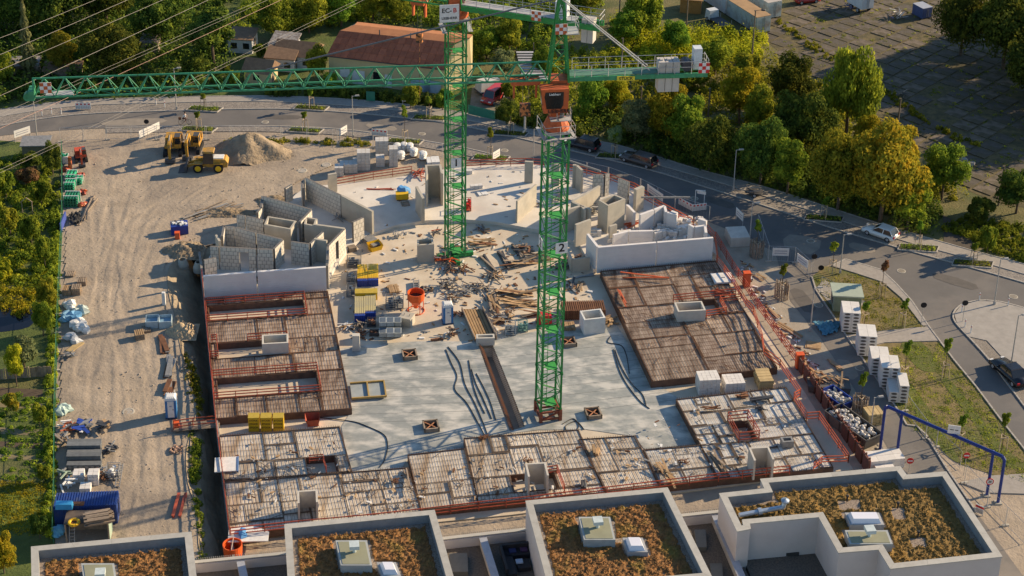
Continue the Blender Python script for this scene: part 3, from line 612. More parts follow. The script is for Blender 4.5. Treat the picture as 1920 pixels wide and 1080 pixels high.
# ================================================================ WALLS OF THE UPPER STOREY
blk = M('calcium_block', (0.60, 0.555, 0.48), (0.53, 0.485, 0.415), 2.0, 0.9, rnd=0.06)
joint = M('mortar_joint', (0.17, 0.16, 0.15), None, 3, 0.95)
conc = M('cast_concrete', (0.46, 0.42, 0.345), (0.38, 0.345, 0.285), 0.7, 0.85, 0.006, 6, col3=(0.34, 0.32, 0.27), scale3=0.4)
whit = M('white_wall', (0.70, 0.67, 0.65), (0.64, 0.61, 0.59), 0.8, 0.9)
BM = {}
def block_mesh(l, h, t):
    k = (round(l, 2), round(h, 2), round(t, 2))
    if k not in BM:
        m = MB(); m.box(0, 0, 0, k[0]-.05, k[2], k[1]-.045); me = m.mesh('block'); me.materials.append(blk); BM[k] = me
    return BM[k]
def wall(label, px, kind='block', zt=3.4, zb=0.5, th=0.3, doors=(), bl=0.5, bh=0.5, name=None, group=None):
    pts = [P(x, y, zt) for x, y in px]; o = pts[0].copy(); o.z = zb; Hh = zt-zb
    t = T(name or {'block': 'block_wall', 'conc': 'concrete_wall', 'white': 'white_wall'}[kind], label, 'wall', o, group=group or 'unfinished walls of the upper storey')
    for si, (p, q) in enumerate(zip(pts[:-1], pts[1:])):
        d = (q-p); L = d.length; d.normalize(); rz = atan2(d.y, d.x); ds = [x for x in doors if x[0] == si]
        s0 = th/2 if si else 0
        if kind == 'block':
            m = MB(o)
            n = int(Hh/bh+.5); h = Hh/n
            for r in range(n):
                spans = [(s0, L)]
                for x in ds:
                    if r*h < x[3]: spans = [(s0, x[1]*L), (x[2]*L, L)]
                for x, e in spans:
                    first = (r % 2 == 1)
                    while x < e-.06:
                        l = min(bl/2 if first else bl, e-x); first = False; c = p+d*(x+l/2)
                        link('block', block_mesh(l, h, th), None, t, (c.x-o.x, c.y-o.y, r*h), rz)
                        m.box(c.x, c.y, zb+r*h, l, th-.05, h-.03 if r == n-1 else h, rz); x += l
            m.build('mortar', joint, t)
        elif kind == 'conc':
            k = max(1, round(L/2.4))
            for i in range(k):
                a, b = s0+(L-s0)*i/k, s0+(L-s0)*(i+1)/k; c = p+d*((a+b)/2); m = MB(o); m.box(c.x, c.y, zb, b-a-.015, th, Hh, rz); m.build('panel', conc, t)
        else:
            n = max(1, round(Hh/.26)); h = Hh/n
            for r in range(n):
                c = p+d*((L+s0)/2); m = MB(o); m.box(c.x, c.y, zb+r*h, L-s0, th+(.012 if r % 2 else 0), h-.008, rz); m.build('course', whit, t)
    return t
# left cluster
wall('long white block front wall of the left house, above the railed openings', [(381, 517), (480, 509), (611, 500)], 'white', 3.4, .3)
wall('long block wall running back from the left house to the far slab', [(574, 333), (640, 366)], 'block', 3.5)
wall('long concrete wall continuing the block wall towards the yard', [(641, 366), (699, 396)], 'conc', 3.5)
wall('short block return at the far left end of the long wall', [(574, 333), (566, 340), (568, 352)], 'block', 3.2)
wall('block wall behind the shaft boxes with a return to the right', [(492, 367), (584, 392), (562, 415)], 'block', 3.4)
wall('low block wall at the outer left edge of the left house', [(492, 367), (490, 388), (482, 398)], 'block', 3.0)
wall('pale block wall left of the shaft boxes', [(444, 402), (460, 404), (495, 412)], 'block', 3.4)
wall('block wall of the middle left rooms', [(420, 424), (439, 425), (480, 436), (529, 448)], 'block', 3.4)
wall('short block wall joining the middle left rooms', [(420, 424), (416, 442)], 'block', 3.4)
wall('block wall with a doorway at the left corner of the left house', [(394, 461), (410, 462), (480, 466), (512, 467), (530, 449)], 'block', 3.4, doors=[(1, .55, .8, 2.1)])
wall('block stub wall at the outermost left corner', [(382, 487), (405, 482)], 'block', 3.2)
wall('block wall in the middle of the left house with an L return', [(546, 452), (580, 457), (605, 434)], 'block', 3.4)
wall('thin pale pier wall next to the left corner', [(405, 440), (412, 452)], 'conc', 3.2, .5, .25)
wall('concrete wall at the back of the small rooms', [(588, 420), (646, 428)], 'conc', 3.4)
wall('block wall with a tall opening facing the yard', [(646, 428), (615, 460), (613, 498)], 'block', 3.4, doors=[(0, .45, .62, 2.4)])
wall('concrete wall between the small rooms', [(589, 447), (613, 451)], 'conc', 3.4)
wall('free standing block panel beside the concrete wall', [(661, 416), (681, 407)], 'block', 3.2)
wall('slim block pier at the left end of the red edge rails', [(534, 352), (547, 345)], 'block', 2.6)
wall('plain concrete slab standing at the far left of the upper slab', [(615, 327), (631, 324)], 'conc', 3.0)
def shaft(label, c4, zt, zb=0.5, th=0.22, open_front=False, open_side=None):
    pts = [P(x, y, zt) for x, y in c4]; o = pts[0].copy(); o.z = zb; t = T('concrete_shaft', label, 'shaft', o, group='concrete shaft boxes')
    I = inset(pts, th); n = 4
    for i in range(n):
        if open_side == i: continue
        a, b, c, d = pts[i], pts[(i+1) % n], I[(i+1) % n], I[i]; m = MB(o); m.prism([tuple(p)[:2] for p in (a.lerp(b, .004), a.lerp(b, .996), c, d)], zb, zt); m.build('shaft_wall', conc, t)
    return t
shaft('pale concrete shaft box among the left block walls', [(502, 405), (556, 414), (545, 430), (495, 421)], 3.2)
shaft('small concrete shaft box in front of the back room wall', [(573, 406), (595, 410), (590, 424), (570, 420)], 3.2)
shaft('tall U shaped concrete core beside the farther crane', [(797, 309), (827, 308), (831, 326), (799, 329)], 4.8, .5, .25, open_side=2)
shaft('concrete box in the yard at the foot of the farther crane', [(782, 448), (811, 446), (814, 458), (782, 460)], 2.4, .06)
# far middle
wall('leaning concrete panel left of the concrete core', [(781, 349), (794, 372)], 'conc', 3.8)
wall('tall concrete panel at the far slab edge beside the nearer crane', [(984, 302), (1000, 303)], 'conc', 3.4)
wall('slim concrete panel seen through the nearer crane', [(1034, 306), (1050, 308)], 'conc', 3.4)
wall('concrete pier pair right behind the nearer crane', [(1074, 309), (1081, 309), (1092, 319)], 'conc', 3.6)
wall('large concrete panel standing alone left of the nearer crane', [(969, 377), (1005, 345)], 'conc', 3.4, .5, .22)
# right cluster
wall('L shaped block panel near the street', [(1112, 327), (1132, 327), (1142, 324)], 'block', 3.5)
wall('square block panel near the street', [(1160, 333), (1180, 341)], 'block', 3.5)
wall('concrete pier with a wide base near the street', [(1191, 355), (1206, 349)], 'conc', 3.5, .5, .5)
wall('pale wall in a V shape right of the nearer crane', [(1124, 348), (1072, 378), (1108, 392)], 'conc', 3.4)
wall('pale wall at the inner edge right of the nearer crane', [(1050, 397), (1090, 385), (1097, 393)], 'conc', 3.4)
wall('pale panel in front of the V shaped wall', [(1079, 421), (1107, 411)], 'conc', 3.4)
wall('panel at the left end of the right white wall', [(1102, 438), (1121, 462)], 'white', 3.4)
shaft('tall pale concrete lift shaft in the right house', [(1122, 375), (1152, 364), (1173, 373), (1140, 386)], 4.2)
wall('long white block front wall of the right house, above the rebar deck', [(1121, 463), (1230, 454), (1337, 445)], 'white', 3.6, .3)
wall('low white wall among the loose blocks', [(1150, 440), (1177, 433), (1224, 432)], 'white', 2.4)
wall('white stepped wall at the street side of the right house', [(1200, 402), (1225, 393), (1246, 385), (1249, 397), (1270, 402)], 'white', 2.9)
wall('white corner pier by the right end of the front wall', [(1292, 420), (1301, 425), (1322, 422), (1324, 436)], 'white', 3.4)
wall('white slab pier outside the right house', [(1310, 409), (1325, 414)], 'white', 3.0)
wall('white stub pier at the street side edge', [(1259, 395), (1270, 399)], 'white', 3.0)
wall('low concrete upstand left of the right white wall', [(1066, 470), (1072, 486), (1106, 482)], 'conc', 1.8, .06, .2)
wall('short pale wall beside the lift shaft', [(1176, 383), (1190, 398)], 'white', 2.6)
wall('short pale wall close to the nearer crane', [(1143, 424), (1156, 420)], 'conc', 2.6)
# loose white blocks and small pallets of blocks on the right slab
wb = M('loose_white_block', (0.66, 0.635, 0.60), (0.60, 0.57, 0.535), 3, 0.9, rnd=.05)
def pack(label, x, y, nx, ny, nz, z=0.5, rz=0.0, s=(.5, .26, .25), miss=.0, mat=wb, name='block_pack', cat='block pack', group='packs of white blocks', jit=.01, gap=.02):
    c = P(x, y, z); t = T(name, label, cat, c, rz, group); me = MB().box(0, 0, 0, s[0]-gap, s[1]-gap, s[2]-gap).mesh('block'); me.materials.append(mat)
    for k in range(nz):
        for i in range(nx):
            for j in range(ny):
                if k == nz-1 and random.random() < miss: continue
                link('block', me, None, t, ((i-(nx-1)/2)*s[0]+random.uniform(-jit, jit), (j-(ny-1)/2)*s[1]+random.uniform(-jit, jit), k*s[2]), random.uniform(-jit, jit)*2)
    return t
LP = [(1167, 451, 'left end behind'), (1180, 446, 'second from the left behind'), (1240, 437, 'biggest heap in the middle behind'), (1262, 432, 'right of the middle heap behind'), (1277, 441, 'beside the corner pier behind'), (1290, 430, 'against the corner pier behind')]
for k, (x, y, wh) in enumerate([(1150, 452, 'left of the low white wall'), (1172, 448, 'just behind the low white wall'), (1235, 446, 'right of the low white wall'), (1258, 442, 'behind the middle of the right white wall'), (1280, 438, 'left of the white corner pier'), (1244, 431, 'in the middle of the right house'), (1262, 424, 'in front of the stepped wall'), (1236, 412, 'inside the stepped white wall'), (1115, 440, 'left of the short concrete wall'), (1283, 425, 'behind the white corner pier')]):
    pack('small pack of white blocks '+wh, x, y, 3, 3, random.choice((2, 3, 3, 4)), .5, random.uniform(-.5, .5), miss=.3)
m = MB(P(1230, 432, .5)); t = T('loose_blocks', 'scattered loose white blocks and offcuts on the right slab', 'blocks', P(1230, 432, .5))
cnt = 0
for k in range(210):
    x, y = random.uniform(1140, 1320), random.uniform(405, 452)
    if y < 405+max(0, (1215-x)*.5): continue
    c = P(x, y, .5); mm = MB(); cnt += 1
    key = random.choice((0, 1, 2)); sz = ((.5, .25, .25), (.25, .25, .22), (.38, .2, .12))[key]
    BMk = ('loose', key)
    if BMk not in BM:
        q = MB().box(0, 0, 0, *sz).mesh('block'); q.materials.append(wb); BM[BMk] = q
    o = link('block', BM[BMk], None, t, c-P(1230, 432, .5), random.uniform(0, 3))
    o.rotation_euler.x = random.choice((0, 0, .3))
# ================================================================ TOWER CRANES
gr = M('crane_green', (0.025, 0.28, 0.065), (0.03, 0.18, 0.05), 3.5, 0.5, col3=(.07, .14, .06), scale3=1.4, r3=(.58, .75))
gr2 = M('jib_green', (0.05, 0.29, 0.145), (0.04, 0.2, 0.10), 2.5, 0.55)
orng = M('crane_orange', (0.56, 0.125, 0.035), (0.38, 0.085, 0.03), 2.2, 0.6)
galv = M('galvanised', (0.42, 0.42, 0.41), (0.33, 0.33, 0.33), 3, 0.5)
whtp = M('white_plate', (0.75, 0.75, 0.74), None, 3, 0.5)
blkp = M('black_plate', (0.012, 0.012, 0.018), None, 3, 0.5)
redp = M('red_plate', (0.60, 0.03, 0.03), None, 3, 0.5)
glas = M('dark_glass', (0.018, 0.02, 0.022), None, 2, 0.08, spec=.7)
cable = M('steel_cable', (0.13, 0.135, 0.14), None, 3, 0.5)
ball = M('ballast_concrete', (0.50, 0.47, 0.43), (0.42, 0.395, 0.36), 1.2, 0.85)
def section_meshes(a, h):
    leg, dia, pla = MB(), MB(), MB(); c = a/2; C4 = [(-c, -c), (c, -c), (c, c), (-c, c)]
    for x, y in C4: leg.box(x, y, 0, .17, .17, h-.03)
    for x, y in C4: leg.box(x, y, h-.16, .27, .27, .14); leg.box(x, y, 0.02, .25, .25, .12)
    n = 4
    for f in range(4):
        (x0, y0), (x1, y1) = C4[f], C4[(f+1) % 4]
        for k in range(n):
            z0, z1 = h*k/n+.08, h*(k+1)/n-.02
            p, q = ((x0, y0, z0), (x1, y1, z1)) if (k+f) % 2 else ((x1, y1, z0), (x0, y0, z1)); dia.tube(p, q, .048, 5)
        for z in (.1, h/2): dia.tube((x0, y0, z), (x1, y1, z), .045, 5)
    pla.box(.2, .1, .2, a*.55, a*.62, .04); pla.beam((-c*.5, c*.3, .2), (-c*.5, c*.3, h), .05); pla.beam((-c*.1, c*.3, .2), (-c*.1, c*.3, h), .05)
    for k in range(12): pla.beam((-c*.5, c*.3, .3+k*h/12), (-c*.1, c*.3, .3+k*h/12), .03)
    return [(n_, b.mesh(n_)) for n_, b in (('leg', leg), ('bracing', dia), ('platform', pla))]
SEC = section_meshes(1.95, 4.14)
for (n_, me), mt in zip(SEC, (gr, gr, M('platform_green', (0.05, 0.33, 0.07), None, 2, .6))): me.materials.append(mt)
def tower(t, n, z0):
    for k in range(n):
        s = link('tower_section', SEC[0][1], None, t, (0, 0, z0+k*4.14))
        for n_, me in SEC[1:]: link(n_, me, None, s)
    return z0+n*4.14
def checker(t, loc, rz, s=1.15, col=orng, name='warning_panel'):
    o = link(name, MB().box(0, 0, 0, s, .05, s).mesh(name), whtp, t, loc, rz)
    m = MB()
    for i in range(3):
        for j in range(3):
            if (i+j) % 2 == 0: m.box((i-1)*s/3, -.03, j*s/3+.004, s/3-.008, .02, s/3-.008)
    m.build('check_squares', col, o); return o
def sign(t, body, loc, rz, w, h, size, tcol=blkp, bcol=whtp, name='sign_board'):
    o = link(name, MB().box(0, 0, -h/2, w, .06, h).mesh(name), bcol, t, loc, rz)
    text(body, size, tcol, o, (0, -.036, 0), (pi/2, 0, 0)); return o
def rail(m, p, q, hgt=1.1, n=None, r=.03):
    p, q = Vector(p), Vector(q); n = n or max(1, round((q-p).length/1.6)); U = Vector((0, 0, 1))
    for i in range(n+1): e = p.lerp(q, i/n); m.tube(e, e+U*hgt, r, 4)
    for z in (hgt, hgt*.55): m.tube(p+U*z, q+U*z, r, 4)
def jib_mesh(L0, L1, bay, w, h, top0=None):
    ch, di = MB(), MB()
    for y in (-w/2, w/2): ch.beam((L0, y, 0), (L1, y, 0), .14)
    ch.tube((L0, 0, h), (L1, 0, h), .085, 6)
    n = max(1, round((L1-L0)/bay)); b = (L1-L0)/n
    for k in range(n):
        x0, xm, x1 = L0+k*b, L0+(k+.5)*b, L0+(k+1)*b
        for y in (-w/2, w/2): di.tube((x0, y, 0), (xm, 0, h), .045, 5); di.tube((xm, 0, h), (x1, y, 0), .06, 5)
        di.tube((x0, -w/2, 0), (x0, w/2, 0), .035, 4); di.tube((x0, -w/2, 0), (x1, w/2, 0), .035, 4)
    return ch, di
def hook(t, label_col, x, z_top, z_block, y=0):
    m = MB(); m.box(x, y, z_top-.35, 1.5, 1.3, .3)
    for s in (-.6, .6): m.box(x+s, y, z_top-1.0, .22, .5, .7)
    tr = m.build('trolley', orng, t)
    m = MB()
    for s in (-.3, .3): m.tube((x+s, y, z_top-.4), (x+s*.8, y, z_block+.5), .018, 4)
    m.build('hoist_rope', cable, tr)
    m = MB(); m.box(x, y, z_block-.6, .75, .4, 1.1); hb = m.build('hook_block', M('hook_orange', (0.45, 0.16, 0.05), (0.05, 0.03, 0.02), 2.2, .6, contrast=(.48, .52)), tr)
    m = MB(); m.tube((x, y, z_block-.6), (x, y, z_block-1.1), .09, 6); m.tube((x-.2, y, z_block-1.35), (x+.12, y, z_block-1.15), .07, 5); m.build('hook', cable, tr)
# ---- nearer crane (number 2)
B2 = P(1027, 780); t = T('tower_crane', 'nearer green tower crane with orange cab and number 2 board', 'tower crane', B2, radians(12), 'tower cranes')
m = MB(); c = .975
for x, y in ((-c, -c), (c, -c), (c, c), (-c, c)): m.box(x, y, 0.02, .3, .3, 1.3)
for a, b in (((-c, -c), (c, -c)), ((c, -c), (c, c)), ((c, c), (-c, c)), ((-c, c), (-c, -c))):
    for z in (.35, 1.15): m.beam((*a, z), (*b, z), .16)
    m.beam((*a, .3), (*b, 1.1), .14)
m.build('base_frame', M('rust_red_steel', (0.28, 0.085, 0.045), (0.2, 0.06, 0.035), 2, .7), t)
zt = tower(t, 7, 1.34)+.75
m = MB()
for x, y in ((-c, -c), (c, -c), (c, c), (-c, c)): m.box(x, y, zt-.78, .17, .17, .8)
m.build('top_section', gr, t)
z2 = upz(B2, 455)
for rz, p in ((0, (.55, -1.1, z2)), (-pi/2, (-1.1, .2, z2))): sign(t, '2', p, rz, 1.15, 1.15, 1.2)
m = MB(); m.box(0, 0, zt, 2.1, 2.1, .2)
pm = m.build('top_platform', galv, t); m = MB(); q = 1.4
for a, b in (((-q, -q, zt-.2), (q, -q, zt-.2)), ((q, -q, zt-.2), (q, q, zt-.2)), ((-q, -q, zt-.2), (-q, q, zt-.2))): rail(m, a, b, 1.2); m.beam(a, b, .3, .05)
m.build('railing', galv, pm)
m = MB(); m.lathe([(.95, 0), (1.22, .12), (1.22, .3), (.85, 1.1), (.8, 1.2), (0, 1.2)], 14, (0, 0, zt+.2)); ring = m.build('slewing_ring', orng, t)
zs = zt+1.4
up = bpy.data.objects.new('slewing_top', None); COL.objects.link(up); up.parent = t; 
JY = radians(4.6)-radians(12)            # jib heading relative to the tower
def R(x, y, z): return (x*cos(JY)-y*sin(JY), x*sin(JY)+y*cos(JY), z)
class RB(MB):                             # builder in the turned frame of the upper crane
    def mesh(s, name, smooth_=False):
        s.v = [R(*v) for v in s.v]; return super().mesh(name, smooth_)
m = RB(); m.box(0, 0, zs, 1.25, 1.25, 1.3); m.box(.1, 0, zs+1.3, 1.45, 1.45, 2.1); m.box(.1, .0, zs+3.4, 1.7, 1.6, .5); hb = m.build('slewing_platform', orng, t)
m = RB(); m.box(.2, -1.25, zs+.3, 1.9, .9, .06); rail(m, (-.2, -1.65, zs+.3), (1.1, -1.65, zs+.3), 1.0); rail(m, (1.1, -1.65, zs+.3), (1.1, -.8, zs+.3), 1.0); m.build('cab_walkway', galv, hb)
m = RB(); m.tube((.35, -.95, zs+.4), (.35, -.95, zs+1.7), .2, 8); m.build('slew_motor', cable, hb)
m = RB(); m.add([(-1.45, -1.9, zs+1.25), (.75, -1.9, zs+1.25), (.75, -.76, zs+1.25), (-1.45, -.76, zs+1.25), (-1.75, -2.1, zs+3.65), (.75, -2.1, zs+3.65), (.75, -.76, zs+3.65), (-1.75, -.76, zs+3.65)], [(3, 2, 1, 0), (4, 5, 6, 7), (0, 1, 5, 4), (1, 2, 6, 5), (2, 3, 7, 6), (3, 0, 4, 7)])
cab = m.build('cab', orng, t)
m = RB(); f = lambda u, z: (u, -1.93-(z-1.9)/2.4*.2, zs-.65+z)
m.add([f(-1.2, 2.35), f(.1, 2.35), f(.28, 2.75), f(.28, 4.05), f(-1.35, 4.05), f(-1.42, 3.6)], [(0, 1, 2, 3, 4, 5)]); m.build('cab_window', glas, cab)
m = RB(); m.add([(-1.56-.02, -1.85, zs+1.95), (-1.74, -2.0, zs+3.35), (-1.74, -.9, zs+3.35), (-1.56-.02, -.95, zs+1.95)], [(0, 1, 2, 3)]); m.build('side_window', glas, cab)
text('LIEBHERR', .48, blkp, cab, R(-.1, -1.97, zs+1.45), (pi/2-.05, 0, JY), .01, sx=.95); text('Liebherr', .3, whtp, cab, R(-.5, -2.13, zs+3.2), (pi/2-.05, 0, JY))
zj = zs+3.9                               # underside of the jib
# tower head
m = RB()
z0, z1 = zj-.2, zj+7.6
for x, y in ((-.9, -.8), (.9, -.8), (.9, .8), (-.9, .8)): m.beam((x, y, z0), (x*.22+.15, y*.25, z1), .2)
for k in range(5):
    f0, f1 = k/5, (k+1)/5
    for (x0, y0), (x1, y1) in (((-.9, -.8), (.9, -.8)), ((.9, -.8), (.9, .8)), ((.9, .8), (-.9, .8)), ((-.9, .8), (-.9, -.8))):
        A = lambda x, y, f: (x*(1-.78*f)+.15*f, y*(1-.75*f), z0+(z1-z0)*f)
        m.tube(A(x0, y0, f0), A(x1, y1, f1), .05, 5); m.tube(A(x1, y1, f1), A(x0, y0, f1), .045, 5)
m.box(.15, 0, z1-.5, .6, .5, .9)
hd = m.build('tower_head', gr, t); checker(hd, R(.1, -.62, zj+4.4), JY, 1.0)
m = RB(); rail(m, (.6, -.9, zj+4.5), (1.6, -.9, zj+4.5), 1.1); m.box(1.1, 0, zj+4.45, 1.2, 1.8, .05); rail(m, (1.6, -.9, zj+4.5), (1.6, .9, zj+4.5), 1.1); m.build('head_platform', galv, hd)
# jib, pointing left
JL = 46.0
for k in range(5):
    a, b = 1.0+(JL-1.0)*k/5, 1.0+(JL-1.0)*(k+1)/5-.04; ch, di = jib_mesh(a, b, 1.85, 1.15, 1.55)
    for bb in (ch, di): bb.v = [R(-x, y, z+zj) for x, y, z in bb.v]
    js = ch.build('jib_section', gr2, t); di.build('jib_bracing', gr2, js)
m = RB(); m.box(-JL-.2, 0, zj-.3, .5, 1.3, .9); m.beam((-JL, -.58, zj), (-JL, 0, zj+1.6), .14); m.beam((-JL, .58, zj), (-JL, 0, zj+1.6), .14); m.tube((-JL-.55, -.3, zj-.1), (-JL-.55, .3, zj-.1), .4, 10); je = m.build('jib_tip', gr2, t)
checker(je, R(-JL+1.1, -.5, zj+.35), JY, 1.0)
m = RB(); m.box(-JL+2.2, 0, zj+.05, 2.4, .9, .06); m.build('tip_walkway', galv, je)
m = RB(); m.tube((0, 0, z1), (-25.8, 0, zj+1.65), .075, 6); m.build('jib_pendant', cable, t)
m = RB(); m.tube((.15, -.3, z1), (8.2, -.5, zj+.6), .06, 6); m.tube((.15, .3, z1), (8.2, .5, zj+.6), .06, 6); m.build('counter_pendant', galv, t)
def R2hook():
    global t
    for nm, bx in (('trolley', [(-2.9, 0, zj-.45, 2.6, 1.2, .35)]),):
        m = RB(); [m.box(*b) for b in bx]; m.box(-3.9, -.0, zj-1.9, .16, .3, 1.5); m.box(-1.9, 0, zj-1.9, .16, .3, 1.5); tr = m.build(nm, orng, t)
    m = RB(); m.tube((-3.1, 0, zj-.4), (-3.1, 0, zj-2.6), .02, 4); m.tube((-2.6, 0, zj-.4), (-2.6, 0, zj-2.6), .02, 4); m.build('hoist_rope', cable, tr)
    m = RB(); m.box(-2.85, 0, zj-3.7, .95, .4, 1.2); m.build('hook_block', M('hook_stripes', (0.45, 0.17, 0.06), (0.04, 0.03, 0.02), 2.4, .6, contrast=(.49, .51)), tr)
    m = RB(); m.tube((-2.85, 0, zj-3.7), (-2.85, 0, zj-5.0), .09, 6); m.tube((-3.0, 0, zj-5.4), (-2.7, 0, zj-5.0), .08, 5); m.build('hook', galv, tr)
R2hook()
# counter jib, pointing right
m = RB()
for y in (-.75, .75): m.beam((.9, y, zj+.1), (13.4, y, zj+.1), .16, .42)
for k in range(9): m.beam((1+k*1.5, -.75, zj+.1), (1+k*1.5, .75, zj+.1), .12)
cj = m.build('counter_jib', gr2, t)
m = RB(); m.box(5.0, 0, zj+.32, 8.2, 1.3, .04); m.build('walkway_grating', M('grating_green', (0.10, 0.22, 0.16), None, 3, .7), cj)
m = RB()
for y in (-.85, .85): rail(m, (1.4, y, zj+.3), (13.4, y, zj+.3), 1.15, 8)
rail(m, (13.4, -.85, zj+.3), (13.4, .85, zj+.3), 1.3, 2); m.build('counter_railing', galv, cj)
for i, x in enumerate((9.3, 9.95, 10.6)):
    m = RB(); m.box(x, 0, zj-1.55, .6, 1.2, 2.9); m.box(x, 0, zj+1.35, .25, .4, .12); m.build('ballast_block', ball, cj)
m = RB(); m.tube((11.6, -.55, zj+.85), (11.6, .55, zj+.85), .5, 12); m.build('winch_drum', M('winch', (0.05, 0.055, 0.07), None, 3, .5), cj)
m = RB(); m.box(12.6, .3, zj+.35, .75, .9, 2.0); m.build('control_cabinet', M('cabinet_white', (0.62, 0.66, 0.70), None, 2, .5), cj)
checker(cj, R(13.0, -.95, zj+.35), JY, 1.0, redp); sign(cj, 'STÜCK', R(6.0, -.9, zj+.05), JY, 1.6, .42, .40, blkp, M('yellow_plate', (0.75, 0.62, 0.05), None, 3, .5))
# ---- farther crane (number 1)
B1 = P(853, 482); t = T('tower_crane', 'farther green tower crane with white EC-B board and number 1 board', 'tower crane', B1, radians(10), 'tower cranes')
m = MB(); m.box(0, 0, .08, 4.2, .5, .5); m.box(0, 0, .1, .5, 4.2, .5)
m.build('base_cross', gr, t)
zt = tower(t, 7, .6)-1.2
sign(t, '1', (-.1, -1.1, upz(B1, 297)), 0, 1.15, 1.15, 1.2)
ang = atan2(P(1125, 58, 30.5).y-B1.y, P(1125, 58, 30.5).x-B1.x); JY = ang-radians(10)
m = MB(); m.box(0, 0, zt+1.2, 2.3, 2.3, .15); q = 1.4
for a, b in (((-q, -q, zt), (-q, q, zt)), ((q, -q, zt), (q, q, zt))): rail(m, a, b, 1.2); m.beam(a, b, .5, .05)
m.build('top_platform', galv, t)
m = MB(); m.lathe([(1.0, 0), (1.4, .1), (1.4, .5), (.9, 1.1), (0, 1.1)], 14, (0, 0, zt+1.35)); m.box(0, 0, zt+2.3, 1.6, 1.6, 1.4); m.box(.55, -.2, zt+2.0, .35, 1.2, 4.5); m.build('slewing_ring', orng, t)
zj = zt+2.6
s = sign(t, '', (-.95, -1.45, zt+2.3), 0, 2.1, 2.0, .5)
for bd, x, z, sz, cc in (('EC-', -.28, .32, .72, blkp), ('B', .58, .32, .72, redp), ('LIEBHERR', 0, -.55, .40, blkp)):
    o = text(bd, sz, cc, s, (x, -.036, z), (pi/2, 0, 0), sx=1.0)
m = RB()
for y in (-.8, .8): m.beam((.9, y, zj+.1), (16.2, y, zj+.1), .16, .62)
for k in range(10): m.beam((1+k*1.6, -.8, zj+.1), (1+k*1.6, .8, zj+.1), .12)
cj = m.build('counter_jib', gr, t)
m = RB(); m.box(7.2, 0, zj+.42, 12.6, 1.4, .05); m.build('walkway_grating', galv, cj)
m = RB()
for y in (-.95, .95): rail(m, (1.2, y, zj+.4), (16.2, y, zj+.4), 1.15, 10)
rail(m, (16.2, -.95, zj+.4), (16.2, .95, zj+.4), 1.2, 2); m.build('counter_railing', galv, cj)
for x in (14.5, 15.15): m = RB(); m.box(x, 0, zj-1.8, .6, 1.2, 2.6); m.build('ballast_block', ball, cj)
m = RB(); m.box(11.8, .3, zj+.45, 1.3, 1.0, 1.7); m.build('control_cabinet', MATS['cabinet_white'], cj)
checker(cj, R(9.4, -1.05, zj+.05), JY, 1.05)
for k in range(3):
    a, b = 1.0+12*k, 1.0+12*(k+1)-.04; ch, di = jib_mesh(a, b, 1.9, 1.2, 1.6)
    for bb in (ch, di): bb.v = [R(-x, y, z+zj) for x, y, z in bb.v]
    js = ch.build('jib_section', gr, t); di.build('jib_bracing', gr, js)
m = RB()
for y in (-.6, .6): m.beam((-.8, y, zj), (.2, 0, zj+5.5), .16); m.beam((.9, y, zj), (.2, 0, zj+5.5), .16)
m.build('tower_head', gr, t)
m = RB(); m.box(-4.2, 0, zj-.4, 1.5, 1.4, .3); m.box(-4.9, 0, zj-1.9, .2, .4, 1.6); m.box(-3.5, 0, zj-1.9, .2, .4, 1.6); tr = m.build('trolley', orng, t)
m = RB(); m.tube((-4.4, 0, zj-.4), (-4.4, 0, zj-4.0), .02, 4); m.tube((-4.0, 0, zj-.4), (-4.0, 0, zj-4.0), .02, 4); m.build('hoist_rope', cable, tr)
m = RB(); m.box(-4.2, 0, zj-5.0, .7, .4, 1.1); m.tube((-4.2, 0, zj-5), (-4.2, 0, zj-12), .03, 5); m.build('hook_block', MATS['hook_stripes'], tr)
m = RB(); m.tube((.2, 0, zj+5.5), (14.0, 0, zj+.8), .05, 5); m.build('counter_pendant', cable, t)
bpy.data.objects.remove(up)
# ================================================================ VEGETATION
def leaf_mat(name, c1, c2, c3, tr=.42):
    m = bpy.data.materials.new(name); m.use_nodes = True; n = m.node_tree; L = n.links.new
    for x in list(n.nodes): n.nodes.remove(x)
    out = n.nodes.new('ShaderNodeOutputMaterial'); ms = n.nodes.new('ShaderNodeMixShader'); ms.inputs[0].default_value = tr
    df = n.nodes.new('ShaderNodeBsdfDiffuse'); tl = n.nodes.new('ShaderNodeBsdfTranslucent')
    tc = n.nodes.new('ShaderNodeTexCoord'); nz = n.nodes.new('ShaderNodeTexNoise'); nz.inputs['Scale'].default_value = .9; nz.inputs['Detail'].default_value = 5
    L(tc.outputs['Object'], nz.inputs['Vector'])
    cr = n.nodes.new('ShaderNodeValToRGB'); e = cr.color_ramp.elements
    e[0].position = .32; e[0].color = (*c1, 1); e[1].position = .68; e[1].color = (*c3, 1); k = e.new(.5); k.color = (*c2, 1)  # brightest leaf colour carries painted sunlit highlights
    L(nz.outputs[0], cr.inputs[0]); oi = n.nodes.new('ShaderNodeObjectInfo'); hs = n.nodes.new('ShaderNodeHueSaturation')
    L(ramp2(n, oi.outputs['Random'], .47, .53), hs.inputs['Hue']); L(ramp2(n, oi.outputs['Random'], .95, 1.5), hs.inputs['Value']); L(cr.outputs[0], hs.inputs['Color'])
    L(hs.outputs[0], df.inputs[0]); L(hs.outputs[0], tl.inputs[0]); L(df.outputs[0], ms.inputs[1]); L(tl.outputs[0], ms.inputs[2]); L(ms.outputs[0], out.inputs[0]); return m
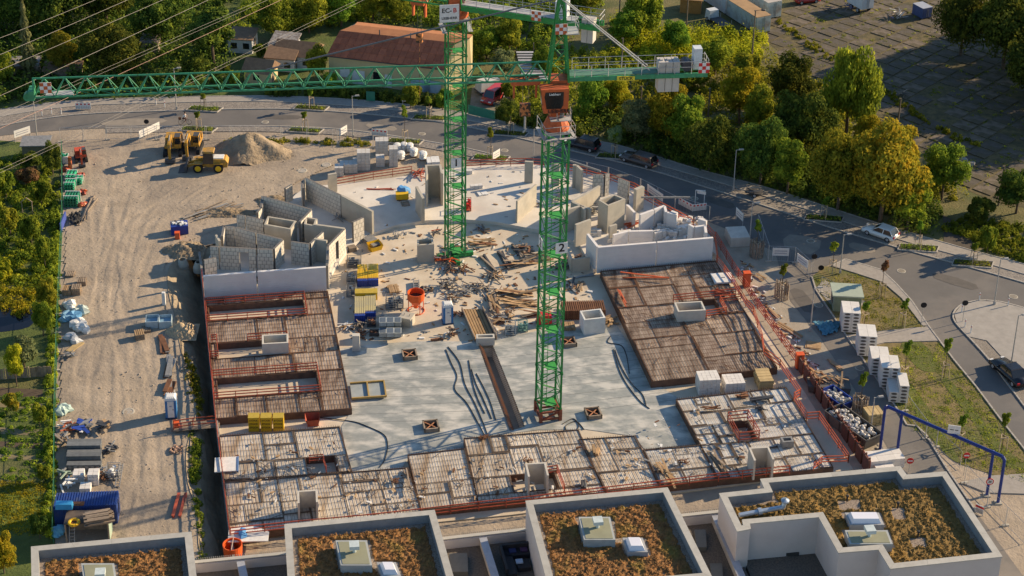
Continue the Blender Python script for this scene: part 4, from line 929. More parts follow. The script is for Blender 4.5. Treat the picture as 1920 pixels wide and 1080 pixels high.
LM = {'green': leaf_mat('leaf_green', (.07, .115, .016), (.135, .185, .022), (.31, .34, .034)),
      'dark': leaf_mat('leaf_dark', (.036, .058, .014), (.07, .095, .018), (.19, .205, .028), .36),  # dark tone, also paints shade into hedges and street trees
      'yellow': leaf_mat('leaf_yellow', (.17, .19, .016), (.29, .28, .02), (.43, .36, .026)),
      'orange': leaf_mat('leaf_orange', (.11, .135, .02), (.26, .215, .022), (.44, .28, .024)),
      'grey': leaf_mat('leaf_grey', (.11, .14, .06), (.17, .2, .085), (.26, .275, .115)),
      'olive': leaf_mat('leaf_olive', (.10, .125, .016), (.195, .205, .022), (.40, .37, .034)),
      'brown': leaf_mat('leaf_brown', (.15, .085, .04), (.22, .13, .06), (.18, .15, .04))}
bark = M('bark', (0.13, 0.095, 0.065), (0.07, 0.05, 0.035), 4, .95); bbark = M('birch_bark', (0.42, 0.39, 0.34), (0.12, 0.11, 0.1), 6, .9)
rl = random.Random(3)
def leaf(V, Fc, c, n, s, drop=0.0):
    n = n.normalized(); a = n.cross(Vector((rl.uniform(-1, 1), rl.uniform(-1, 1), rl.uniform(-1, 1)))).normalized(); b = n.cross(a); k = len(V)
    if drop: a = Vector((rl.uniform(-.3, .3), rl.uniform(-.3, .3), -1)).normalized(); b = a.cross(n).normalized()
    s1, s2 = s*rl.uniform(.7, 1.3), s*rl.uniform(.35, .7)
    V += [tuple(c-a*s1), tuple(c-b*s2), tuple(c+a*s1), tuple(c+b*s2)]; Fc.append((k, k+1, k+2, k+3))
def rdir():
    while 1:
        v = Vector((rl.uniform(-1, 1), rl.uniform(-1, 1), rl.uniform(-1, 1)))
        if .05 < v.length < 1: return v.normalized()
def crown_mesh(kind, R, Hc, n, ls, lumps=18, z0=0.0):
    V, Fc = [], []
    if kind == 'cone':
        for i in range(n):
            f = rl.random()**1.6; tier = f*Hc; ph = rl.uniform(0, 2*pi); arm = (math.floor(ph/(2*pi)*9)+.5)/9*2*pi; ph = arm+(ph-arm)*.55
            r = R*(1-f)**.9*rl.uniform(.25, 1)*(.75+.25*sin(f*40)); c = Vector((cos(ph)*r, sin(ph)*r, z0+tier-r*.3)); leaf(V, Fc, c, Vector((cos(ph), sin(ph), .8))+rdir()*.6, ls)
    else:
        Ls = []
        for i in range(lumps):
            d = rdir(); f = rl.uniform(.35, .8)
            if d.z < -.5: d.z *= .4
            Ls.append((Vector((d.x*R*f, d.y*R*f, z0+Hc/2+d.z*Hc/2*f)), rl.uniform(.2, .44)*min(R, Hc/2)))
        Ls.append((Vector((0, 0, z0+Hc*.55)), .55*min(R, Hc/2)))
        tot = sum(r*r for _, r in Ls)
        for c0, r in Ls:
            for i in range(int(n*r*r/tot)):
                d = rdir(); 
                if d.z < 0 and rl.random() < .45: d.z = -d.z
                c = c0+d*r*rl.uniform(.72, 1.12)
                if kind == 'weep': c.z -= abs(rl.gauss(0, .35))*r
                leaf(V, Fc, c, d+rdir()*.7, ls, kind == 'weep')
    me = bpy.data.meshes.new('crown'); me.from_pydata(V, [], Fc); me.update(); return me
def trunk_mesh(h, r, limbs=5, spread=1.5):
    m = MB(); m.tube((0, 0, -.1), (0.05*h*.3, 0, h*.55), r, 7, r*.7); m.tube((0.05*h*.3, 0, h*.55), (0, .1, h), r*.7, 6, r*.3)
    for i in range(limbs):
        a = i*2*pi/limbs+.4; z = h*(.4+.45*i/limbs); m.tube((0, 0, z), (cos(a)*spread, sin(a)*spread, z+spread*.9), r*.4, 5, r*.12)
    return m.mesh('trunk')
CV = {'round': (crown_mesh('round', 3.4, 6.9, 9000, .22, 30, .6), trunk_mesh(5.5, .2, 6, 1.8), 3.4, 7.6),
      'round2': (crown_mesh('round', 3.0, 7.6, 8500, .22, 26, .5), trunk_mesh(5.5, .19, 5, 1.6), 3.0, 8.2),
      'tall': (crown_mesh('round', 2.4, 8.5, 6500, .24, 26, 1.0), trunk_mesh(7, .17, 7, 1.2), 2.4, 9.5),
      'weep': (crown_mesh('weep', 3.3, 10.2, 12000, .2, 40, .7), trunk_mesh(9.5, .2, 8, 1.8), 3.3, 11),
      'cone': (crown_mesh('cone', 2.2, 10.5, 7000, .26, z0=.8), trunk_mesh(10, .18, 3, .6), 2.2, 11.3),
      'big': (crown_mesh('round', 4.8, 9.6, 17000, .23, 46, .4), trunk_mesh(7.5, .28, 8, 2.6), 4.8, 10.0),
      'bush': (crown_mesh('round', 1.7, 2.6, 2600, .17, 13, .05), trunk_mesh(1.6, .07, 5, .7), 1.7, 2.7),
      'bush2': (crown_mesh('round', 1.5, 2.2, 2200, .16, 10, .05), trunk_mesh(1.4, .06, 5, .6), 1.5, 2.3)}
for k in CV.values(): k[1].materials.append(bark)
_cm = {}
def crown_of(kind, col):
    if (kind, col) not in _cm:
        me = CV[kind][0].copy(); me.materials.append(LM[col]); _cm[(kind, col)] = me
    return _cm[(kind, col)]
def tree(label, bx, by, wpx, ytop, kind='round', col='green', name='tree', group=None, cat='tree', z=0.0, sag=.94):
    if kind in ('round', 'round2') and wpx >= 98: kind = 'big'
    b = P(bx, by, z); R_, Ht = CV[kind][2], CV[kind][3]
    e = P(bx+wpx/2, by, z); sx = (e.x-b.x)/R_*sag; sz = max(.5, (upz(b, ytop)-z))/Ht*.97
    t = T(name, label, cat, b, rl.uniform(0, 6.28), group); t.scale = (sx, sx, sz)
    link('trunk', CV[kind][1], None, t); link('crown', crown_of(kind, col), None, t); return t
# -- right band between the street and the concrete yard
RB_ = [('tall drooping birch with yellow green crown beside the concrete yard', 1585, 268, 120, 62, 'weep', 'olive'),
 ('dark round tree left of the tall drooping birch', 1482, 205, 92, 97, 'round', 'dark'),
 ('mottled dark tree in front of the tall drooping birch', 1500, 300, 125, 165, 'round', 'dark'),
 ('golden yellow tree standing left of the mottled dark tree', 1385, 235, 92, 125, 'round2', 'yellow'),
 ('largest orange leaved tree above the street', 1650, 415, 165, 228, 'round', 'orange'),
 ('green and orange tree at the left of the largest orange tree', 1570, 395, 120, 240, 'round2', 'olive'),
 ('yellow green tree at the street end of the largest orange tree', 1700, 430, 90, 330, 'round2', 'olive'),
 ('dark green tree right of the largest orange tree', 1765, 375, 95, 265, 'round', 'green'),
 ('bright yellow bush below the yellow name board of the counter jib', 1153, 210, 66, 143, 'round', 'yellow'),
 ('grey green tree below the hanging ballast of the nearer crane', 1190, 268, 76, 187, 'round2', 'grey'),
 ('tall yellow green tree right of the grey green tree', 1250, 265, 90, 150, 'round', 'yellow'),
 ('yellow green bushy tree halfway between the birch and the nearer crane', 1285, 285, 85, 175, 'round', 'green'),
 ('dark tree right behind the nearer crane cab', 1110, 225, 62, 140, 'round', 'green'),
 ('small pale tree by the street right of the nearer crane', 1153, 290, 34, 222, 'tall', 'grey'),
 ('dark broad tree above the parked estate car', 1330, 320, 100, 215, 'round', 'dark'),  # leaves kept dark to paint the shade low in this belt
 ('dark tree hanging over the pavement left of the orange trees', 1425, 345, 100, 215, 'round', 'dark'),
 ('green tree between the mottled tree and the pavement', 1475, 365, 80, 260, 'round2', 'green'),
 ('olive tree crowding the golden yellow tree', 1425, 260, 72, 160, 'round2', 'olive'),
 ('yellowish small tree at the foot of the birch', 1620, 300, 60, 215, 'round2', 'yellow'),
 ('small orange tree right of the birch foot', 1690, 330, 75, 238, 'round2', 'orange'),
 ('round bright bush beside the dark side track', 1850, 477, 52, 420, 'bush', 'green'),
 ('dark bushy tree at the right picture edge above the side track', 1905, 400, 90, 315, 'round', 'dark'),
 ('broad dark shrub behind the wooden pole at the right', 1830, 420, 70, 370, 'bush', 'dark'),
 ('very dark big tree in the top right corner', 1880, 130, 150, -40, 'round', 'dark'),
 ('dark big tree left of the top right corner tree', 1800, 105, 110, -30, 'round2', 'dark'),
 ('dark tree at the right edge above the far yard', 1930, 190, 130, 60, 'round', 'dark'),
 ('dark green tree at the top beside the orange shed', 1265, 100, 62, 35, 'round', 'green'),
 ('yellow green thicket tree in front of the white container', 1340, 140, 80, 70, 'round', 'olive'),
 ('low yellow green tree in front of the grey container', 1400, 160, 80, 95, 'bush', 'olive'),
 ('small tree below the containers at the yard corner', 1300, 165, 70, 110, 'round', 'green'),
 ('tall green tree at the top between the two cranes', 1200, 75, 90, -30, 'round', 'olive'),
 ('green bush right of the farther counter weights', 1170, 90, 70, 20, 'round2', 'green'),
 ('dark green tree behind the far counter jib', 1090, 40, 90, -40, 'round', 'green')]
RB_ += [('dark tree beyond the right edge shading the old yard, %s from the top' % ORD[k], x, y, 150, yt, 'round', 'dark') for k, (x, y, yt) in enumerate(((1990, 60, -80), (2030, 150, 0), (2010, 245, 110), (2090, 90, -60), (2080, 210, 60)))]
for a in RB_: tree(*a, group='trees between the street and the concrete yard')
# -- gardens behind the street
GT = [('tall slender spruce with hanging twigs in the top left', 56, 150, 46, -20, 'cone', 'grey'),
 ('round dark tree above the far end of the long jib', 215, 150, 118, 38, 'round', 'dark'),
 ('small yellowish fruit tree left of the round dark tree', 122, 140, 66, 60, 'round2', 'olive'),
 ('leafy tree at the left edge above the long jib tip', 5, 160, 64, 92, 'round', 'green'),
 ('big dark tree with a bare trunk left of the small white house', 402, 132, 105, -15, 'tall', 'dark'),
 ('dark shrub tree between the trunk and the white house', 368, 150, 60, 100, 'round', 'dark'),
 ('dark tree at the very top left corner', 15, 70, 100, -45, 'round', 'dark'),
 ('dark tree behind the spruce', 110, 70, 110, -60, 'round', 'dark'),
 ('large dark tree in the middle of the dark garden', 300, 90, 120, -30, 'round', 'dark'),
 ('dark tree at the top above the round dark tree', 200, 50, 120, -80, 'round2', 'dark'),
 ('green bushy tree right of the small white house', 515, 75, 85, -10, 'round', 'green'),
 ('green tree behind the bungalow', 580, 62, 80, -20, 'round', 'olive'),
 ('leafy green tree left of the barn roof ridge', 640, 50, 80, -25, 'round', 'green'),
 ('green tree behind the barn ridge', 700, 40, 70, -20, 'round2', 'olive'),
 ('light green tree at the top behind the barn', 745, 42, 60, -15, 'round', 'green'),
 ('yellow green bush in front of the bungalow', 597, 150, 52, 82, 'round', 'olive'),
 ('round green bush left of the bungalow roof', 490, 112, 36, 80, 'bush', 'green'),
 ('broad green tree just right of the barn gable', 912, 110, 66, 50, 'round', 'green'),
 ('green tree behind the farther counter jib', 955, 105, 64, 35, 'round2', 'olive'),
 ('pale green rounded tree beside the striped roof', 945, 140, 52, 92, 'round', 'grey'),
 ('green tree between the striped roof and the nearer crane', 1018, 150, 50, 85, 'round', 'green'),
 ('dark shrub by the drive with the red van', 950, 235, 44, 185, 'round', 'dark'),
 ('yellow green bush beside the red van', 955, 190, 46, 150, 'bush', 'olive'),
 ('green bush in the garden above the long jib middle', 440, 165, 34, 130, 'bush', 'green'),
 ('small bush on the lawn of the white house', 425, 137, 24, 120, 'bush2', 'green'),
 ('leafy bush at the front fence of the barn', 620, 175, 40, 135, 'round', 'green'),
 ('tree in front of the barn under the long jib', 770, 205, 60, 160, 'bush', 'green'),
 ('bush at the barn corner by the farther crane', 830, 208, 46, 165, 'bush', 'green')]
for a in GT: tree(*a, group='trees and bushes in the gardens behind the street')
# -- allotment on the left of the site
AL = [('silvery green tree in the allotment beside the wooden fence', 48, 705, 62, 615, 'tall', 'grey'),
 ('small yellow green tree with a stake by the wooden fence', 32, 725, 44, 645, 'round2', 'yellow'),
 ('bright green bush against the green netting fence', 82, 630, 46, 562, 'round', 'green'),
 ('tall leafy bush at the netting fence above the dark patch', 92, 585, 42, 520, 'round', 'olive'),
 ('yellowing tree in the bottom left corner', 8, 1075, 58, 998, 'round', 'yellow'),
 ('wide reddish brown bush in the allotment', 55, 345, 66, 312, 'bush', 'brown'),
 ('dark bush below the small metal shed', 60, 320, 60, 285, 'bush', 'dark'),
 ('big green bush in the upper allotment at the left edge', 12, 370, 64, 315, 'bush', 'green'),
 ('big green bush in the upper allotment beside the fence', 78, 385, 56, 335, 'bush', 'green'),
 ('dark tree against the fence beside the red machines', 100, 330, 40, 262, 'round', 'dark'),
 ('green shrub in the middle of the allotment', 20, 440, 60, 385, 'bush', 'olive'),
 ('loose green shrub with yellow leaves in the allotment', 60, 460, 60, 400, 'bush', 'green'),
 ('green shrub near the timber frame in the allotment', 85, 500, 44, 440, 'bush', 'green'),
 ('low yellow green shrub at the left edge of the allotment', 10, 520, 60, 480, 'bush2', 'yellow'),
 ('brown green shrub row end beside the fence', 75, 800, 40, 755, 'bush', 'olive'),
 ('bright leafy shrub beside the fence near the blue container', 82, 905, 36, 872, 'bush', 'green'),
 ('dark shrub at the lower end of the fence', 75, 1010, 50, 965, 'bush', 'dark'),
 ('flowering low shrub with orange blooms in the allotment', 22, 770, 46, 735, 'bush2', 'orange')]
for a in AL: tree(*a, group='bushes in the allotment', name='bush' if 'bush' in a[0] or 'shrub' in a[0] else 'tree', cat='bush' if 'bush' in a[0] or 'shrub' in a[0] else 'tree')
# -- masses nobody could count
def thicket(name, label, poly, n, hmin, hmax, col, ls=.2, per=70, z=0.0, rr=(.5, 1.2)):
    V, Fc = [], []; pts = [P(x, y, z) for x, y in poly]; x0, x1 = min(p.x for p in pts), max(p.x for p in pts); y0, y1 = min(p.y for p in pts), max(p.y for p in pts); k = 0; g = 0
    while k < n and g < n*40:
        g += 1; c = Vector((rl.uniform(x0, x1), rl.uniform(y0, y1), 0))
        if not inpoly(c, pts): continue
        k += 1; h = rl.uniform(hmin, hmax); r = rl.uniform(*rr)*max(.5, h*.5)
        for i in range(per):
            d = rdir(); d.z = abs(d.z); leaf(V, Fc, Vector((c.x+d.x*r, c.y+d.y*r, z+d.z*h*rl.uniform(.5, 1))), d+rdir()*.7, ls)
    me = bpy.data.meshes.new(name); me.from_pydata(V, [], Fc); me.update(); o = link(name, me, LM[col], kind='stuff'); tag(o, label, 'undergrowth'); return o
thicket('street_thicket', 'dense dark undergrowth behind the far pavement', [(1090, 250), (1160, 268), (1302, 312), (1440, 350), (1540, 382), (1700, 432), (1750, 440), (1760, 400), (1600, 350), (1440, 280), (1300, 230), (1120, 215)], 560, .6, 3.0, 'dark', .19, 80)
thicket('wild_thicket', 'yellow green scrub between the street trees and the yard', [(1120, 215), (1300, 235), (1440, 285), (1600, 350), (1740, 390), (1800, 370), (1700, 275), (1560, 170), (1440, 110), (1300, 120), (1180, 150)], 620, .5, 2.4, 'olive', .18, 60)
thicket('upper_scrub', 'light green scrub along the edge of the containers', [(1160, 130), (1300, 110), (1420, 120), (1440, 70), (1330, 60), (1250, 60), (1150, 40)], 420, .6, 2.4, 'yellow', .18, 60)
thicket('dark_garden_mass', 'dark mass of foliage in the shaded gardens', [(-60, 200), (0, 200), (140, 184), (330, 178), (440, 172), (420, 60), (440, -40), (-60, -60)], 620, 1.0, 4.0, 'dark', .26, 75, rr=(.7, 1.4))
thicket('garden_scrub', 'green bushes filling the gardens behind the barn', [(430, 60), (480, -40), (1100, -40), (1130, 20), (1040, 100), (880, 120), (880, 60), (700, 35), (600, 55)], 760, .8, 3.2, 'green', .22, 65)
thicket('middle_scrub', 'sunlit scrub between the barn drive and the nearer crane', [(960, 225), (1100, 255), (1120, 215), (1180, 150), (1150, 90), (1040, 100), (970, 160)], 260, .6, 2.2, 'olive', .18, 60)
thicket('street_hedge', 'dark trimmed hedge in front of the barn', [(500, 182), (610, 183), (700, 189), (830, 204), (832, 196), (700, 181), (610, 175), (500, 174)], 150, 1.3, 1.8, 'dark', .16, 90, rr=(.35, .6))
thicket('drive_hedge', 'dark hedge beside the green gate of the drive', [(930, 226), (1000, 242), (1090, 262), (1095, 252), (1010, 225), (940, 208)], 90, 1.2, 2.2, 'dark', .17, 90, rr=(.4, .8))
thicket('allotment_growth', 'tangled green growth covering the allotment', [(-40, 290), (108, 300), (112, 400), (100, 560), (-40, 520)], 380, .3, 1.2, 'green', .15, 60)
thicket('fence_growth', 'strip of weeds along the green netting fence', [(96, 400), (114, 400), (108, 640), (100, 1010), (82, 1010), (88, 640)], 260, .3, 1.0, 'olive', .12, 55, rr=(.4, .8))
thicket('allotment_beds', 'rows of green crops and weeds in the lower allotment', [(-40, 720), (84, 740), (84, 900), (-40, 900)], 110, .1, .45, 'green', .11, 45, rr=(.5, 1.0))
thicket('allotment_lawn_edge', 'yellow green weeds beside the dark patch', [(-40, 540), (60, 545), (80, 570), (60, 600), (-30, 575)], 70, .3, .9, 'yellow', .13, 55)
thicket('bank_weeds', 'weeds on the sloping bank of the excavation', [(345, 660), (362, 680), (380, 760), (372, 790), (352, 740)], 60, .3, .8, 'olive', .12, 50, z=-.35, rr=(.5, .9))
thicket('lower_bank_weeds', 'weeds on the bank near the leftmost roof', [(355, 800), (375, 830), (378, 1040), (400, 1060), (372, 1060), (356, 860)], 70, .3, .8, 'green', .12, 50, z=-.3, rr=(.5, .9))
thicket('sand_verge_weeds', 'grassy weeds on the verge behind the sand heap', [(420, 262), (640, 262), (700, 270), (690, 276), (560, 268), (420, 272)], 90, .25, .7, 'olive', .13, 45, rr=(.5, 1))
thicket('track_grass', 'tall grass around the dark side track', [(1760, 430), (1820, 400), (1930, 430), (1990, 520), (1925, 492), (1850, 470), (1800, 440)], 260, .3, .9, 'green', .14, 50, rr=(.5, 1))
thicket('yard_weed_strip', 'strip of tall weeds crossing the concrete yard', [(1452, 40), (1462, 38), (1545, 95), (1640, 150), (1725, 215), (1800, 258), (1845, 268), (1835, 275), (1785, 262), (1700, 212), (1630, 160), (1535, 105)], 190, .3, .8, 'olive', .14, 45, rr=(.4, .7))
thicket('verge_tufts', 'grass tufts on the verges beside the access lane', [(1524, 520), (1600, 514), (1655, 532), (1735, 614), (1690, 618), (1590, 626)], 420, .06, .22, 'olive', .07, 16, rr=(.5, 1))
thicket('swale_tufts', 'grass tufts on the long verge below the cross path', [(1612, 658), (1760, 643), (1830, 730), (1925, 853), (1960, 920), (1860, 888), (1800, 868), (1700, 796)], 900, .06, .25, 'olive', .07, 16, rr=(.5, 1))
thicket('lawn_tufts', 'bright grass covering the lower allotment lawn', [(-40, 905), (88, 905), (88, 1000), (-40, 1000)], 500, .06, .22, 'yellow', .08, 18, rr=(.6, 1.2))
thicket('upper_lawn_tufts', 'bright grass and weeds in the middle allotment', [(-40, 470), (95, 470), (92, 560), (-40, 545)], 300, .1, .5, 'yellow', .1, 30, rr=(.6, 1.2))
thicket('yard_weeds', 'weeds growing in the joints of the old concrete yard', [(1450, 60), (1560, -30), (1930, -30), (1930, 360), (1820, 350), (1740, 290), (1640, 200), (1540, 140)], 520, .08, .4, 'olive', .1, 22, rr=(.4, .9))
# ================================================================ SITE EQUIPMENT
red = M('rail_red', (0.44, 0.085, 0.042), (0.30, 0.065, 0.036), 2.5, .7, rnd=.2)
ored = M('orange_red', (0.72, 0.115, 0.02), (0.6, 0.09, 0.02), 2, .5)
wood = M('timber', (0.42, 0.28, 0.15), (0.30, 0.19, 0.10), 3, .85, rnd=.2); gwood = M('grey_timber', (0.30, 0.235, 0.175), (0.2, 0.155, 0.115), 3, .9, rnd=.25)
steel = M('grey_steel', (0.28, 0.28, 0.275), (0.19, 0.19, 0.19), 3, .5, rnd=.15); dsteel = M('dark_steel', (0.07, 0.07, 0.075), None, 3, .6)
ylw = M('yellow_paint', (0.72, 0.45, 0.015), (0.62, 0.37, 0.015), 2, .5); blu = M('blue_paint', (0.02, 0.055, 0.30), (0.018, 0.045, 0.24), 1.5, .5)
rustm = M('rust_brown', (0.20, 0.09, 0.045), (0.12, 0.055, 0.03), 2, .85, rnd=.2); whitep = M('white_plastic', (0.74, 0.73, 0.70), None, 3, .5)
def U3(z): return Vector((0, 0, z))
def railing(label, pts, h=1.1, sp=2.2, rails=3, mat=red, rw=.045, rh=.10, posts=True, group='red edge protection railings', name='edge_railing', cat='railing', lean=0):
    pts = [Vector(p) for p in pts]; o = pts[0].copy(); t = T(name, label, cat, o, group=group)
    for p, q in zip(pts[:-1], pts[1:]):
        n = max(1, round((q-p).length/sp))
        for i in range(n): MB(o).beam(p.lerp(q, i/n), p.lerp(q, i/n)+U3(h), .07).build('post', mat, t)
        for k in range(rails): z = U3(h*(k+1)/rails-.06); MB(o).beam(p+z, q+z, rw, rh).build('rail', mat, t)
    MB(o).beam(pts[-1], pts[-1]+U3(h), .07).build('post', mat, t); return t
def ring(at, h): return [at(h[0], h[2]), at(h[1], h[2]), at(h[1], h[3]), at(h[0], h[3]), at(h[0], h[2])]
def PP(z, *px): return [P(x, y, z) for x, y in px]
railing('red railing round the opening next to the left white wall', ring(atL, (.0, .80, .05, .21)), .95)
railing('red railing behind the grey box in the middle of the left deck', [atL(.30, .40), atL(.61, .40), atL(.61, .50)], .95)
railing('red railing round the lowest long opening of the left deck', ring(atL, (.0, .80, .68, .86)), .95)
railing('small red railing at the left rim of the left deck', [atL(.02, .38), atL(.06, .38), atL(.06, .52), atL(.0, .52)], .9)
railing('long red railing on the rim above the excavation', [p+U3(.02) for p in BLE[1:6]], 1.0, 2.4)
railing('red railing round the box opening of the right deck', [atR(.47, .35), atR(1.0, .35)], .95)
railing('red railing in front of the box opening of the right deck', [atR(.50, .53), atR(.84, .51), atR(.84, .40), atR(1.02, .40)], .95, mat=M('rail_orange', (0.60, 0.13, 0.05), (0.48, .1, .04), 2, .6, rnd=.1))
ro = MATS['rail_orange']
railing('orange red railing stepping along the right deck', PP(.8, (1343, 492), (1372, 532), (1398, 575), (1412, 590), (1428, 640), (1432, 668), (1462, 690)), 1.05, mat=ro)
railing('long red double railing beside the white panelled deck', PP(.8, (1462, 690), (1500, 745), (1488, 752), (1512, 790), (1535, 788), (1590, 868)), 1.05, mat=ro)
railing('outer red railing along the formwork towards the lane', PP(.1, (1341, 452), (1372, 505), (1420, 580), (1480, 665), (1535, 745), (1630, 885)), 1.3, 2.0, 4)
railing('red railing at the corner below the white panelled deck', PP(.8, (1525, 882), (1540, 870), (1590, 868)), .9, mat=ro)
railing('long red railing along the front of the left decks', PP(.8, (433, 1006), (560, 993), (690, 981), (790, 970)), 1.0, 2.6)
railing('long red railing along the front of the middle decks', PP(.8, (792, 970), (898, 957), (1000, 946), (1136, 929)), 1.0, 2.6)
railing('red railing along the front between the two right roofs', PP(.8, (1138, 929), (1237, 917), (1347, 903), (1480, 889)), 1.0, 2.6)
railing('red cage railing round the stair opening of the white deck', ring(atW, (.33, .51, .35, .61)), 1.2, 1.6)
railing('red railing along the far left arc of the upper slab', PP(.5, (628, 349), (700, 336), (772, 326)), 1.1)
railing('red railing along the far arc between the cranes', PP(.5, (873, 315), (930, 312), (985, 311), (1020, 313)), 1.1)
railing('red railing along the arc behind the right walls', PP(.5, (1062, 322), (1100, 328), (1145, 341), (1190, 358), (1215, 375)), 1.1, mat=ro)
railing('red railing on the arc right of the lift shaft', PP(.5, (1206, 375), (1235, 392), (1265, 407), (1300, 427)), 1.1, mat=ro)
railing('red railing at the outer end of the right white wall', PP(.3, (1318, 428), (1340, 452), (1345, 492)), 1.1, mat=ro)
railing('red railing round the opening in the pale left deck', PP(.8, (580, 868), (606, 866), (612, 888)), .9)
railing('red railing beside the stair core of the middle deck', PP(.8, (1022, 892), (1044, 888), (1058, 925)), 1.0)
railing('orange trestle railing on the gangway over the excavation', PP(.3, (326, 806), (362, 801), (405, 797)), 1.1, 1.8, 3)
t = T('gangway', 'timber gangway bridging the excavation to the left deck', 'gangway', P(325, 800, .3)); o = t.location
for k in range(5): MB(o).beam(P(325, 796+k*3, .3), P(412, 788+k*3, .5), .22, .06).build('plank', gwood, t)
# formwork panels on the right
A_, B_ = P(1497, 690, .0), P(1632, 893, .0)
for k in range(11):
    p, q = A_.lerp(B_, k/11+.006), A_.lerp(B_, (k+.86)/11); o = p.copy()
    t = T('formwork_screen', 'dark red brown formwork panel, %s from the top of the row beside the lane' % ORD[k], 'formwork', o, group='formwork panels beside the lane')
    dk = M('formwork_brown', (0.13, 0.06, 0.045), (0.08, 0.04, 0.032), 1.5, .8, rnd=.2); nrm = Vector(((q-p).y, -(q-p).x, 0)).normalized()
    MB(o).beam(p+U3(.65)+nrm*.15, q+U3(.65)+nrm*.15, .12, 1.9).build('board', dk, t)
    for f in (.2, .8): e = p.lerp(q, f); MB(o).beam(e+U3(-.2), e+U3(1.75), .14, .1).build('waler', rustm, t)
    e = p.lerp(q, .5); MB(o).beam(e+U3(1.3), e-nrm*.9+U3(.1), .09).build('prop', red, t)
# openings framed in the slab
def well(label, x, y, w=1.5):
    c = P(x, y, .1); t = T('framed_opening', label, 'opening', c, .15, 'timber framed openings in the grey slab')
    MB().box(0, 0, .004, w-.1, w-.1, .02).build('shade_plate', M('well_shade', (0.05, 0.035, 0.03), None, 3, .9), t)  # dark plate laid on the slab paints the shade inside the frame
    for a in range(4): m = MB(); m.box(0, -w/2+.07, .0, w, .14, .42, 0); ob = m.build('frame_board', gwood, t); ob.rotation_euler.z = a*pi/2
    for s in (-1, 1): MB().beam((-w/2+.15, s*w/2*.8, .3), (w/2-.15, -s*w/2*.8, .3), .09, .05).build('brace', M('brace_orange', (0.45, 0.2, 0.1), None, 3, .8), t)
for a in (('square timber framed opening nearest the yard machines', 768, 668), ('square timber framed opening near the lower rebar decks', 808, 802), ('timber framed opening behind the nearer crane', 1066, 644), ('square timber framed opening right of the nearer crane foot', 1112, 778)): well(*a)
# concrete boxes standing on decks
def openbox(label, x, y, w, d, h, z, rz=.15, mat=conc, th=.18, name='concrete_box', miss=None):
    t = T(name, label, 'concrete box', P(x, y, z), rz)
    for k, (bx, by, sx, sy) in enumerate(((0, -d/2+th/2, w, th), (0, d/2-th/2, w, th), (-w/2+th/2, 0, th, d-2*th-.01), (w/2-th/2, 0, th, d-2*th-.01))):
        if k != miss: MB().box(bx, by, 0, sx, sy, h).build('side_wall', mat, t)
    return t
pc = M('precast', (0.55, 0.52, 0.46), (0.47, 0.44, 0.39), 1, .85)
openbox('grey concrete box in the middle of the left dark deck', 517, 660, 2.7, 1.7, 1.6, .5, .1, pc)
openbox('grey concrete box in the railed opening of the right deck', 1292, 600, 3.0, 1.8, 1.7, .4, .1, pc)
openbox('U shaped concrete stair core on the middle deck', 1006, 920, 1.9, 2.1, 2.3, .6, .1, pc, miss=0)
openbox('U shaped concrete stair core on the white deck', 1425, 888, 1.9, 2.1, 2.2, .6, .1, pc, miss=0)
openbox('pale concrete stair core behind the second green roof', 578, 966, 1.8, 1.9, 2.0, .6, .1, pc, miss=0)
openbox('white concrete box without lid at the slab edge', 1110, 618, 2.3, 1.8, 1.9, .08, .2, M('precast_white', (0.66, 0.65, 0.62), None, 1, .85), miss=None)
openbox('small concrete upstand at the head of the trench', 910, 644, 1.9, .8, .9, .08, .05, pc)
openbox('small steel box on the white deck', 1475, 835, 1.1, .8, .7, .8, .1, steel)
# stacks
def stack(label, x, y, nx, nz, L, wd, ht, z=.06, rz=0.0, mat=wood, name='timber_stack', cat='timber stack', jit=.03, part='plank', group=None, gap=.03, ny=1):
    t = T(name, label, cat, P(x, y, z), rz, group); me = MB().box(0, 0, 0, wd-gap, L, ht-gap*.6).mesh(part); me.materials.append(mat)
    for k in range(nz):
        for i in range(nx):
            for j in range(ny): link(part, me, None, t, ((i-(nx-1)/2)*wd+random.uniform(-jit, jit), (j-(ny-1)/2)*L+random.uniform(-jit, jit)*2, k*ht), random.uniform(-jit, jit)*.3)
    return t
def beams(label, x, y, L, yl=ylw):
    t = stack(label, x, y, 6, 3, L, .19, .27, .06, .04, yl, 'formwork_beams', 'formwork beams', .01, 'beam', 'stacks of yellow and blue formwork beams')
    me = MB().box(0, 0, 0, .175, .5, .255).mesh('beam_end'); me.materials.append(blu)
    for k in range(3):
        for i in range(6): link('beam_end', me, None, t, ((i-2.5)*.19, -L/2-.02, k*.27-.003))
    return t
beams('stack of yellow beams with blue ends, rear left of four', 680, 521, 3.2); beams('stack of yellow beams with blue ends, rear right of four', 700, 520, 3.2)
yw = M('weathered_yellow', (0.50, 0.42, 0.20), (0.25, 0.26, 0.25), 5, .7, stretch=(1, .1, 1))
beams('stack of weathered yellow beams, front left of four', 675, 584, 3.6, yw); beams('stack of weathered yellow beams, front right of four', 695, 580, 3.4, yw)
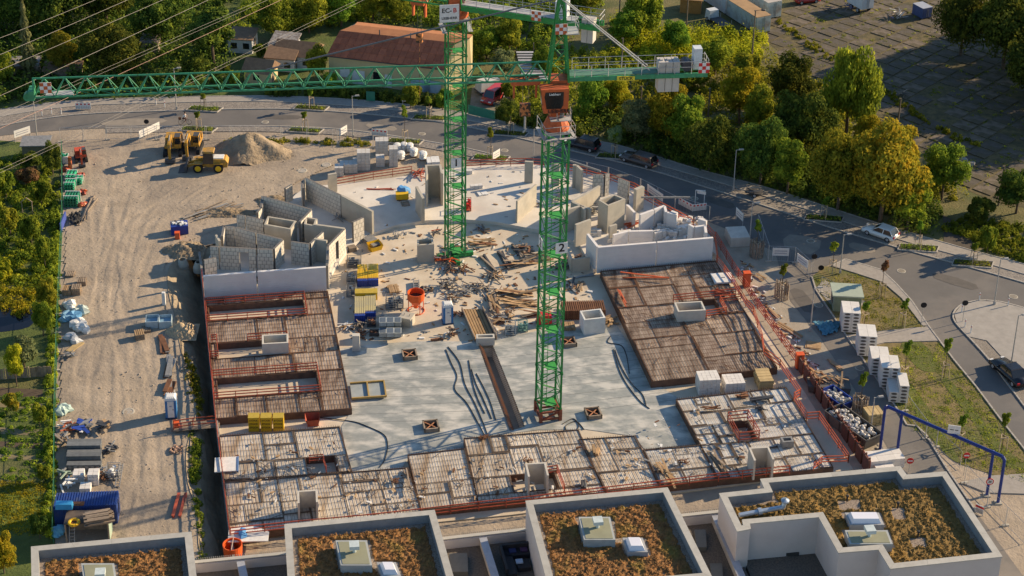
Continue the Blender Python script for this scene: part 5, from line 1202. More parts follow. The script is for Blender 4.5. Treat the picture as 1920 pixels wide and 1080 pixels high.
def crate(label, x, y, w, d, h, z=.06, rz=0.0, mat=steel, fill=None, name='mesh_crate', cat='crate', group='crates in the yard', n=5):
    t = T(name, label, cat, P(x, y, z), rz, group); m = MB(); m.box(0, 0, .08, w, d, .05); m.build('floor', mat, t)
    m = MB()
    for sx in (-1, 1):
        for sy in (-1, 1): m.box(sx*(w/2-.03), sy*(d/2-.03), 0, .07, .07, h)
    m.build('corner_posts', mat, t); m = MB()
    for k in range(n):
        zz = .14+(h-.2)*k/(n-1)
        for s in (-1, 1): m.beam((-w/2, s*d/2, zz), (w/2, s*d/2, zz), .035, .05); m.beam((s*w/2, -d/2, zz), (s*w/2, d/2, zz), .035, .05)
    m.build('bars', mat, t)
    if fill:
        m = MB()
        for k in range(10): m.box(random.uniform(-w*.33, w*.33), random.uniform(-d*.33, d*.33), .12+random.uniform(0, h*.5), w*.25, d*.22, h*.32, random.uniform(0, 3))
        m.build('contents', fill, t)
    return t
gb = M('blue_grey_plastic', (0.10, 0.13, 0.17), None, 3, .6)
for a in (('grey mesh crate behind the stacked boxes of the yard, left', 733, 575, 1.1, 1.2, 1.3), ('grey mesh crate behind the stacked boxes of the yard, right', 747, 574, 1.1, 1.2, 1.3), ('dark mesh crate behind the yellow beams at the back', 664, 498, 1.6, 1.0, 1.1), ('dark mesh crate left of the rear yellow beams', 659, 528, 1.0, 1.4, 1.0), ('dark mesh crate left of the yellow box', 659, 551, 1.0, 1.4, 1.0)): crate(*a, fill=gb)
t = T('yellow_box', 'long yellow steel box between the two pairs of beam stacks', 'box', P(687, 560, .06), .05); MB().box(0, 0, .08, 2.4, .9, .85).build('body', ylw, t); MB().box(0, 0, .93, 2.46, .96, .08).build('lid', M('dull_yellow', (0.5, .36, .05), None, 2, .6), t)
for i in range(3):
    for j in range(2):
        for k in range(3):
            if (i, j, k) in ((0, 0, 2), (2, 1, 2), (2, 0, 2)): continue
            t = T('grey_bin', 'pale grey stacking bin, %s column, %s row, %s from the bottom' % (('left', 'middle', 'right')[i], ('front', 'back')[j], ('first', 'second', 'third')[k]), 'bin', P(718+i*14, 628-j*20, .06+k*.62), .02, 'stacked grey bins in the yard')
            m = MB(); m.box(0, 0, .06, .74, 1.0, .5, 0, 1.04, 1.04); m.build('body', M('bin_grey', (0.42, 0.45, 0.44), (0.3, .32, .33), 2, .6, rnd=.15), t); MB().box(0, 0, .50, .6, .86, .08).build('contents', gb, t); MB().box(0, 0, 0, .66, .9, .06).build('skid', dsteel, t)
t = T('concrete_cube', 'pale concrete counterweight cube beside the bins', 'concrete block', P(763, 607, .06), -.35); m = MB(); m.box(0, 0, 0, 1.35, 1.35, 1.05, 0, .985, .985); m.build('block', conc, t)
for s in (-.3, .3): MB().tube((s, -.12, 1.03), (s, .12, 1.2), .03, 5).build('lifting_eye', dsteel, t)
# concrete bucket
t = T('concrete_bucket', 'orange funnel shaped concrete bucket in a round stand', 'concrete bucket', P(780, 583, .06))
m = MB(); m.lathe([(.85, 2.35), (.92, 2.35), (.92, 1.55), (.25, .7), (.25, .45), (.2, .45), (.2, .7), (.82, 1.6), (.85, 2.35)], 20); m.build('hopper', ored, t)
m = MB(); m.lathe([(0, 1.75), (.8, 1.75)], 20); m.build('dark_disc', M('bucket_inside', (0.10, 0.04, 0.025), None, 2, .8), t)  # flat dark brown disc across the hopper
for k in range(4): a = k*pi/2+.5; MB().tube((cos(a)*.9, sin(a)*.9, 0), (cos(a)*.9, sin(a)*.9, 1.6), .045, 6).build('leg', ored, t)
m = MB(); n = 20
for k in range(n): a, b = 2*pi*k/n, 2*pi*(k+1)/n; m.tube((cos(a)*.92, sin(a)*.92, .06), (cos(b)*.92, sin(b)*.92, .06), .05, 5)
m.build('base_ring', ored, t)
def toilet(label, x, y, rz):
    t = T('portable_toilet', label, 'portable toilet', P(x, y, .06), rz, 'portable toilets'); bl = M('toilet_blue', (0.03, 0.17, 0.42), None, 2, .5)
    MB().box(0, 0, .12, 1.08, 1.08, 1.95).build('body', bl, t); MB().box(0, 0, 0, 1.15, 1.2, .12).build('skid', M('toilet_dark', (0.03, .05, .1), None, 2, .6), t)
    d = MB().box(0, -.555, .16, .62, .03, 1.85).build('door', whitep, t); MB().box(.22, -.58, 1.0, .06, .03, .16).build('handle', dsteel, d); text('WC', .16, blu, d, (0, -.575, 1.45), (pi/2, 0, 0))
    m = MB(); m.box(0, 0, 2.07, 1.12, 1.12, .18, 0, .93, .93); m.box(0, 0, 2.25, 1.04, 1.04, .14, 0, .7, .55)
    for k in range(5): m.box(-.4+k*.2, -.0, 2.2, .07, 1.0, .14)
    m.build('roof', whitep, t); MB().tube((.4, .45, 2.0), (.4, .45, 2.6), .05, 6).build('vent_pipe', whitep, t)
toilet('blue and white portable toilet in the middle of the yard', 839, 603, .15); toilet('blue and white portable toilet on the dirt track beside the excavation', 322, 779, .1)
def clutter(label, x, y, r, n, mat, z=.06, kind='bars', name='scrap_pile', cat='scrap pile', h=.5, mats=None, L=(.8, 1.8), ang=None, w=.09, rx=None):
    t = T(name, label, cat, P(x, y, z)); rx = rx or r
    for k in range(n):
        m = MB(); c = Vector((random.uniform(-rx, rx)*.6, random.uniform(-r, r)*.6, random.uniform(.05, h))); a = random.uniform(0, pi) if ang is None else ang+random.uniform(-.2, .2); l = random.uniform(*L)
        d = Vector((cos(a), sin(a), random.uniform(-.25, .25) if h > .3 else random.uniform(-.03, .03)))*l/2
        if c.z-abs(d.z) < .03: c.z = abs(d.z)+.05
        if kind == 'bars': m.beam(c-d, c+d, w, w*.8)
        elif kind == 'boards': m.beam(c-d, c+d, w*2.4, w*.5)
        elif kind == 'tubes': m.tube(c-d, c+d, w*.5, 6)
        else: m.blob((c.x, c.y, max(c.z*.5, .12)), (l*.3, l*.25, l*.22), 6, 4, .3)
        m.build({'bars': 'bar', 'boards': 'board', 'tubes': 'tube', 'lumps': 'lump'}[kind], (random.choice(mats) if mats else mat), t)
    return t
clutter('heap of black hoses and offcuts in front of the yellow beams', 675, 612, .9, 16, dsteel, mats=[dsteel, gwood]); clutter('flat scrap heap below the black hoses', 676, 628, .9, 10, rustm, h=.25)
clutter('tangled ropes and pale scraps beside the left deck', 648, 615, .8, 12, wood, h=.3, mats=[wood, whitep])
crate('black scrap basket left of the grey bins, rear', 697, 610, .9, .8, .8, mat=dsteel, fill=rustm); crate('black scrap basket left of the grey bins, front', 701, 628, .9, .7, .5, mat=dsteel, fill=rustm)
t = T('concrete_pillar', 'short grey concrete pillar standing on the slab edge', 'pillar', P(668, 655, .1)); MB().box(0, 0, 0, .75, .55, 1.8).build('shaft', pc, t); MB().box(0, 0, 0, .9, .7, .1).build('foot', pc, t)
clutter('stack of dark rusty anchors below the yard toilet', 850, 628, .6, 16, rustm, h=.8, mats=[rustm, dsteel], L=(.6, 1.1)); clutter('brown pipe sections lying in a row', 818, 638, .3, 4, rustm, kind='tubes', w=.35, L=(.7, .9), h=.1, ang=.25, rx=1.0)
clutter('rusty chain heap right of the yard toilet', 858, 593, .9, 14, rustm, h=.4, L=(.4, .9))
stack('yellow board stack on a pallet behind the mesh crates', 738, 545, 5, 3, 1.6, .22, .12, rz=.2, mat=wood); t = T('steel_ladder', 'grey wide steel ladder lying on the yard', 'ladder', P(781, 540, .06), .05)
for s in (-.3, .3): MB().beam((s, -1.2, .2), (s, 1.2, .2), .09, .3).build('side_rail', steel, t)
for k in range(6): MB().beam((-.3, -1+k*.4, .3), (.3, -1+k*.4, .3), .08).build('rung', steel, t)
t = T('yellow_skip', 'small yellow tipping skip beside the left house', 'skip', P(703, 467, .06), .5)
m = MB(); m.add([(-.6, -.5, 0), (.6, -.5, 0), (.6, .5, 0), (-.6, .5, 0), (-.8, -.6, .6), (.8, -.6, .6), (.8, .6, .8), (-.8, .6, .8)], [(0, 1, 2, 3), (0, 1, 5, 4), (1, 2, 6, 5), (2, 3, 7, 6), (3, 0, 4, 7)]); m.build('hopper', ylw, t); MB().box(0, 0, 0, 1.4, .9, .08).build('fork_base', ylw, t)
stack('flat grey formwork panels stacked beside the left house', 698, 457, 1, 4, 2.4, 1.3, .13, rz=.6, mat=steel, name='panel_stack', cat='panel stack', part='panel')
clutter('frame of grey steel props near the arc wall', 748, 443, .7, 10, steel, h=.5, rx=1.3, ang=1.4, L=(.7, 1.0)); stack('brown timber steps beside the left house', 660, 470, 1, 3, .8, .9, .2, rz=.4, mat=gwood, name='timber_steps', cat='steps', part='step')
# around the foot of the farther crane
for a in (('jumble of green and brown gear round the farther crane foot', 838, 490, 1.6, 26, gwood, 'bars', .9, [gwood, steel, ored, dsteel]), ('orange conveyor like frame left of the farther crane foot', 822, 487, .5, 8, ored, 'boards', .4, [ored, red]), ('black rope baskets below the farther crane', 843, 508, .8, 14, rustm, 'bars', .6, [rustm, dsteel]), ('brown gear box heap right of the farther crane foot', 872, 508, .8, 12, rustm, 'bars', .5, [rustm, gwood]), ('grey steel scaffold parts in the yard centre, left heap', 838, 540, 1.2, 22, steel, 'bars', .8, [steel, dsteel]), ('grey steel scaffold parts in the yard centre, right heap', 868, 548, 1.3, 22, steel, 'bars', .7, [steel, dsteel]), ('pile of steel props behind the timber walkway', 905, 540, 1.4, 20, steel, 'bars', .6, [steel, gwood]), ('small orange gear beside the arc wall', 815, 440, .5, 6, ored, 'bars', .5, [ored, dsteel])):
    clutter(a[0], a[1], a[2], a[3], a[4], a[5], kind=a[6], h=a[7], mats=a[8])
for a in (('long black girders lying right of the farther crane, left bundle', 918, 497, 5), ('long black girders lying right of the farther crane, middle bundle', 945, 488, 4), ('long black girders lying close to the nearer crane', 975, 478, 4)): clutter(a[0], a[1], a[2], .5, a[3], dsteel, h=.25, L=(3.5, 4.5), ang=1.9, w=.22, mats=[dsteel, gwood], name='girder_pile', cat='girder pile')
for a in (('brown planks lying behind the yard walkway', 975, 498, 9, .35), ('red and brown lumber pile left of the nearer crane', 968, 553, 14, .1), ('pale long planks stacked left of the nearer crane', 975, 572, 12, .06), ('dark lumber heap close to the yard walkway', 925, 575, 10, 1.8), ('brown planks between the two cranes', 905, 458, 8, .08), ('brown planks behind the nearer crane', 1010, 488, 8, .3), ('orange plank pile left of the rusty corrugated stack', 1000, 590, 8, .15)): clutter(a[0], a[1], a[2], .9, a[3], wood, kind='boards', h=.5, L=(2.2, 4.2), ang=a[4], mats=[wood, gwood, rustm, wood], name='lumber_pile', cat='lumber pile')
t = T('timber_walkway', 'wide timber walkway leading to the head of the trench', 'walkway', P(895, 610, .08)); o = t.location
for k in range(7): MB(o).beam(P(868+k*5.2, 580, .3), P(893+k*5.2, 636, .3), .36, .08).build('plank', M('ply_brown', (0.40, .26, .13), (.3, .19, .1), 1, .85, rnd=.15), t)
for a, b in (((866, 580), (890, 636)), ((905, 578), (931, 633))): MB(o).beam(P(*a, .35), P(*b, .35), .1, .6).build('side_board', gwood, t)
t = T('corrugated_stack', 'rusty corrugated trench sheets stacked behind the nearer crane', 'steel stack', P(1093, 590, .06), .05)
for k in range(21): MB().box(-2.2+k*.22, 0, .0, .14, 2.0, 1.15).build('sheet_rib', rustm, t)
MB().box(0, 0, .05, 4.6, 1.9, 1.0).build('core', M('dark_rust', (0.10, .045, .025), None, 2, .9), t)
for a in (('tangle of tie wire heap left of the corrugated stack', 958, 587, .7), ('red brown wire bundle behind the white concrete box', 1085, 485, .6), ('rusty wire bundle right of it near the white wall', 1112, 487, .5), ('coil of rusty wire on the yard near the nearer crane', 1067, 490, .6)): clutter(a[0], a[1], a[2], a[3], 14, rustm, h=.5, L=(.4, .9), w=.05, name='wire_bundle', cat='wire bundle')
crate('grey steel bin at the slab edge left of the nearer crane', 957, 625, 1.1, 1.0, 1.3, mat=MATS['bin_grey'], fill=gb); crate('bin under a green sheet left of the nearer crane', 980, 618, 1.0, 1.0, 1.0, mat=M('green_sheet', (0.18, .32, .28), None, 2, .7), fill=MATS['green_sheet'])
t = T('red_compressor', 'red machine box seen behind the nearer crane lattice', 'machine', P(1020, 606, .06), .1); MB().box(0, 0, .15, 1.6, 1.0, 1.0, 0, .9, .9).build('body', redp, t); MB().box(0, 0, 0, 1.7, 1.1, .16).build('frame', dsteel, t); MB().tube((.5, 0, 1.1), (.5, 0, 1.5), .07, 6).build('exhaust', dsteel, t)
stack('pallet of brown boards right of the nearer crane', 1066, 615, 6, 3, 1.2, .22, .14, rz=.1, mat=wood); clutter('scrap wood heap beside the white concrete box', 1140, 605, .9, 14, wood, kind='boards', h=.5, mats=[wood, gwood], L=(.8, 1.6))
clutter('steel pipes lying in front of the right white wall', 1096, 518, .3, 5, steel, kind='tubes', h=.2, L=(2, 2.6), ang=.3, w=.16)
for a in (('brown boards and props heaped behind the farther crane foot', 862, 474, 1.2, 18, 'boards', .6, 1.2), ('steel beams lying across the yard right of the farther crane', 930, 520, 1.2, 12, 'bars', .4, 2.6), ('heap of formwork boards in front of the right arc wall', 985, 470, 1.2, 16, 'boards', .5, 1.8), ('jumble of timber left of the nearer crane', 945, 600, 1.3, 18, 'boards', .5, 1.8), ('props and pipes beside the timber walkway', 935, 555, 1.1, 16, 'tubes', .5, 2.4), ('boards leaning near the low concrete upstand', 1055, 500, 1.2, 14, 'boards', .6, 2.0), ('planks dropped right of the nearer crane', 1080, 540, 1.3, 14, 'boards', .3, 2.4), ('heap of clamps in front of the grey scaffold parts', 850, 562, 1.0, 18, 'bars', .4, .8), ('white and grey boxes heap behind the yard toilet', 800, 545, .9, 12, 'lumps', .4, 1.0), ('scrap timber along the far arc step', 905, 432, 1.0, 12, 'boards', .3, 1.6)):
    clutter(a[0], a[1], a[2], a[3], a[4], wood, kind=a[5], h=a[6], L=(a[7]*.5, a[7]), mats=[wood, gwood, steel, rustm, dsteel], name='material_heap', cat='material heap')
# hoses
def hose(label, px, r=.045, z=.14, mat=None):
    pts = [P(x, y, z) for x, y in smooth(px, 6)]; o = pts[0].copy(); ob = MB(o).path(pts, r, 5).build('hose', mat or M('black_hose', (0.02, 0.02, 0.022), None, 3, .5)); ob.location = o; ob['kind'] = 'thing'; return tag(ob, label, 'hose', 'black hoses on the grey slab')
for a in (('longest black hose bending over the left grey slab', [(836, 655), (846, 680), (857, 705), (853, 730), (875, 755), (895, 790), (908, 815)]), ('black hose right of the longest one', [(840, 650), (862, 680), (872, 720), (890, 755), (905, 790), (916, 820)]), ('short black hose at the trench side, left', [(879, 675), (886, 715), (895, 745), (909, 775)]), ('black hose at the trench side, middle', [(884, 692), (893, 720), (905, 745), (922, 785)]), ('black hose at the trench side, right', [(893, 700), (908, 728), (920, 755), (930, 788)]), ('black hose looping beside the right deck, left', [(1150, 655), (1160, 690), (1175, 720), (1200, 752), (1218, 766)]), ('black hose looping beside the right deck, right', [(1153, 656), (1165, 688), (1185, 720), (1205, 740), (1212, 762)]), ('thin black hose in front of the white concrete box', [(1145, 630), (1140, 642), (1165, 648), (1175, 668), (1180, 700)]), ('black hose lying below the formwork table', [(600, 783), (660, 790), (690, 800), (720, 815), (727, 835), (722, 860), (712, 876)]), ('coiled hose by the nearer crane foot', [(1055, 795), (1075, 785), (1085, 800), (1070, 812), (1060, 800), (1080, 790), (1095, 805)])): hose(*a)
# formwork table and small things on the grey slab
t = T('formwork_table', 'yellow framed formwork table lying on the grey slab', 'formwork table', P(690, 735, .1), .12)
MB().box(0, 0, .1, 3.4, 2.6, .1).build('panel', M('form_ply', (0.33, .36, .36), (.27, .3, .3), 1, .6), t)
for a, b in (((-1.7, -1.3), (1.7, -1.3)), ((-1.7, 1.3), (1.7, 1.3)), ((1.7, -1.3), (1.7, 1.3)), ((0, -1.2), (0, 1.2))): MB().beam((*a, .28), (*b, .28), .14, .2).build('beam', M('beam_ochre', (0.42, .28, .09), None, 2, .7), t)
t = T('red_bucket', 'red tipping bucket in front of the left dark deck', 'bucket', P(587, 795, .1), .1)
m = MB(); m.add([(-.5, -.45, .15), (.5, -.45, .15), (.5, .3, .15), (-.5, .3, .15), (-.75, -.6, .85), (.65, -.6, .85), (.65, .55, .95), (-.75, .55, .95)], [(0, 1, 2, 3), (0, 1, 5, 4), (1, 2, 6, 5), (2, 3, 7, 6), (3, 0, 4, 7)]); m.build('shell', red, t); MB().box(0, 0, 0, 1.1, .8, .15).build('frame', red, t)
for k, x in enumerate((477, 500, 523)):
    t = T('yellow_crate', 'tall yellow crate with lettering, %s of three' % ('left', 'middle', 'right')[k], 'crate', P(x, 806, .1), .03, 'three yellow crates')
    MB().box(0, 0, .08, 1.02, .8, 1.55).build('body', ylw, t); MB().box(0, 0, 1.63, 1.06, .84, .06).build('lid', MATS['dull_yellow'], t); MB().box(0, 0, 0, 1.0, .7, .08).build('skid', gwood, t)
    for z in (1.35, .95, .55): text('STÜCK', .26, blkp, t, (0, -.405, z), (pi/2, 0, 0))
def lump(label, x, y, z=.8, mat=rustm, kind='bars', r=.5, n=10, **k): return clutter(label, x, y, r, n, mat, z=z, kind=kind, h=.35, **k)
lump('rusty wire coil on the deck rim right of the trench', 907, 822, w=.06, L=(.4, .8), n=18); lump('brown block pack on the white deck', 1392, 745, kind='boards', L=(.7, .9), ang=.3); lump('wavy brown bars on the white deck', 1332, 768, n=6, L=(1.2, 1.6), ang=.1, rx=.8); lump('dark beam on the white deck', 1432, 752, n=3, L=(2.2, 2.6), ang=.2, w=.2, mat=dsteel); lump('long dark planks at the edge of the pale panelled deck', 1345, 870, n=6, L=(2.5, 4), ang=1.9, kind='boards', mat=gwood)
lump('brown timber beam standing proud on the deck right of the crane foot', 1119, 850, n=2, L=(1.0, 1.1), ang=1.5, w=.3, mat=wood); lump('rusty wire heap on the pale panelled deck', 1283, 868, w=.05, L=(.4, .8), n=16); lump('rusty wire heap left of the middle stair core', 990, 865, w=.05, L=(.4, .8), n=14); lump('dark pipe sections beside the stair core', 1092, 915, kind='tubes', n=3, L=(.9, 1.1), ang=1.6, w=.3, mat=dsteel); lump('round wire coil on the left pale deck', 739, 905, w=.06, L=(.3, .6), n=16); lump('dark poles across the left pale deck', 765, 905, n=4, L=(3, 3.6), ang=1.85, w=.12, mat=gwood); lump('dark gear with a long handle on the white deck', 1425, 768, n=7, L=(.6, 1.6), mat=dsteel); lump('long planks on the deck behind the third green roof', 1250, 890, n=5, L=(2.5, 3.6), ang=1.95, kind='boards', mat=wood)
lump('orange boards lying on the right dark deck, far pair', 1205, 522, n=2, L=(5, 5.4), ang=.08, w=.13, mat=ro); lump('orange boards lying on the right dark deck, left pair', 1168, 560, n=2, L=(3, 3.4), ang=1.85, w=.13, mat=ro); lump('orange beams scattered on the right dark deck near the street', 1355, 552, n=4, L=(1.5, 2.4), ang=2.3, w=.12, mat=ro)
MB_ = openbox('white insulation board lying at the corner of the right deck', 1355, 523, 2.3, 2.0, .2, .85, .1, whitep, .9, 'white_board'); t = T('blue_white_board', 'white board with blue rim on the left rim of the lower deck', 'board', P(425, 872, .85), .1); MB().box(0, 0, 0, 2.2, 2.1, .12).build('board', whitep, t); MB().box(1.05, -.1, -.02, .12, 2.2, .2).build('rim', M('rim_blue', (.1, .2, .4), None, 2, .6), t)
t = T('white_corner_board', 'white angled board under the red rails at the lower left corner', 'board', P(468, 1005, .85), .1); MB().prism([(-1.9, -.7), (1.6, -.9), (1.7, .3), (.4, 1.2), (-1.8, 1.0)], 0, .1).build('board', whitep, t); MB().blob((-.6, .3, .15), (.5, .6, .18), 7, 4, .4).build('blue_sheet', M('sky_sheet', (.1, .3, .6), None, 3, .6), t)
# far slab objects
pack('pallet of white blocks on the far slab between the cranes', 893, 353, 3, 2, 2, .5, .2); stack('small white boards on the far slab', 905, 363, 3, 1, 1.0, .4, .15, z=.5, rz=.3, mat=whitep, name='board_stack', cat='boards', part='board'); crate('red gas bottle cage on the far slab', 877, 392, .8, 1.2, 1.3, z=.5, mat=red, fill=redp); pack('white block pack at the far arc rail', 878, 325, 2, 2, 2, .5)
t = T('yellow_machine', 'yellow machine under a blue sheet on the far slab', 'machine', P(754, 373, .5), .1); MB().box(0, 0, .15, 1.5, .9, .7).build('body', ylw, t); MB().blob((.3, .9, .7), (.9, .7, .55), 9, 5, .25).build('blue_sheet', MATS['sky_sheet'], t); MB().box(0, 0, 0, 1.3, .8, .15).build('skid', dsteel, t)
stack('wooden pallet on the far slab below the yellow machine', 760, 383, 5, 1, 1.0, .2, .14, z=.5, rz=.2, mat=gwood, name='pallet', cat='pallet'); clutter('orange railing parts piled by the concrete core', 786, 330, .8, 12, red, z=.5, h=.9, L=(1.2, 2.2)); clutter('red bars lying on the far slab', 712, 357, .5, 3, red, z=.5, h=.1, L=(3, 3.6), ang=.12, w=.08, rx=1.5); clutter('orange machine inside the concrete core', 815, 362, .5, 8, ored, z=.5, h=.8, L=(.6, 1))
clutter('scaffold trestle behind the long concrete wall', 636, 413, .6, 8, steel, z=.5, h=.9, L=(.8, 1.4)); clutter('scaffold boards in the middle of the left house', 575, 492, .6, 7, steel, z=.5, h=.4, L=(1, 1.6)); clutter('orange boards beside the lift shaft', 1185, 425, .7, 10, ro, z=.5, h=.5, L=(1.2, 2.2), ang=.4); clutter('red gear left of the lift shaft', 1128, 425, .4, 8, red, z=.5, h=.6, L=(.5, 1)); clutter('white and grey gear between the cranes on the far slab', 1008, 385, .8, 10, whitep, z=.5, h=.3, mats=[whitep, gwood])
clutter('shoring poles among the right walls', 1050, 375, 1.0, 14, steel, z=.5, h=1.2, L=(1, 2)); clutter('tripods and poles inside the right house', 1118, 400, .9, 12, dsteel, z=.5, h=1.0, mats=[steel, dsteel, whitep], L=(.7, 1.6))
# concrete pump arms (grey booms) over the right house
for lb, a, b, z in (('grey steel boom resting beyond the right walls', (1067, 301), (1126, 321), 3.6), ('grey steel boom pointing to the street', (1202, 370), (1294, 370), 3.2)):
    p, q = P(*a, z), P(*b, z); t = T('steel_boom', lb, 'boom', (p.x, p.y, .5)); o = Vector((p.x, p.y, .5)); MB(o).beam(p, q, .16, .2).build('arm', steel, t); e = p.lerp(q, .25); MB(o).tube((e.x, e.y, .5), e, .06, 6).build('post', steel, t); MB(o).box(e.x, e.y, .5, .8, .8, .08).build('foot', steel, t)
# pour joints across the grey slab
jm = MB()
for k in range(9):
    f = k/8; a, b = P(640+26*f, 672+120*f, .1), P(898+52*f, 655+130*f, .1); jm.beam(a, b, .04, .008)
    a, b = P(930+58*f, 655+128*f, .1), P(1160+120*f, 628+120*f, .1); jm.beam(a, b, .04, .008)
jm.build('slab_joints', M('joint_dark', (.17, .175, .17), None, 2, .9), kind='stuff')
# litter nobody could count
def litter(name, label, px, n, z, mats, sz=(.15, .6)):
    pts = [P(x, y, z) for x, y in px]; bs = [MB() for _ in mats]; x0, x1 = min(p.x for p in pts), max(p.x for p in pts); y0, y1 = min(p.y for p in pts), max(p.y for p in pts); k = 0
    while k < n:
        c = Vector((random.uniform(x0, x1), random.uniform(y0, y1), 0))
        if not inpoly(c, pts): continue
        k += 1; l = random.uniform(*sz); random.choice(bs).box(c.x, c.y, z+.005, l, l*random.uniform(.1, .5), random.uniform(.03, .12), random.uniform(0, 3.1))
    for i, (b, mt) in enumerate(zip(bs, mats)): tag(b.build(name, mt, kind='stuff'), label+(' of timber', ' of steel', ' of white plaster', ' of rust')[i], 'litter')
litter('yard_litter', 'small offcuts scattered over the yard', [(640, 480), (760, 430), (1000, 440), (1090, 470), (1120, 590), (900, 640), (640, 640)], 380, .07, [wood, steel, whitep, rustm], (.12, .7))
litter('slab_litter', 'small offcuts on the far slab', [(640, 365), (780, 335), (1000, 320), (1100, 350), (1090, 440), (900, 405), (720, 425)], 60, .5, [wood, steel, whitep, rustm], (.12, .6))
litter('right_litter', 'small offcuts in the storage strip', [(1400, 480), (1440, 560), (1560, 720), (1600, 780), (1500, 690), (1380, 500)], 240, .045, [wood, steel, whitep, rustm], (.12, .6))
litter('deck_litter', 'small offcuts on the lower decks', [(440, 830), (640, 815), (680, 900), (1080, 830), (1300, 770), (1470, 740), (1540, 860), (900, 940), (450, 985)], 240, .86, [wood, steel, whitep, rustm], (.12, .6))
st_ = MB(); random.seed(11)
sp_ = [P(x, y) for x, y in ((125, 290), (620, 290), (560, 340), (450, 405), (335, 462), (310, 520), (345, 700), (350, 760), (340, 900), (358, 1010), (112, 1010), (112, 600))]
k = 0
while k < 650:
    c = Vector((random.uniform(-45, -10), random.uniform(118, 215), 0))
    if inpoly(c, sp_): k += 1; r = random.uniform(.03, .075)*random.choice((1, 1, 1, 1.9)); st_.blob((c.x, c.y, .07), (r, r*.8, r*.6), 5, 3, .3)
tag(st_.build('loose_stones', M('loose_stone', (.42, .35, .28), (.3, .25, .2), 2, .95), kind='stuff'), 'small stones scattered over the dirt', 'stones')
# ================================================================ STREET
tyre = M('tyre', (0.015, 0.015, 0.016), None, 4, .8); rim = M('rim', (0.35, 0.35, 0.36), None, 4, .35); lampr = M('tail_light', (0.45, 0.01, 0.01), None, 3, .3); lampw = M('head_light', (0.7, 0.7, 0.68), None, 3, .2)
def wheel(t, x, y, r=.31, w=.2, z=None, rimm=None):
    m = MB(); s = 1 if y > 0 else -1; z = r if z is None else z
    m.tube((x, y-s*w, z), (x, y, z), r, 14); o = m.build('wheel', tyre, t); m = MB(); m.tube((x, y-s*.02, z), (x, y+s*.012, z), r*.62, 10); m.build('rim', rimm or rim, o); return o
def car(label, x, y, to, col, kind='hatch', L=4.0, W=1.74, Hh=1.44, z=.07, rough=.25):
    c, d = P(x, y, z), P(*to, z); rz = atan2(d.y-c.y, d.x-c.x); t = T('parked_car', label, 'car', c, rz, 'parked cars'); pm = M('paint_'+label[:12], col, tuple(v*.95 for v in col), 2, rough, spec=.6); l = L/2
    bl = .82 if kind != 'van' else .95
    prof = [(-l, .32), (-l, .6), (-l+.06, bl-.02), (-l+.3, bl+.04), (l-1.25, bl+.05), (l-.5, bl-.08), (l-.05, .62), (l, .45), (l-.05, .25), (l-.35, .22), (-l+.3, .22)]
    if kind == 'sedan': prof[3] = (-l+.8, bl+.06)
    m = MB(); m.side(prof, -W/2, W/2); bmsh = m.mesh('body')
    bm = bmesh.new(); bm.from_mesh(bmsh); bmesh.ops.bevel(bm, geom=[e for e in bm.edges], offset=.06, segments=2, affect='EDGES', clamp_overlap=True); bm.to_mesh(bmsh); bm.free(); bmsh.polygons.foreach_set('use_smooth', [True]*len(bmsh.polygons)); link('body', bmsh, pm, t)
    b0, b1, t0, t1 = {'hatch': (-l+.12, l-1.15, -l+.55, l-1.95), 'estate': (-l+.1, l-1.3, -l+.4, l-2.1), 'sedan': (-l+.75, l-1.35, -l+1.45, l-2.2), 'van': (-l+.05, l-.75, -l+.1, l-1.25)}[kind]
    w0, w1, z0, z1 = W*.47, W*.39, bl-.02, Hh-.05
    m = MB(); m.add([(b0, -w0, z0), (b1, -w0, z0), (b1, w0, z0), (b0, w0, z0), (t0, -w1, z1), (t1, -w1, z1), (t1, w1, z1), (t0, w1, z1)], [(4, 5, 6, 7), (0, 1, 5, 4), (1, 2, 6, 5), (2, 3, 7, 6), (3, 0, 4, 7)]); m.build('window', glas, t)
    m = MB(); m.add([(t0-.04, -w1-.02, z1-.02), (t1+.05, -w1-.02, z1-.02), (t1+.05, w1+.02, z1-.02), (t0-.04, w1+.02, z1-.02), (t0+.06, -w1+.08, Hh), (t1-.06, -w1+.08, Hh), (t1-.06, w1-.08, Hh), (t0+.06, w1-.08, Hh)], [(3, 2, 1, 0), (4, 5, 6, 7), (0, 1, 5, 4), (1, 2, 6, 5), (2, 3, 7, 6), (3, 0, 4, 7)]); m.build('roof', pm, t)
    m = MB()
    for s in (-1, 1):
        for a, b in ((b0, t0), (b1, t1), ((b0+b1)/2-.1, (t0+t1)/2)): m.beam((a, s*(w0+.005), z0), (b, s*(w1+.005), z1), .09, .06)
        if kind == 'van': m.add([(b0, s*(w0+.01), z0), ((b0+b1)/2, s*(w0+.01), z0), ((t0+t1)/2, s*(w1+.01), z1), (t0, s*(w1+.01), z1)], [(0, 1, 2, 3)])
    m.build('pillar', pm, t)
    for sx in (-l+.75, l-.78):
        for sy in (-1, 1): wheel(t, sx, sy*(W/2+.005))
    for s in (-1, 1): MB().box(l-.12, s*(W/2-.28), .56, .2, .4, .13).build('headlight', lampw, t); MB().box(-l+.03, s*(W/2-.2), .62, .1, .3, .2).build('tail_light', lampr, t); MB().box(b1-.25, s*(W/2+.08), bl, .12, .18, .12).build('mirror', pm, t)
    return t
car('white hatchback parked on the far side of the street', 1650, 442, (1622, 432), (0.70, 0.71, 0.70), 'hatch', 4.05)
car('dark grey estate car parked beside the far pavement', 1197, 305, (1168, 296), (0.085, 0.075, 0.07), 'estate', 4.75, 1.85, 1.5)
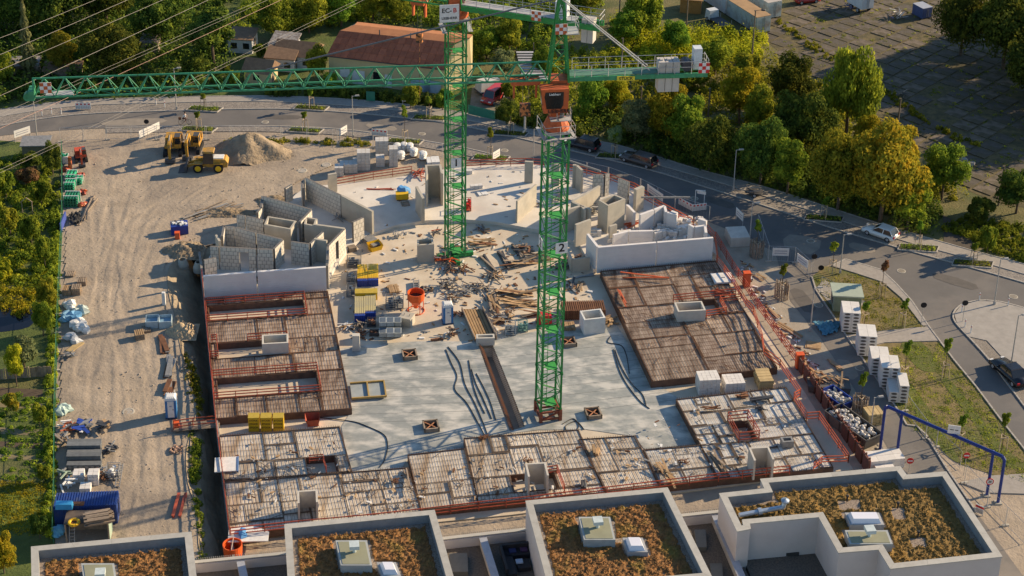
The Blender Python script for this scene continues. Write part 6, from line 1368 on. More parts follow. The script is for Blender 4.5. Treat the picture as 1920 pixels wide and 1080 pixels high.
car('black car mostly hidden behind the nearer crane', 1092, 276, (1066, 269), (0.03, 0.03, 0.035), 'estate', 4.5, 1.8, 1.6)
car('black saloon parked by the gravel bed at the right edge', 1893, 705, (1866, 680), (0.012, 0.012, 0.016), 'sedan', 4.85, 1.86, 1.45)
car('red delivery van on the drive behind the green gate', 925, 188, (914, 196), (0.48, 0.04, 0.035), 'van', 4.2, 1.75, 1.85)
t = T('motorcycle_trailer', 'small dark trailer parked at the kerb of the far side', 'trailer', P(1413, 366, .07), -.35); MB().box(0, 0, .45, 2.0, 1.2, .12).build('bed', dsteel, t); MB().beam((-1, 0, .45), (-2.2, 0, .4), .08).build('drawbar', steel, t)
for s in (-1, 1): wheel(t, 0.2, s*.68, .28); MB().beam((-.8, s*.55, .6), (.8, s*.4, 1.0), .06).build('frame_bar', steel, t)
# ---- lamps, poles and signs
pole_m = M('lamp_pole', (0.40, 0.38, 0.35), None, 3, .5); dpole = M('weathered_pole', (0.19, 0.15, 0.115), (.12, .1, .08), 3, .9)
def lamp(label, x, y, ytop, z=.1, arm=.8, mat=pole_m):
    b = P(x, y, z); h = upz(b, ytop)-z; t = T('street_lamp', label, 'street lamp', b, .2, 'street lamps'); MB().tube((0, 0, 0), (0, 0, h), .075, 8, .05).build('pole', mat, t)
    MB().tube((0, 0, h-.05), (arm, 0, h+.02), .035, 6).build('arm', mat, t); MB().box(arm*.8, 0, h-.04, .6, .26, .13, 0, .8, .7).build('lamp_head', mat, t); MB().box(0, 0, 0, .2, .2, .4).build('foot', mat, t); return t
for a in (('street lamp at the kerb near the left site fence', 70, 262, 182), ('street lamp on the verge behind the sand heap side', 662, 258, 180), ('street lamp in front of the gardens at the left', 331, 205, 128), ('street lamp left of the nearer crane by the street', 1000, 303, 242), ('street lamp on the far pavement right of the estate car', 1375, 357, 281), ('street lamp behind the picket guarded tree near the site corner', 1405, 458, 381), ('street lamp behind the green roofed kiosk', 1575, 512, 440), ('street lamp beside the blue tarpaulin', 1519, 620, 540), ('street lamp at the tip of the paved plaza', 1864, 571, 486), ('street lamp behind the black saloon', 1896, 682, 591), ('street lamp between the rubble skips and the lane', 1632, 812, 745)): lamp(*a)
def upole(label, x, y, ytop, head=False):
    b = P(x, y); h = upz(b, ytop); t = T('utility_pole', label, 'pole', b, 0, 'old poles of the waste ground'); MB().tube((0, 0, -.1), (.05, 0, h), .13, 7, .09).build('shaft', dpole, t); MB().box(0, 0, h-.05, .3, .16, .1).build('cap', dpole, t)
    if head: MB().tube((0, 0, h), (1.0, 0, h+.15), .04, 5).build('arm', dpole, t); MB().blob((1.1, 0, h+.1), (.4, .2, .15), 8, 4, .05).build('lamp_head', dsteel, t)
for a in (('old pole at the top between the cranes jib and sheds', 1159, 68, -15), ('old pole in front of the orange shed', 1286, 62, -15), ('tall dark lamp pole in front of the containers', 1408, 125, 20, True), ('old wooden pole behind the counter jib railing', 1165, 130, 72), ('wooden post among the bushes below the ballast', 1201, 200, 162), ('leaning wooden post right of the golden tree', 1326, 240, 166), ('grey post left of the orange trees', 1622, 262, 208), ('grey post in front of the weed strip', 1681, 250, 185), ('thick wooden pole at the right beside the side track', 1872, 385, 312)): upole(*a)
def disc(label, x, y, ytop, kind='back', rz=0.0, r=.33):
    b = P(x, y, .1); h = upz(b, ytop)-.1; t = T('road_sign', label, 'road sign', b, rz, 'round road signs'); MB().tube((0, .04, 0), (0, .04, h+r), .03, 6).build('post', pole_m, t)
    m = MB(); m.tube((0, 0, h), (0, -.02, h), r, 18); s = m.build('disc', blkp if kind == 'back' else redp, t)
    if kind == 'no': MB().box(0, -.025, h-.06, r*1.4, .02, .12).build('white_bar', whtp, s)
    return t
for a in (('dark back of a round sign by the banner fence', 1524, 512, 481), ('dark back of a low round sign at the kiosk kerb', 1539, 508, 502), ('dark back of a round sign at the lane mouth', 1727, 612, 572), ('dark back of a round sign at the plaza tip', 1805, 603, 568), ('dark back of a round sign beside the yellow excavators', 277, 262, 228)): disc(*a)
disc('red no entry sign left of the lane by the white blocks', 1704, 885, 864, 'no'); disc('red no entry sign on the verge right of the lane', 1807, 892, 854, 'no')
# ---- blue height gantry
t = T('height_gantry', 'blue steel height limit gantry across the access lane', 'gantry', P(1652, 842)); o = t.location; gb_ = M('gantry_blue', (0.012, 0.035, 0.21), (.01, .03, .17), 2, .5)
hg = 5.0; A1, A2 = P(1650, 843), P(1681, 857); B2_, B1_ = P(1850, 929), P(1871, 943)
for nm, p in (('leg', A1), ('leg', A2), ('leg', B2_), ('leg', B1_)): MB(o).tube(p, p+U3(hg-.25 if p in (A1, B1_) else hg-.1), .14, 10).build(nm, gb_, t); MB(o).box(p.x, p.y, 0, .6, .6, .12).build('foot_plate', conc, t)
e1, e2 = A1.lerp(B1_, .02)+U3(hg), A1.lerp(B1_, .98)+U3(hg); m = MB(o); m.tube(e1, e2, .17, 10); m.tube(A1+U3(hg-.3), e1, .17, 10); m.tube(B1_+U3(hg-.3), e2, .17, 10); m.build('crossbar', gb_, t)
for p in (A2, B2_):
    f = (p-A1).dot(B1_-A1)/(B1_-A1).length_squared; q = A1.lerp(B1_, f)+U3(hg); m = MB(o); m.tube(p+U3(hg-.12), q, .13, 8); m.build('bracket', gb_, t)
c = A1.lerp(B1_, .58)+U3(hg+.15); sg = link('sign_board', MB().box(0, 0, 0, 1.1, .05, .9).mesh('sign_board'), whtp, t, c-Vector(o), -.25); MB().box(-.2, -.03, .4, .35, .02, .07).build('print_line', blkp, sg); MB().box(.22, -.03, .4, .3, .02, .07).build('print_line', blkp, sg)
c = B2_+Vector((0, -.25, 1.75)); m = MB(o); m.tube(c, c-Vector((0, .03, 0)), .36, 16); s_ = m.build('weight_sign', redp, t); m = MB(o); m.tube(c-Vector((0, .03, 0)), c-Vector((0, .04, 0)), .27, 16); m.build('sign_face', whtp, s_); text('20', .3, blkp, s_, c-Vector(o)-Vector((0, .05, 0)), (pi/2, 0, 0))
# ---- fences of mesh panels, banners, barriers
def mesh_fence(label, px, z=.05, h=2.0, mat=None, wires=True, name='site_fence', cover=None, L=3.4):
    pts = [P(x, y, z) for x, y in px]; o = pts[0].copy(); t = T(name, label, 'fence', o, group='mesh fences round the site'); mat = mat or galv
    for p, q in zip(pts[:-1], pts[1:]):
        n = max(1, round((q-p).length/L))
        for i in range(n):
            a, b = p.lerp(q, i/n+.01), p.lerp(q, (i+1)/n-.01); m = MB(o)
            for u, v in ((a, a+U3(h)), (b, b+U3(h)), (a+U3(h), b+U3(h)), (a+U3(.12), b+U3(.12))): m.tube(u, v, .025, 4)
            fr = m.build('panel_frame', mat, t)
            if wires:
                m = MB(o)
                for k in range(1, 12): e = a.lerp(b, k/12); m.beam(e+U3(.12), e+U3(h), .007)
                m.build('wire_mesh', mat, fr)
            if cover: m = MB(o); m.beam(a.lerp(b, .02)+U3(h*.52), b.lerp(a, .02)+U3(h*.52), .015, h*.9); m.build('netting', cover, fr)
            MB(o).box(a.x, a.y, z-.04, .65, .22, .13, .2).build('foot', conc, t)
    return t
mesh_fence('mesh fence along the street behind the machines', [(113, 266), (200, 262), (340, 262), (480, 262), (625, 268)])
mesh_fence('mesh fence along the street behind the block pallets', [(632, 270), (700, 276), (760, 285), (830, 296)]); mesh_fence('mesh fence curving along the street right of the cranes', [(1060, 322), (1140, 340), (1200, 362), (1265, 395), (1330, 415)])
mesh_fence('mesh fence carrying the white banner near the site corner', [(1440, 490), (1490, 492)]); mesh_fence('mesh fence turning down to the kiosk', [(1490, 492), (1520, 520)]); mesh_fence('mesh fence beside the green roofed kiosk', [(1538, 548), (1600, 578)])
mesh_fence('mesh fence along the lane verge at the gantry', [(1697, 770), (1735, 822), (1755, 838), (1800, 880)]); mesh_fence('mesh fence below the gantry beside the stepped roof', [(1808, 905), (1850, 950), (1920, 1020)]); mesh_fence('tall mesh fence corner by the stacked concrete panels', [(1420, 430), (1440, 488)])
netm = M('green_netting', (0.02, 0.10, 0.045), (0.015, 0.075, 0.035), 3, .8)
mesh_fence('green netting fence between the allotment and the dirt track', [(117, 285), (118, 400), (113, 520), (107, 660), (104, 800), (103, 930), (101, 1025)], .05, 1.9, M('fence_green', (.02, .14, .07), None, 3, .6), True)
gate_m = M('gate_green', (0.035, 0.20, 0.13), (.03, .16, .11), 2, .6); mesh_fence('green slatted gate closing the drive of the red van', [(877, 214), (928, 226)], .1, 1.4, gate_m, False, 'drive_gate', gate_m)
mesh_fence('small green gate in the dark hedge below the barn', [(687, 190), (703, 191)], .1, 1.5, gate_m, False, 'garden_gate', gate_m)
def banner(label, a, b, h=1.0, z=.7, red_row=False, lines=2):
    p, q = P(*a, 0), P(*b, 0); o = p.copy(); t = T('banner', label, 'banner', o, group='white banners and barriers'); d = (q-p).normalized(); n = Vector((d.y, -d.x, 0)); L = (q-p).length
    MB(o).beam(p+U3(z+h/2), q+U3(z+h/2), .04, h).build('sheet', M('banner_white', (0.72, .70, .66), (.66, .64, .6), 2, .7), t)
    if red_row:
        for k in range(4): c = p.lerp(q, (k+.5)/4)+U3(z+h*.78)+n*.025; MB(o).beam(c-d*.12, c+d*.12, .02, .2).build('red_mark', redp, t)
        for k in range(9): c = p.lerp(q, (k+.5)/9)+n*.025; MB(o).beam(c+U3(z+.05), c+U3(z+h*.55), .02, .06).build('slot', M('slot_grey', (.25, .25, .27), None, 3, .8), t)
    else:
        for k in range(lines): MB(o).beam(p.lerp(q, .12)+U3(z+h*(.62-.3*k))+n*.03, p.lerp(q, .88)+U3(z+h*(.62-.3*k))+n*.03, .01, h*.13).build('print_line', M('print_grey', (.42, .42, .45), None, 3, .8), t)
    for f in (.03, .97): MB(o).beam(p.lerp(q, f)-n*.05, p.lerp(q, f)-n*.05+U3(z+h), .06).build('post', galv, t)
for a in (('white banner facing the camera at the site corner', (1447, 489), (1478, 490)), ('white banner on the slanting fence by the round sign', (1493, 499), (1513, 514)), ('white banner sheet on the fence at the far left', (28, 268), (58, 258)), ('white banner sheet beside the yellow excavators', (262, 268), (300, 250)), ('white banner sheet near the lamp behind the sand heap', (637, 264), (651, 256)), ('white banner at the cobbled verge by the farther crane', (924, 309), (937, 301)), ('white banner behind the right walls', (1213, 368), (1242, 388)), ('white banner on the fence beside the stacked concrete panels', (1379, 412), (1392, 425))): banner(*a)
for a in (('red and white barrier on the far pavement at the left', (142, 206), (171, 206)), ('red and white barrier on the near verge', (697, 255), (726, 258)), ('white road barrier at the street bend, left piece', (1272, 384), (1298, 398)), ('white road barrier at the street bend, right piece', (1298, 398), (1324, 395)), ('white barrier piece at the foot of the blue gantry', (1828, 962), (1842, 968))): banner(*a, h=.9, z=.15, red_row=True)
t = T('goal_frame', 'white portal frame on the kerb behind the barriers', 'frame', P(1303, 384)); o = t.location
for p in (P(1303, 384), P(1320, 384)): MB(o).tube(p, p+U3(2.0), .05, 6).build('post', whitep, t)
MB(o).tube(P(1303, 384)+U3(2.0), P(1320, 384)+U3(1.9), .06, 6).build('crossbar', whitep, t); MB(o).beam(P(1306, 384)+U3(1.75), P(1322, 386)+U3(1.7), .03, .4).build('board', whitep, t)
def bollard(label, x, y, z=.12):
    t = T('bollard', label, 'bollard', P(x, y, z), 0, 'white bollards'); MB().lathe([(.06, 0), (.06, .85), (.045, .95), (0, .97)], 8).build('shaft', whitep, t); MB().lathe([(.065, .7), (.065, .8)], 8).build('red_band', redp, t)
for k, (x, y) in enumerate(((79, 217), (97, 214), (115, 214), (293, 196), (309, 201))): bollard('slim white bollard on the far left pavement, %s from the left' % ORD[k], x, y)
for k, (x, y) in enumerate(((1809, 613), (1820, 624), (1803, 585), (1836, 563), (1890, 573))): bollard('slim white bollard on the paved plaza, %s' % ('nearest the lane', 'beside the gravel bed', 'at the round tip', 'next to the plaza lamp', 'at the street side')[k], x, y)
# ---- tree pits with staked saplings
sap = {c: crown_mesh('round', .55, 2.0, 420, .12, 8, 1.5) for c in ('green', 'olive', 'brown')}
for c, me in sap.items(): me.materials.append(LM[c])
def sapling(label, x, y, ytop, col='green', pit=True, z=.1, w=2.4):
    b = P(x, y, z); h = upz(b, ytop)-z; t = T('young_tree', label, 'young tree', b, rl.uniform(0, 3), 'staked young trees'); MB().tube((0, 0, 0), (0, 0, h*.9), .045, 6, .02).build('trunk', bark, t)
    c = link('crown', sap[col], None, t); c.scale = (1, 1, h/3.6)
    for k in range(3): a = k*2.1; MB().tube((cos(a)*.45, sin(a)*.45, 0), (cos(a)*.4, sin(a)*.4, 1.7), .04, 5).build('stake', M('stake_wood', (.45, .36, .25), None, 3, .9), t)
    for k in range(3): a, e = k*2.1, (k+1)*2.1; MB().beam((cos(a)*.42, sin(a)*.42, 1.6), (cos(e)*.42, sin(e)*.42, 1.6), .05, .09).build('crosspiece', MATS['stake_wood'], t)
    if pit:
        q = T('tree_pit', 'pit under the'+label.replace('staked young', ' young'), 'tree pit', b, -.12); m = MB(); m.prism([(-w, -.55), (w*.8, -.65), (w, .7), (-w*.8, .75)], -.05, .05); m.build('soil', M('pit_soil', (.06, .05, .03), (.04, .05, .02), 2, .95), q)
        for a, e in (((-w, -.6), (w*.8, -.7)), ((w*.8, -.7), (w, .75)), ((w, .75), (-w*.8, .8)), ((-w*.8, .8), (-w, -.6))): MB().beam((*a, .03), (*e, .03), .12, .16).build('edging', MATS['kerbstone'], q)
        V, Fc = [], []
        for k in range(260): leaf(V, Fc, Vector((rl.uniform(-w*.85, w*.8), rl.uniform(-.5, .6), rl.uniform(.05, .35))), rdir()+Vector((0, 0, 1)), .11)
        me = bpy.data.meshes.new('ground_plants'); me.from_pydata(V, [], Fc); me.update(); link('ground_plants', me, LM['green'], q, kind='stuff')
for a in (('staked young tree on the far strip near the round dark tree', 383, 205, 172), ('staked young tree on the far strip below the bungalow', 583, 203, 162), ('staked young tree on the far strip below the barn', 805, 222, 176), ('staked young tree on the far strip right of the red van', 957, 251, 192), ('staked young tree on the far strip left of the estate car', 1152, 294, 245), ('staked young tree on the far strip left of the white car', 1545, 410, 365), ('staked young tree on the far strip right of the white car', 1722, 466, 408), ('staked young tree on the far strip at the right end', 1824, 495, 450), ('staked young tree on the near verge above the loader', 372, 243, 205), ('staked young tree on the near verge beside the sand heap', 572, 245, 205), ('staked young tree on the near verge above the block pallets', 759, 266, 190), ('staked young tree on the near verge right of the farther crane', 920, 297, 232)): sapling(*a)
for a in (('staked young tree behind the kiosk left of the lamp', 1560, 512, 440, 'olive'), ('staked young tree with red leaves behind the kiosk', 1652, 556, 478, 'brown'), ('staked young tree on the kiosk verge by the hollow blocks', 1620, 612, 560, 'green'), ('staked young tree on the kiosk verge by the cross path', 1692, 612, 555, 'green'), ('staked young tree behind the lowest hollow block stack', 1694, 714, 630, 'green'), ('staked young tree in the middle of the lane verge', 1770, 708, 625, 'green'), ('staked young tree at the right end of the lane verge', 1878, 845, 765, 'green'), ('staked young tree above the gantry sign', 1799, 838, 770, 'green'), ('staked young tree at the leaning wooden guard by the skips', 1612, 770, 690, 'green'), ('slim young tree inside the left picket guard', 1418, 478, 405, 'green'), ('slim young tree inside the right picket guard', 1465, 555, 488, 'green')): sapling(*a[:4], a[4], False, .05)
def guard(label, x, y, r=.75):
    t = T('picket_guard', label, 'tree guard', P(x, y, .04), 0, 'round picket tree guards')
    for k in range(18): a = 2*pi*k/18; o = MB().box(0, 0, 0, .12, .04, random.uniform(1.7, 2.1)).build('picket', gwood, t); o.location = (cos(a)*r, sin(a)*r, 0); o.rotation_euler = (random.uniform(-.07, .07), random.uniform(-.05, .05), a+pi/2)
    m = MB()
    for z in (.5, 1.4):
        for k in range(18): a, b = 2*pi*k/18, 2*pi*(k+1)/18; m.beam((cos(a)*r, sin(a)*r, z), (cos(b)*r, sin(b)*r, z), .04, .09)
    m.build('hoop', gwood, t)
guard('round picket guard behind the stacked concrete panels', 1418, 480); guard('round picket guard left of the kiosk', 1465, 558); guard('round picket guard beside the rubble skips', 1611, 775)
# ---- kiosk
t = T('transformer_kiosk', 'grey green transformer kiosk with flat overhanging roof', 'kiosk', P(1585, 574, .05), -.1)
MB().box(0, 0, 0, 2.9, 2.3, 1.9).build('wall', M('kiosk_green', (.20, .25, .19), (.17, .21, .16), 1, .7), t); MB().box(0, 0, 1.9, 3.3, 2.7, .16).build('roof', M('kiosk_roof', (.36, .41, .33), (.31, .36, .29), 1, .7), t)
for s in (-.7, .7): d = MB().box(s, -1.16, .1, 1.2, .04, 1.65).build('door', M('kiosk_door', (.16, .21, .16), None, 1, .6), t); MB().box(s*.3, -1.2, .9, .06, .04, .2).build('handle', dsteel, d)
MB().box(-1.47, .2, .5, .04, 1.2, .9).build('vent_grille', dsteel, t); sheet('kiosk_apron', [(1530, 540), (1560, 575), (1610, 582), (1622, 566), (1545, 525)], .06, slabs_m)
# ---- hollow block stacks
hole_m = M('hole_shade', (.10, .09, .085), None, 3, .95)
def hollow(label, x, y, nz=6, rz=-.12, cut=False):
    t = T('hollow_block_stack', label, 'block stack', P(x, y, .14), rz, 'stacks of hollow concrete planks')
    for k in range(nz):
        for i in range(2):
            if cut and k >= nz-2 and i == 0: continue
            b = MB().box((i-.5)*.92, 0, k*.4, .90, 2.3, .385).build('plank', M('plank_white', (.64, .62, .59), (.57, .55, .52), 2, .8, rnd=.05), t); m = MB()
            m.lathe([(0, 0), (.3, 0)], 10); m.v = [((i-.5)*.92+v[0], -1.155, k*.4+.19+v[1]*.42) for v in m.v]; m.f = [f[::-1] for f in m.f]; m.build('core_shade', hole_m, b)  # flat dark disc on the plank end paints the shaded core
    for s in (-.7, .7): MB().box(0, s, -.1, 1.8, .12, .1).build('bearer', gwood, t)
for a in (('stack of hollow planks on the kiosk verge, farthest of five', 1592, 612), ('stack of hollow planks at the cross path, second of five', 1622, 656), ('stack of hollow planks, middle one of five beside the lane', 1646, 692, 5), ('tall stack of hollow planks, fourth of five beside the lane', 1664, 715), ('stack of hollow planks with a stepped top, nearest of five', 1681, 742, 5, -.12, True)): hollow(*a)
# ---- skips and stored material on the right
def skip(label, x, y, L, W, h, rz, col, fill, n=60, fr=(.12, .28)):
    t = T('rubble_skip', label, 'skip', P(x, y, .04), rz, 'open skips'); m = MB()
    b = [(-L/2+.25, -W/2+.1), (L/2-.25, -W/2+.1), (L/2-.25, W/2-.1), (-L/2+.25, W/2-.1)]; u = [(-L/2, -W/2), (L/2, -W/2), (L/2, W/2), (-L/2, W/2)]
    m.add([(*p, .12) for p in b]+[(*p, h) for p in u], [(0, 1, 2, 3), (0, 1, 5, 4), (1, 2, 6, 5), (2, 3, 7, 6), (3, 0, 4, 7)]); m.build('trough', col, t)
    for p, q in zip(u, u[1:]+u[:1]): MB().beam((*p, h), (*q, h), .1, .1).build('rim', col, t)
    for k in range(4): x_ = -L/2+.5+k*(L-1)/3; MB().beam((x_, -W/2-.02, .2), (x_, -W/2-.04, h), .08).build('rib', col, t)
    f = MB()
    for k in range(n): r = random.uniform(*fr); f.blob((random.uniform(-L*.42, L*.42), random.uniform(-W*.38, W*.38), h*.75+random.uniform(-.1, .35)), (r, r*.8, r*.7), 5, 3, .4)
    f.build('rubble', fill, t, kind='stuff')
rub = M('white_rubble', (.66, .63, .58), (.4, .37, .33), 3, .9)
skip('long dark skip heaped with white rubble', 1598, 812, 5.6, 2.2, 1.3, -1.02, M('skip_dark', (.10, .095, .09), None, 1, .7), rub, 190); skip('blue skip of white rubble behind the long dark skip', 1568, 760, 3.0, 1.7, 1.2, -1.02, blu, rub, 80)
t = T('wood_scrap_skip', 'dark flat skip with scrap timber sticking out', 'skip', P(1552, 728, .04), -.1); MB().box(0, 0, .1, 4.0, 2.0, .7, 0, 1.05, 1.05).build('trough', MATS['skip_dark'], t)
for k in range(26): a = random.uniform(0, pi); c = Vector((random.uniform(-1.5, 1.5), random.uniform(-.6, .6), random.uniform(.7, 1.1))); d = Vector((cos(a), sin(a), random.uniform(-.2, .6)))*random.uniform(.5, 1.1); MB().beam(c-d, c+d, .16, .04).build('board', random.choice((wood, gwood, rustm)), t)
pack('tall pallet of white blocks at the foot of the right dark deck', 1326, 732, 5, 4, 7, .1, .1, (.42, .42, .26)); pack('lower pallet of white blocks right of the tall one', 1374, 730, 5, 4, 5, .1, .1, (.4, .42, .26), miss=.1)
stack('pallet of sawn timber boards right of the white blocks', 1431, 721, 5, 6, 1.4, .46, .2, .1, pi/2+.1, M('fresh_timber', (.48, .36, .18), (.4, .29, .14), 2, .8, rnd=.15), gap=.04, ny=1)
stack('stack of big flat concrete panels near the site corner', 1382, 452, 1, 6, 2.6, 2.3, .2, .04, .1, M('panel_pale', (.56, .52, .46), None, 1, .85), 'panel_stack', 'panel stack', .02, 'panel'); stack('small stack of pale slabs beside the big panels', 1395, 458, 1, 6, 1.0, .8, .16, .04, .1, MATS['panel_pale'], 'slab_stack', 'slab stack', .02, 'slab')
stack('timber crate stack beside the lamp and skips', 1636, 790, 4, 6, 1.4, .4, .22, .04, .2, MATS['fresh_timber']); 
for k, (x, y, n) in enumerate(((1640, 872, 3), (1672, 868, 3), (1655, 882, 2))): pack('wrapped white foam blocks in front of the stepped roof, %s pile' % ('left', 'right', 'front')[k], x, y, 2, 2, n, .04, .15, (.9, .8, .35), name='foam_blocks', cat='foam blocks', group='foam block piles')
for x, y, w in ((1399, 536, 'upper'), (1498, 690, 'lower')): t = T('red_site_locker', 'bright orange red cabinet beside the outer railing, %s one' % w, 'cabinet', P(x, y, .04), .1, 'orange red cabinets'); MB().box(0, 0, .1, .75, .6, 1.6).build('body', ored, t); MB().box(0, 0, 1.7, .8, .66, .06).build('lid', ored, t); MB().box(0, -.31, .2, .6, .03, 1.4).build('door', MATS['rail_orange'], t); MB().box(0, 0, 0, .7, .55, .1).build('plinth', dsteel, t)
for a in (('pinkish boards leaning by the upper cabinet', 1408, 510, 5, 1.7, 1.4), ('three boards lying in the storage strip', 1455, 588, 4, 1.9, 2.0), ('long fresh planks lying in the storage strip', 1482, 622, 6, 2.25, 3.6), ('loose boards below the plywood sheet', 1512, 690, 5, 2.1, 2.4), ('red boards beside the lower cabinet', 1562, 685, 5, 2.0, 2.0), ('thin batten by the picket guard', 1424, 520, 2, 2.2, 1.6)): clutter(a[0], a[1], a[2], .6, a[3], wood, z=.04, kind='boards', h=.15, L=(a[5]*.8, a[5]), ang=a[4], mats=[wood, M('pink_board', (.42, .26, .17), None, 2, .8)], name='board_pile', cat='board pile')
t = T('plywood_sheet', 'single plywood sheet lying flat in the storage strip', 'plywood', P(1524, 648, .05), -.3); MB().box(0, 0, 0, 1.5, 1.3, .05).build('sheet', MATS['ply_brown'], t); MB().box(.1, .08, .055, 1.45, 1.2, .03, .06).build('second_sheet', wood, t)
def tarp(label, px, z, mat, amp=.25, n=14):
    A, B, C, D = [P(x, y, z) for x, y in px]; o = A.copy(); m = MB(o); V = []
    for i in range(n+1):
        for j in range(n+1): p = A.lerp(B, i/n).lerp(D.lerp(C, i/n), j/n); V.append((p.x+random.uniform(-.1, .1), p.y+random.uniform(-.1, .1), z+random.uniform(0, amp)))
    m.add(V, [(i*(n+1)+j, (i+1)*(n+1)+j, (i+1)*(n+1)+j+1, i*(n+1)+j+1) for i in range(n) for j in range(n)]); ob = m.build('tarpaulin', mat, None, True); ob.location = o; ob['kind'] = 'thing'; return tag(ob, label, 'tarpaulin')
tarp('blue green tarpaulin spread over the lane edge', [(1525, 606), (1575, 605), (1572, 622), (1545, 632)], .06, M('tarp_teal', (.06, .20, .30), (.10, .26, .34), 2, .5), .35)
t = T('side_track', 'dark paved side track leaving the street at the right', 'track', P(1780, 420)); del t['category']; t['kind'] = 'structure'; MB(P(1780, 420)).add([tuple(P(x, y, .045)) for x, y in ((1768, 403), (1822, 428), (1822, 470), (1770, 455))], [(3, 2, 1, 0)]).build('paving', M('dark_track', (.09, .075, .06), (.06, .05, .04), 1, .9), t)
# ---- repairs, drains and dirt on the asphalt
pd, pl = M('patch_dark', (.12, .108, .098), (.095, .087, .08), 1, .9), M('patch_pale', (.27, .235, .195), (.21, .185, .155), .8, .95)
for k, (q, mt) in enumerate((([(500, 216), (560, 217), (558, 224), (500, 223)], pd), ([(690, 232), (740, 238), (738, 246), (692, 240)], pl), ([(1330, 368), (1375, 382), (1370, 392), (1326, 378)], pd), ([(1600, 455), (1640, 466), (1632, 476), (1592, 464)], pl), ([(1760, 512), (1830, 534), (1822, 544), (1752, 522)], pd), ([(1480, 440), (1540, 452), (1520, 478), (1470, 462)], pl), ([(1480, 545), (1505, 545), (1530, 580), (1508, 585)], pd), ([(1560, 680), (1590, 676), (1610, 705), (1585, 712)], pl), ([(200, 226), (300, 222), (302, 232), (202, 238)], pl))): sheet('asphalt_patch', smooth(q, 2, True), .046, mt)
for k, (x, y) in enumerate(((497, 229), (791, 251), (946, 282), (1302, 372), (1520, 452), (1690, 508), (1900, 556), (1535, 572), (1612, 690))): t = T('manhole', 'iron manhole lid in the asphalt, %s from the left end' % ORD[k] if k < 7 else 'iron manhole lid in the access lane, %s one' % ('upper', 'lower')[k-7], 'manhole', P(x, y, .045), 0, 'manhole covers'); MB().lathe([(0, .012), (.36, .012), (.38, 0)], 16).build('lid', M('iron_lid', (.16, .14, .12), (.3, .26, .2), 6, .7), t); MB().lathe([(.39, 0), (.39, .014), (.48, .012), (.5, 0)], 16).build('ring', conc, t)
# ================================================================ HOUSES BEHIND THE STREET
rtile = M('clay_roof_sheet', (0.36, 0.115, 0.06), (0.26, 0.085, 0.05), 1.6, .85, rnd=.16); otile = M('orange_roof', (0.50, 0.21, 0.09), (.42, .17, .075), 1, .85); cream = M('cream_wall', (0.52, 0.43, 0.24), (.46, .37, .2), .8, .9)
def quad(m, *p): m.add(p, [tuple(range(len(p)))])
def barn():
    E0, E1, F0, F1, R0, R1 = P(612, 105, 4.0), P(834, 131, 4.0), P(637, 58, 6.9), P(853, 81, 6.9), P(665, 47, 7.3), P(882, 71, 7.3)
    o = Vector((E0.x, E0.y, 0)); t = T('barn', 'long barn with red brown sheet roof and cream walls behind the street', 'barn', o)
    n = (R0-E0); n.z = 0; d = (E1-E0).normalized(); n = Vector((-d.y, d.x, 0)); bk0, bk1 = R0+n*1.2, R1+n*1.2; g = lambda p: Vector((p.x, p.y, 0)); k = .35
    e0, e1 = E0+n*k+d*.2, E1+n*k-d*.2
    m = MB(o); quad(m, g(e0), g(e1), e1, e0); m.build('front_wall', cream, t)
    m = MB(o); quad(m, g(e1), g(bk1), bk1-U3(.1), R1-U3(.1)-d*.1, F1-U3(.1)-d*.1, e1); m.build('gable_wall', cream, t); m = MB(o); quad(m, g(bk0), g(e0), e0, F0-U3(.1), R0-U3(.1), bk0-U3(.1)); m.build('gable_wall', cream, t); m = MB(o); quad(m, g(bk1), g(bk0), bk0, bk1); m.build('back_wall', cream, t)
    nc, nr = 17, 4
    for i in range(nc):
        for j in range(nr):
            c = lambda u, v: E0.lerp(E1, u).lerp(F0.lerp(F1, u), v)
            u0, u1, v0, v1 = (i+.02)/nc, (i+.98)/nc, j/nr, (j+1.03)/nr; m = MB(o); up = U3(.06+.03*(nr-j)*.3); q = [c(u0, v0)+up+U3(.05), c(u1, v0)+up+U3(.05), c(u1, v1)+up-U3(.02), c(u0, v1)+up-U3(.02)]
            m.add(q+[p-U3(.1) for p in q], [(0, 1, 2, 3), (4, 5, 1, 0), (5, 6, 2, 1), (7, 4, 0, 3)]); m.build('roof_sheet', rtile, t)
    m = MB(o); quad(m, F0+U3(.05), F1+U3(.05), R1+U3(.05), R0+U3(.05)); quad(m, R0+U3(.05), R1+U3(.05), bk1, bk0); m.build('upper_roof', otile, t)
    for f, w_, h0, h1, mt in ((.14, .7, 1.0, 2.4, whitep), (.26, .9, .2, 2.2, whitep), (.42, .5, 1.1, 2.3, glas), (.52, .5, .2, 2.1, whitep), (.80, 1.4, .2, 2.0, M('blue_white', (.35, .45, .6), None, 2, .6)), (.9, 1.2, .2, 1.9, MATS['blue_white'])):
        p = e0.lerp(e1, f)-n*.06; m = MB(o); a, b = g(p-d*w_), g(p+d*w_); m.beam(a+U3((h0+h1)/2), b+U3((h0+h1)/2), .08, h1-h0); m.build('window' if mt is glas else 'door', mt, t)
    m = MB(o); m.beam(E0+U3(-.02), E1+U3(-.02), .14, .12); m.build('gutter', dsteel, t)
    for f in (.35, .62): c = F0.lerp(F1, f); m = MB(o); m.tube(c, c+U3(.8), .08, 6); m.build('vent_pipe', dsteel, t)
barn()
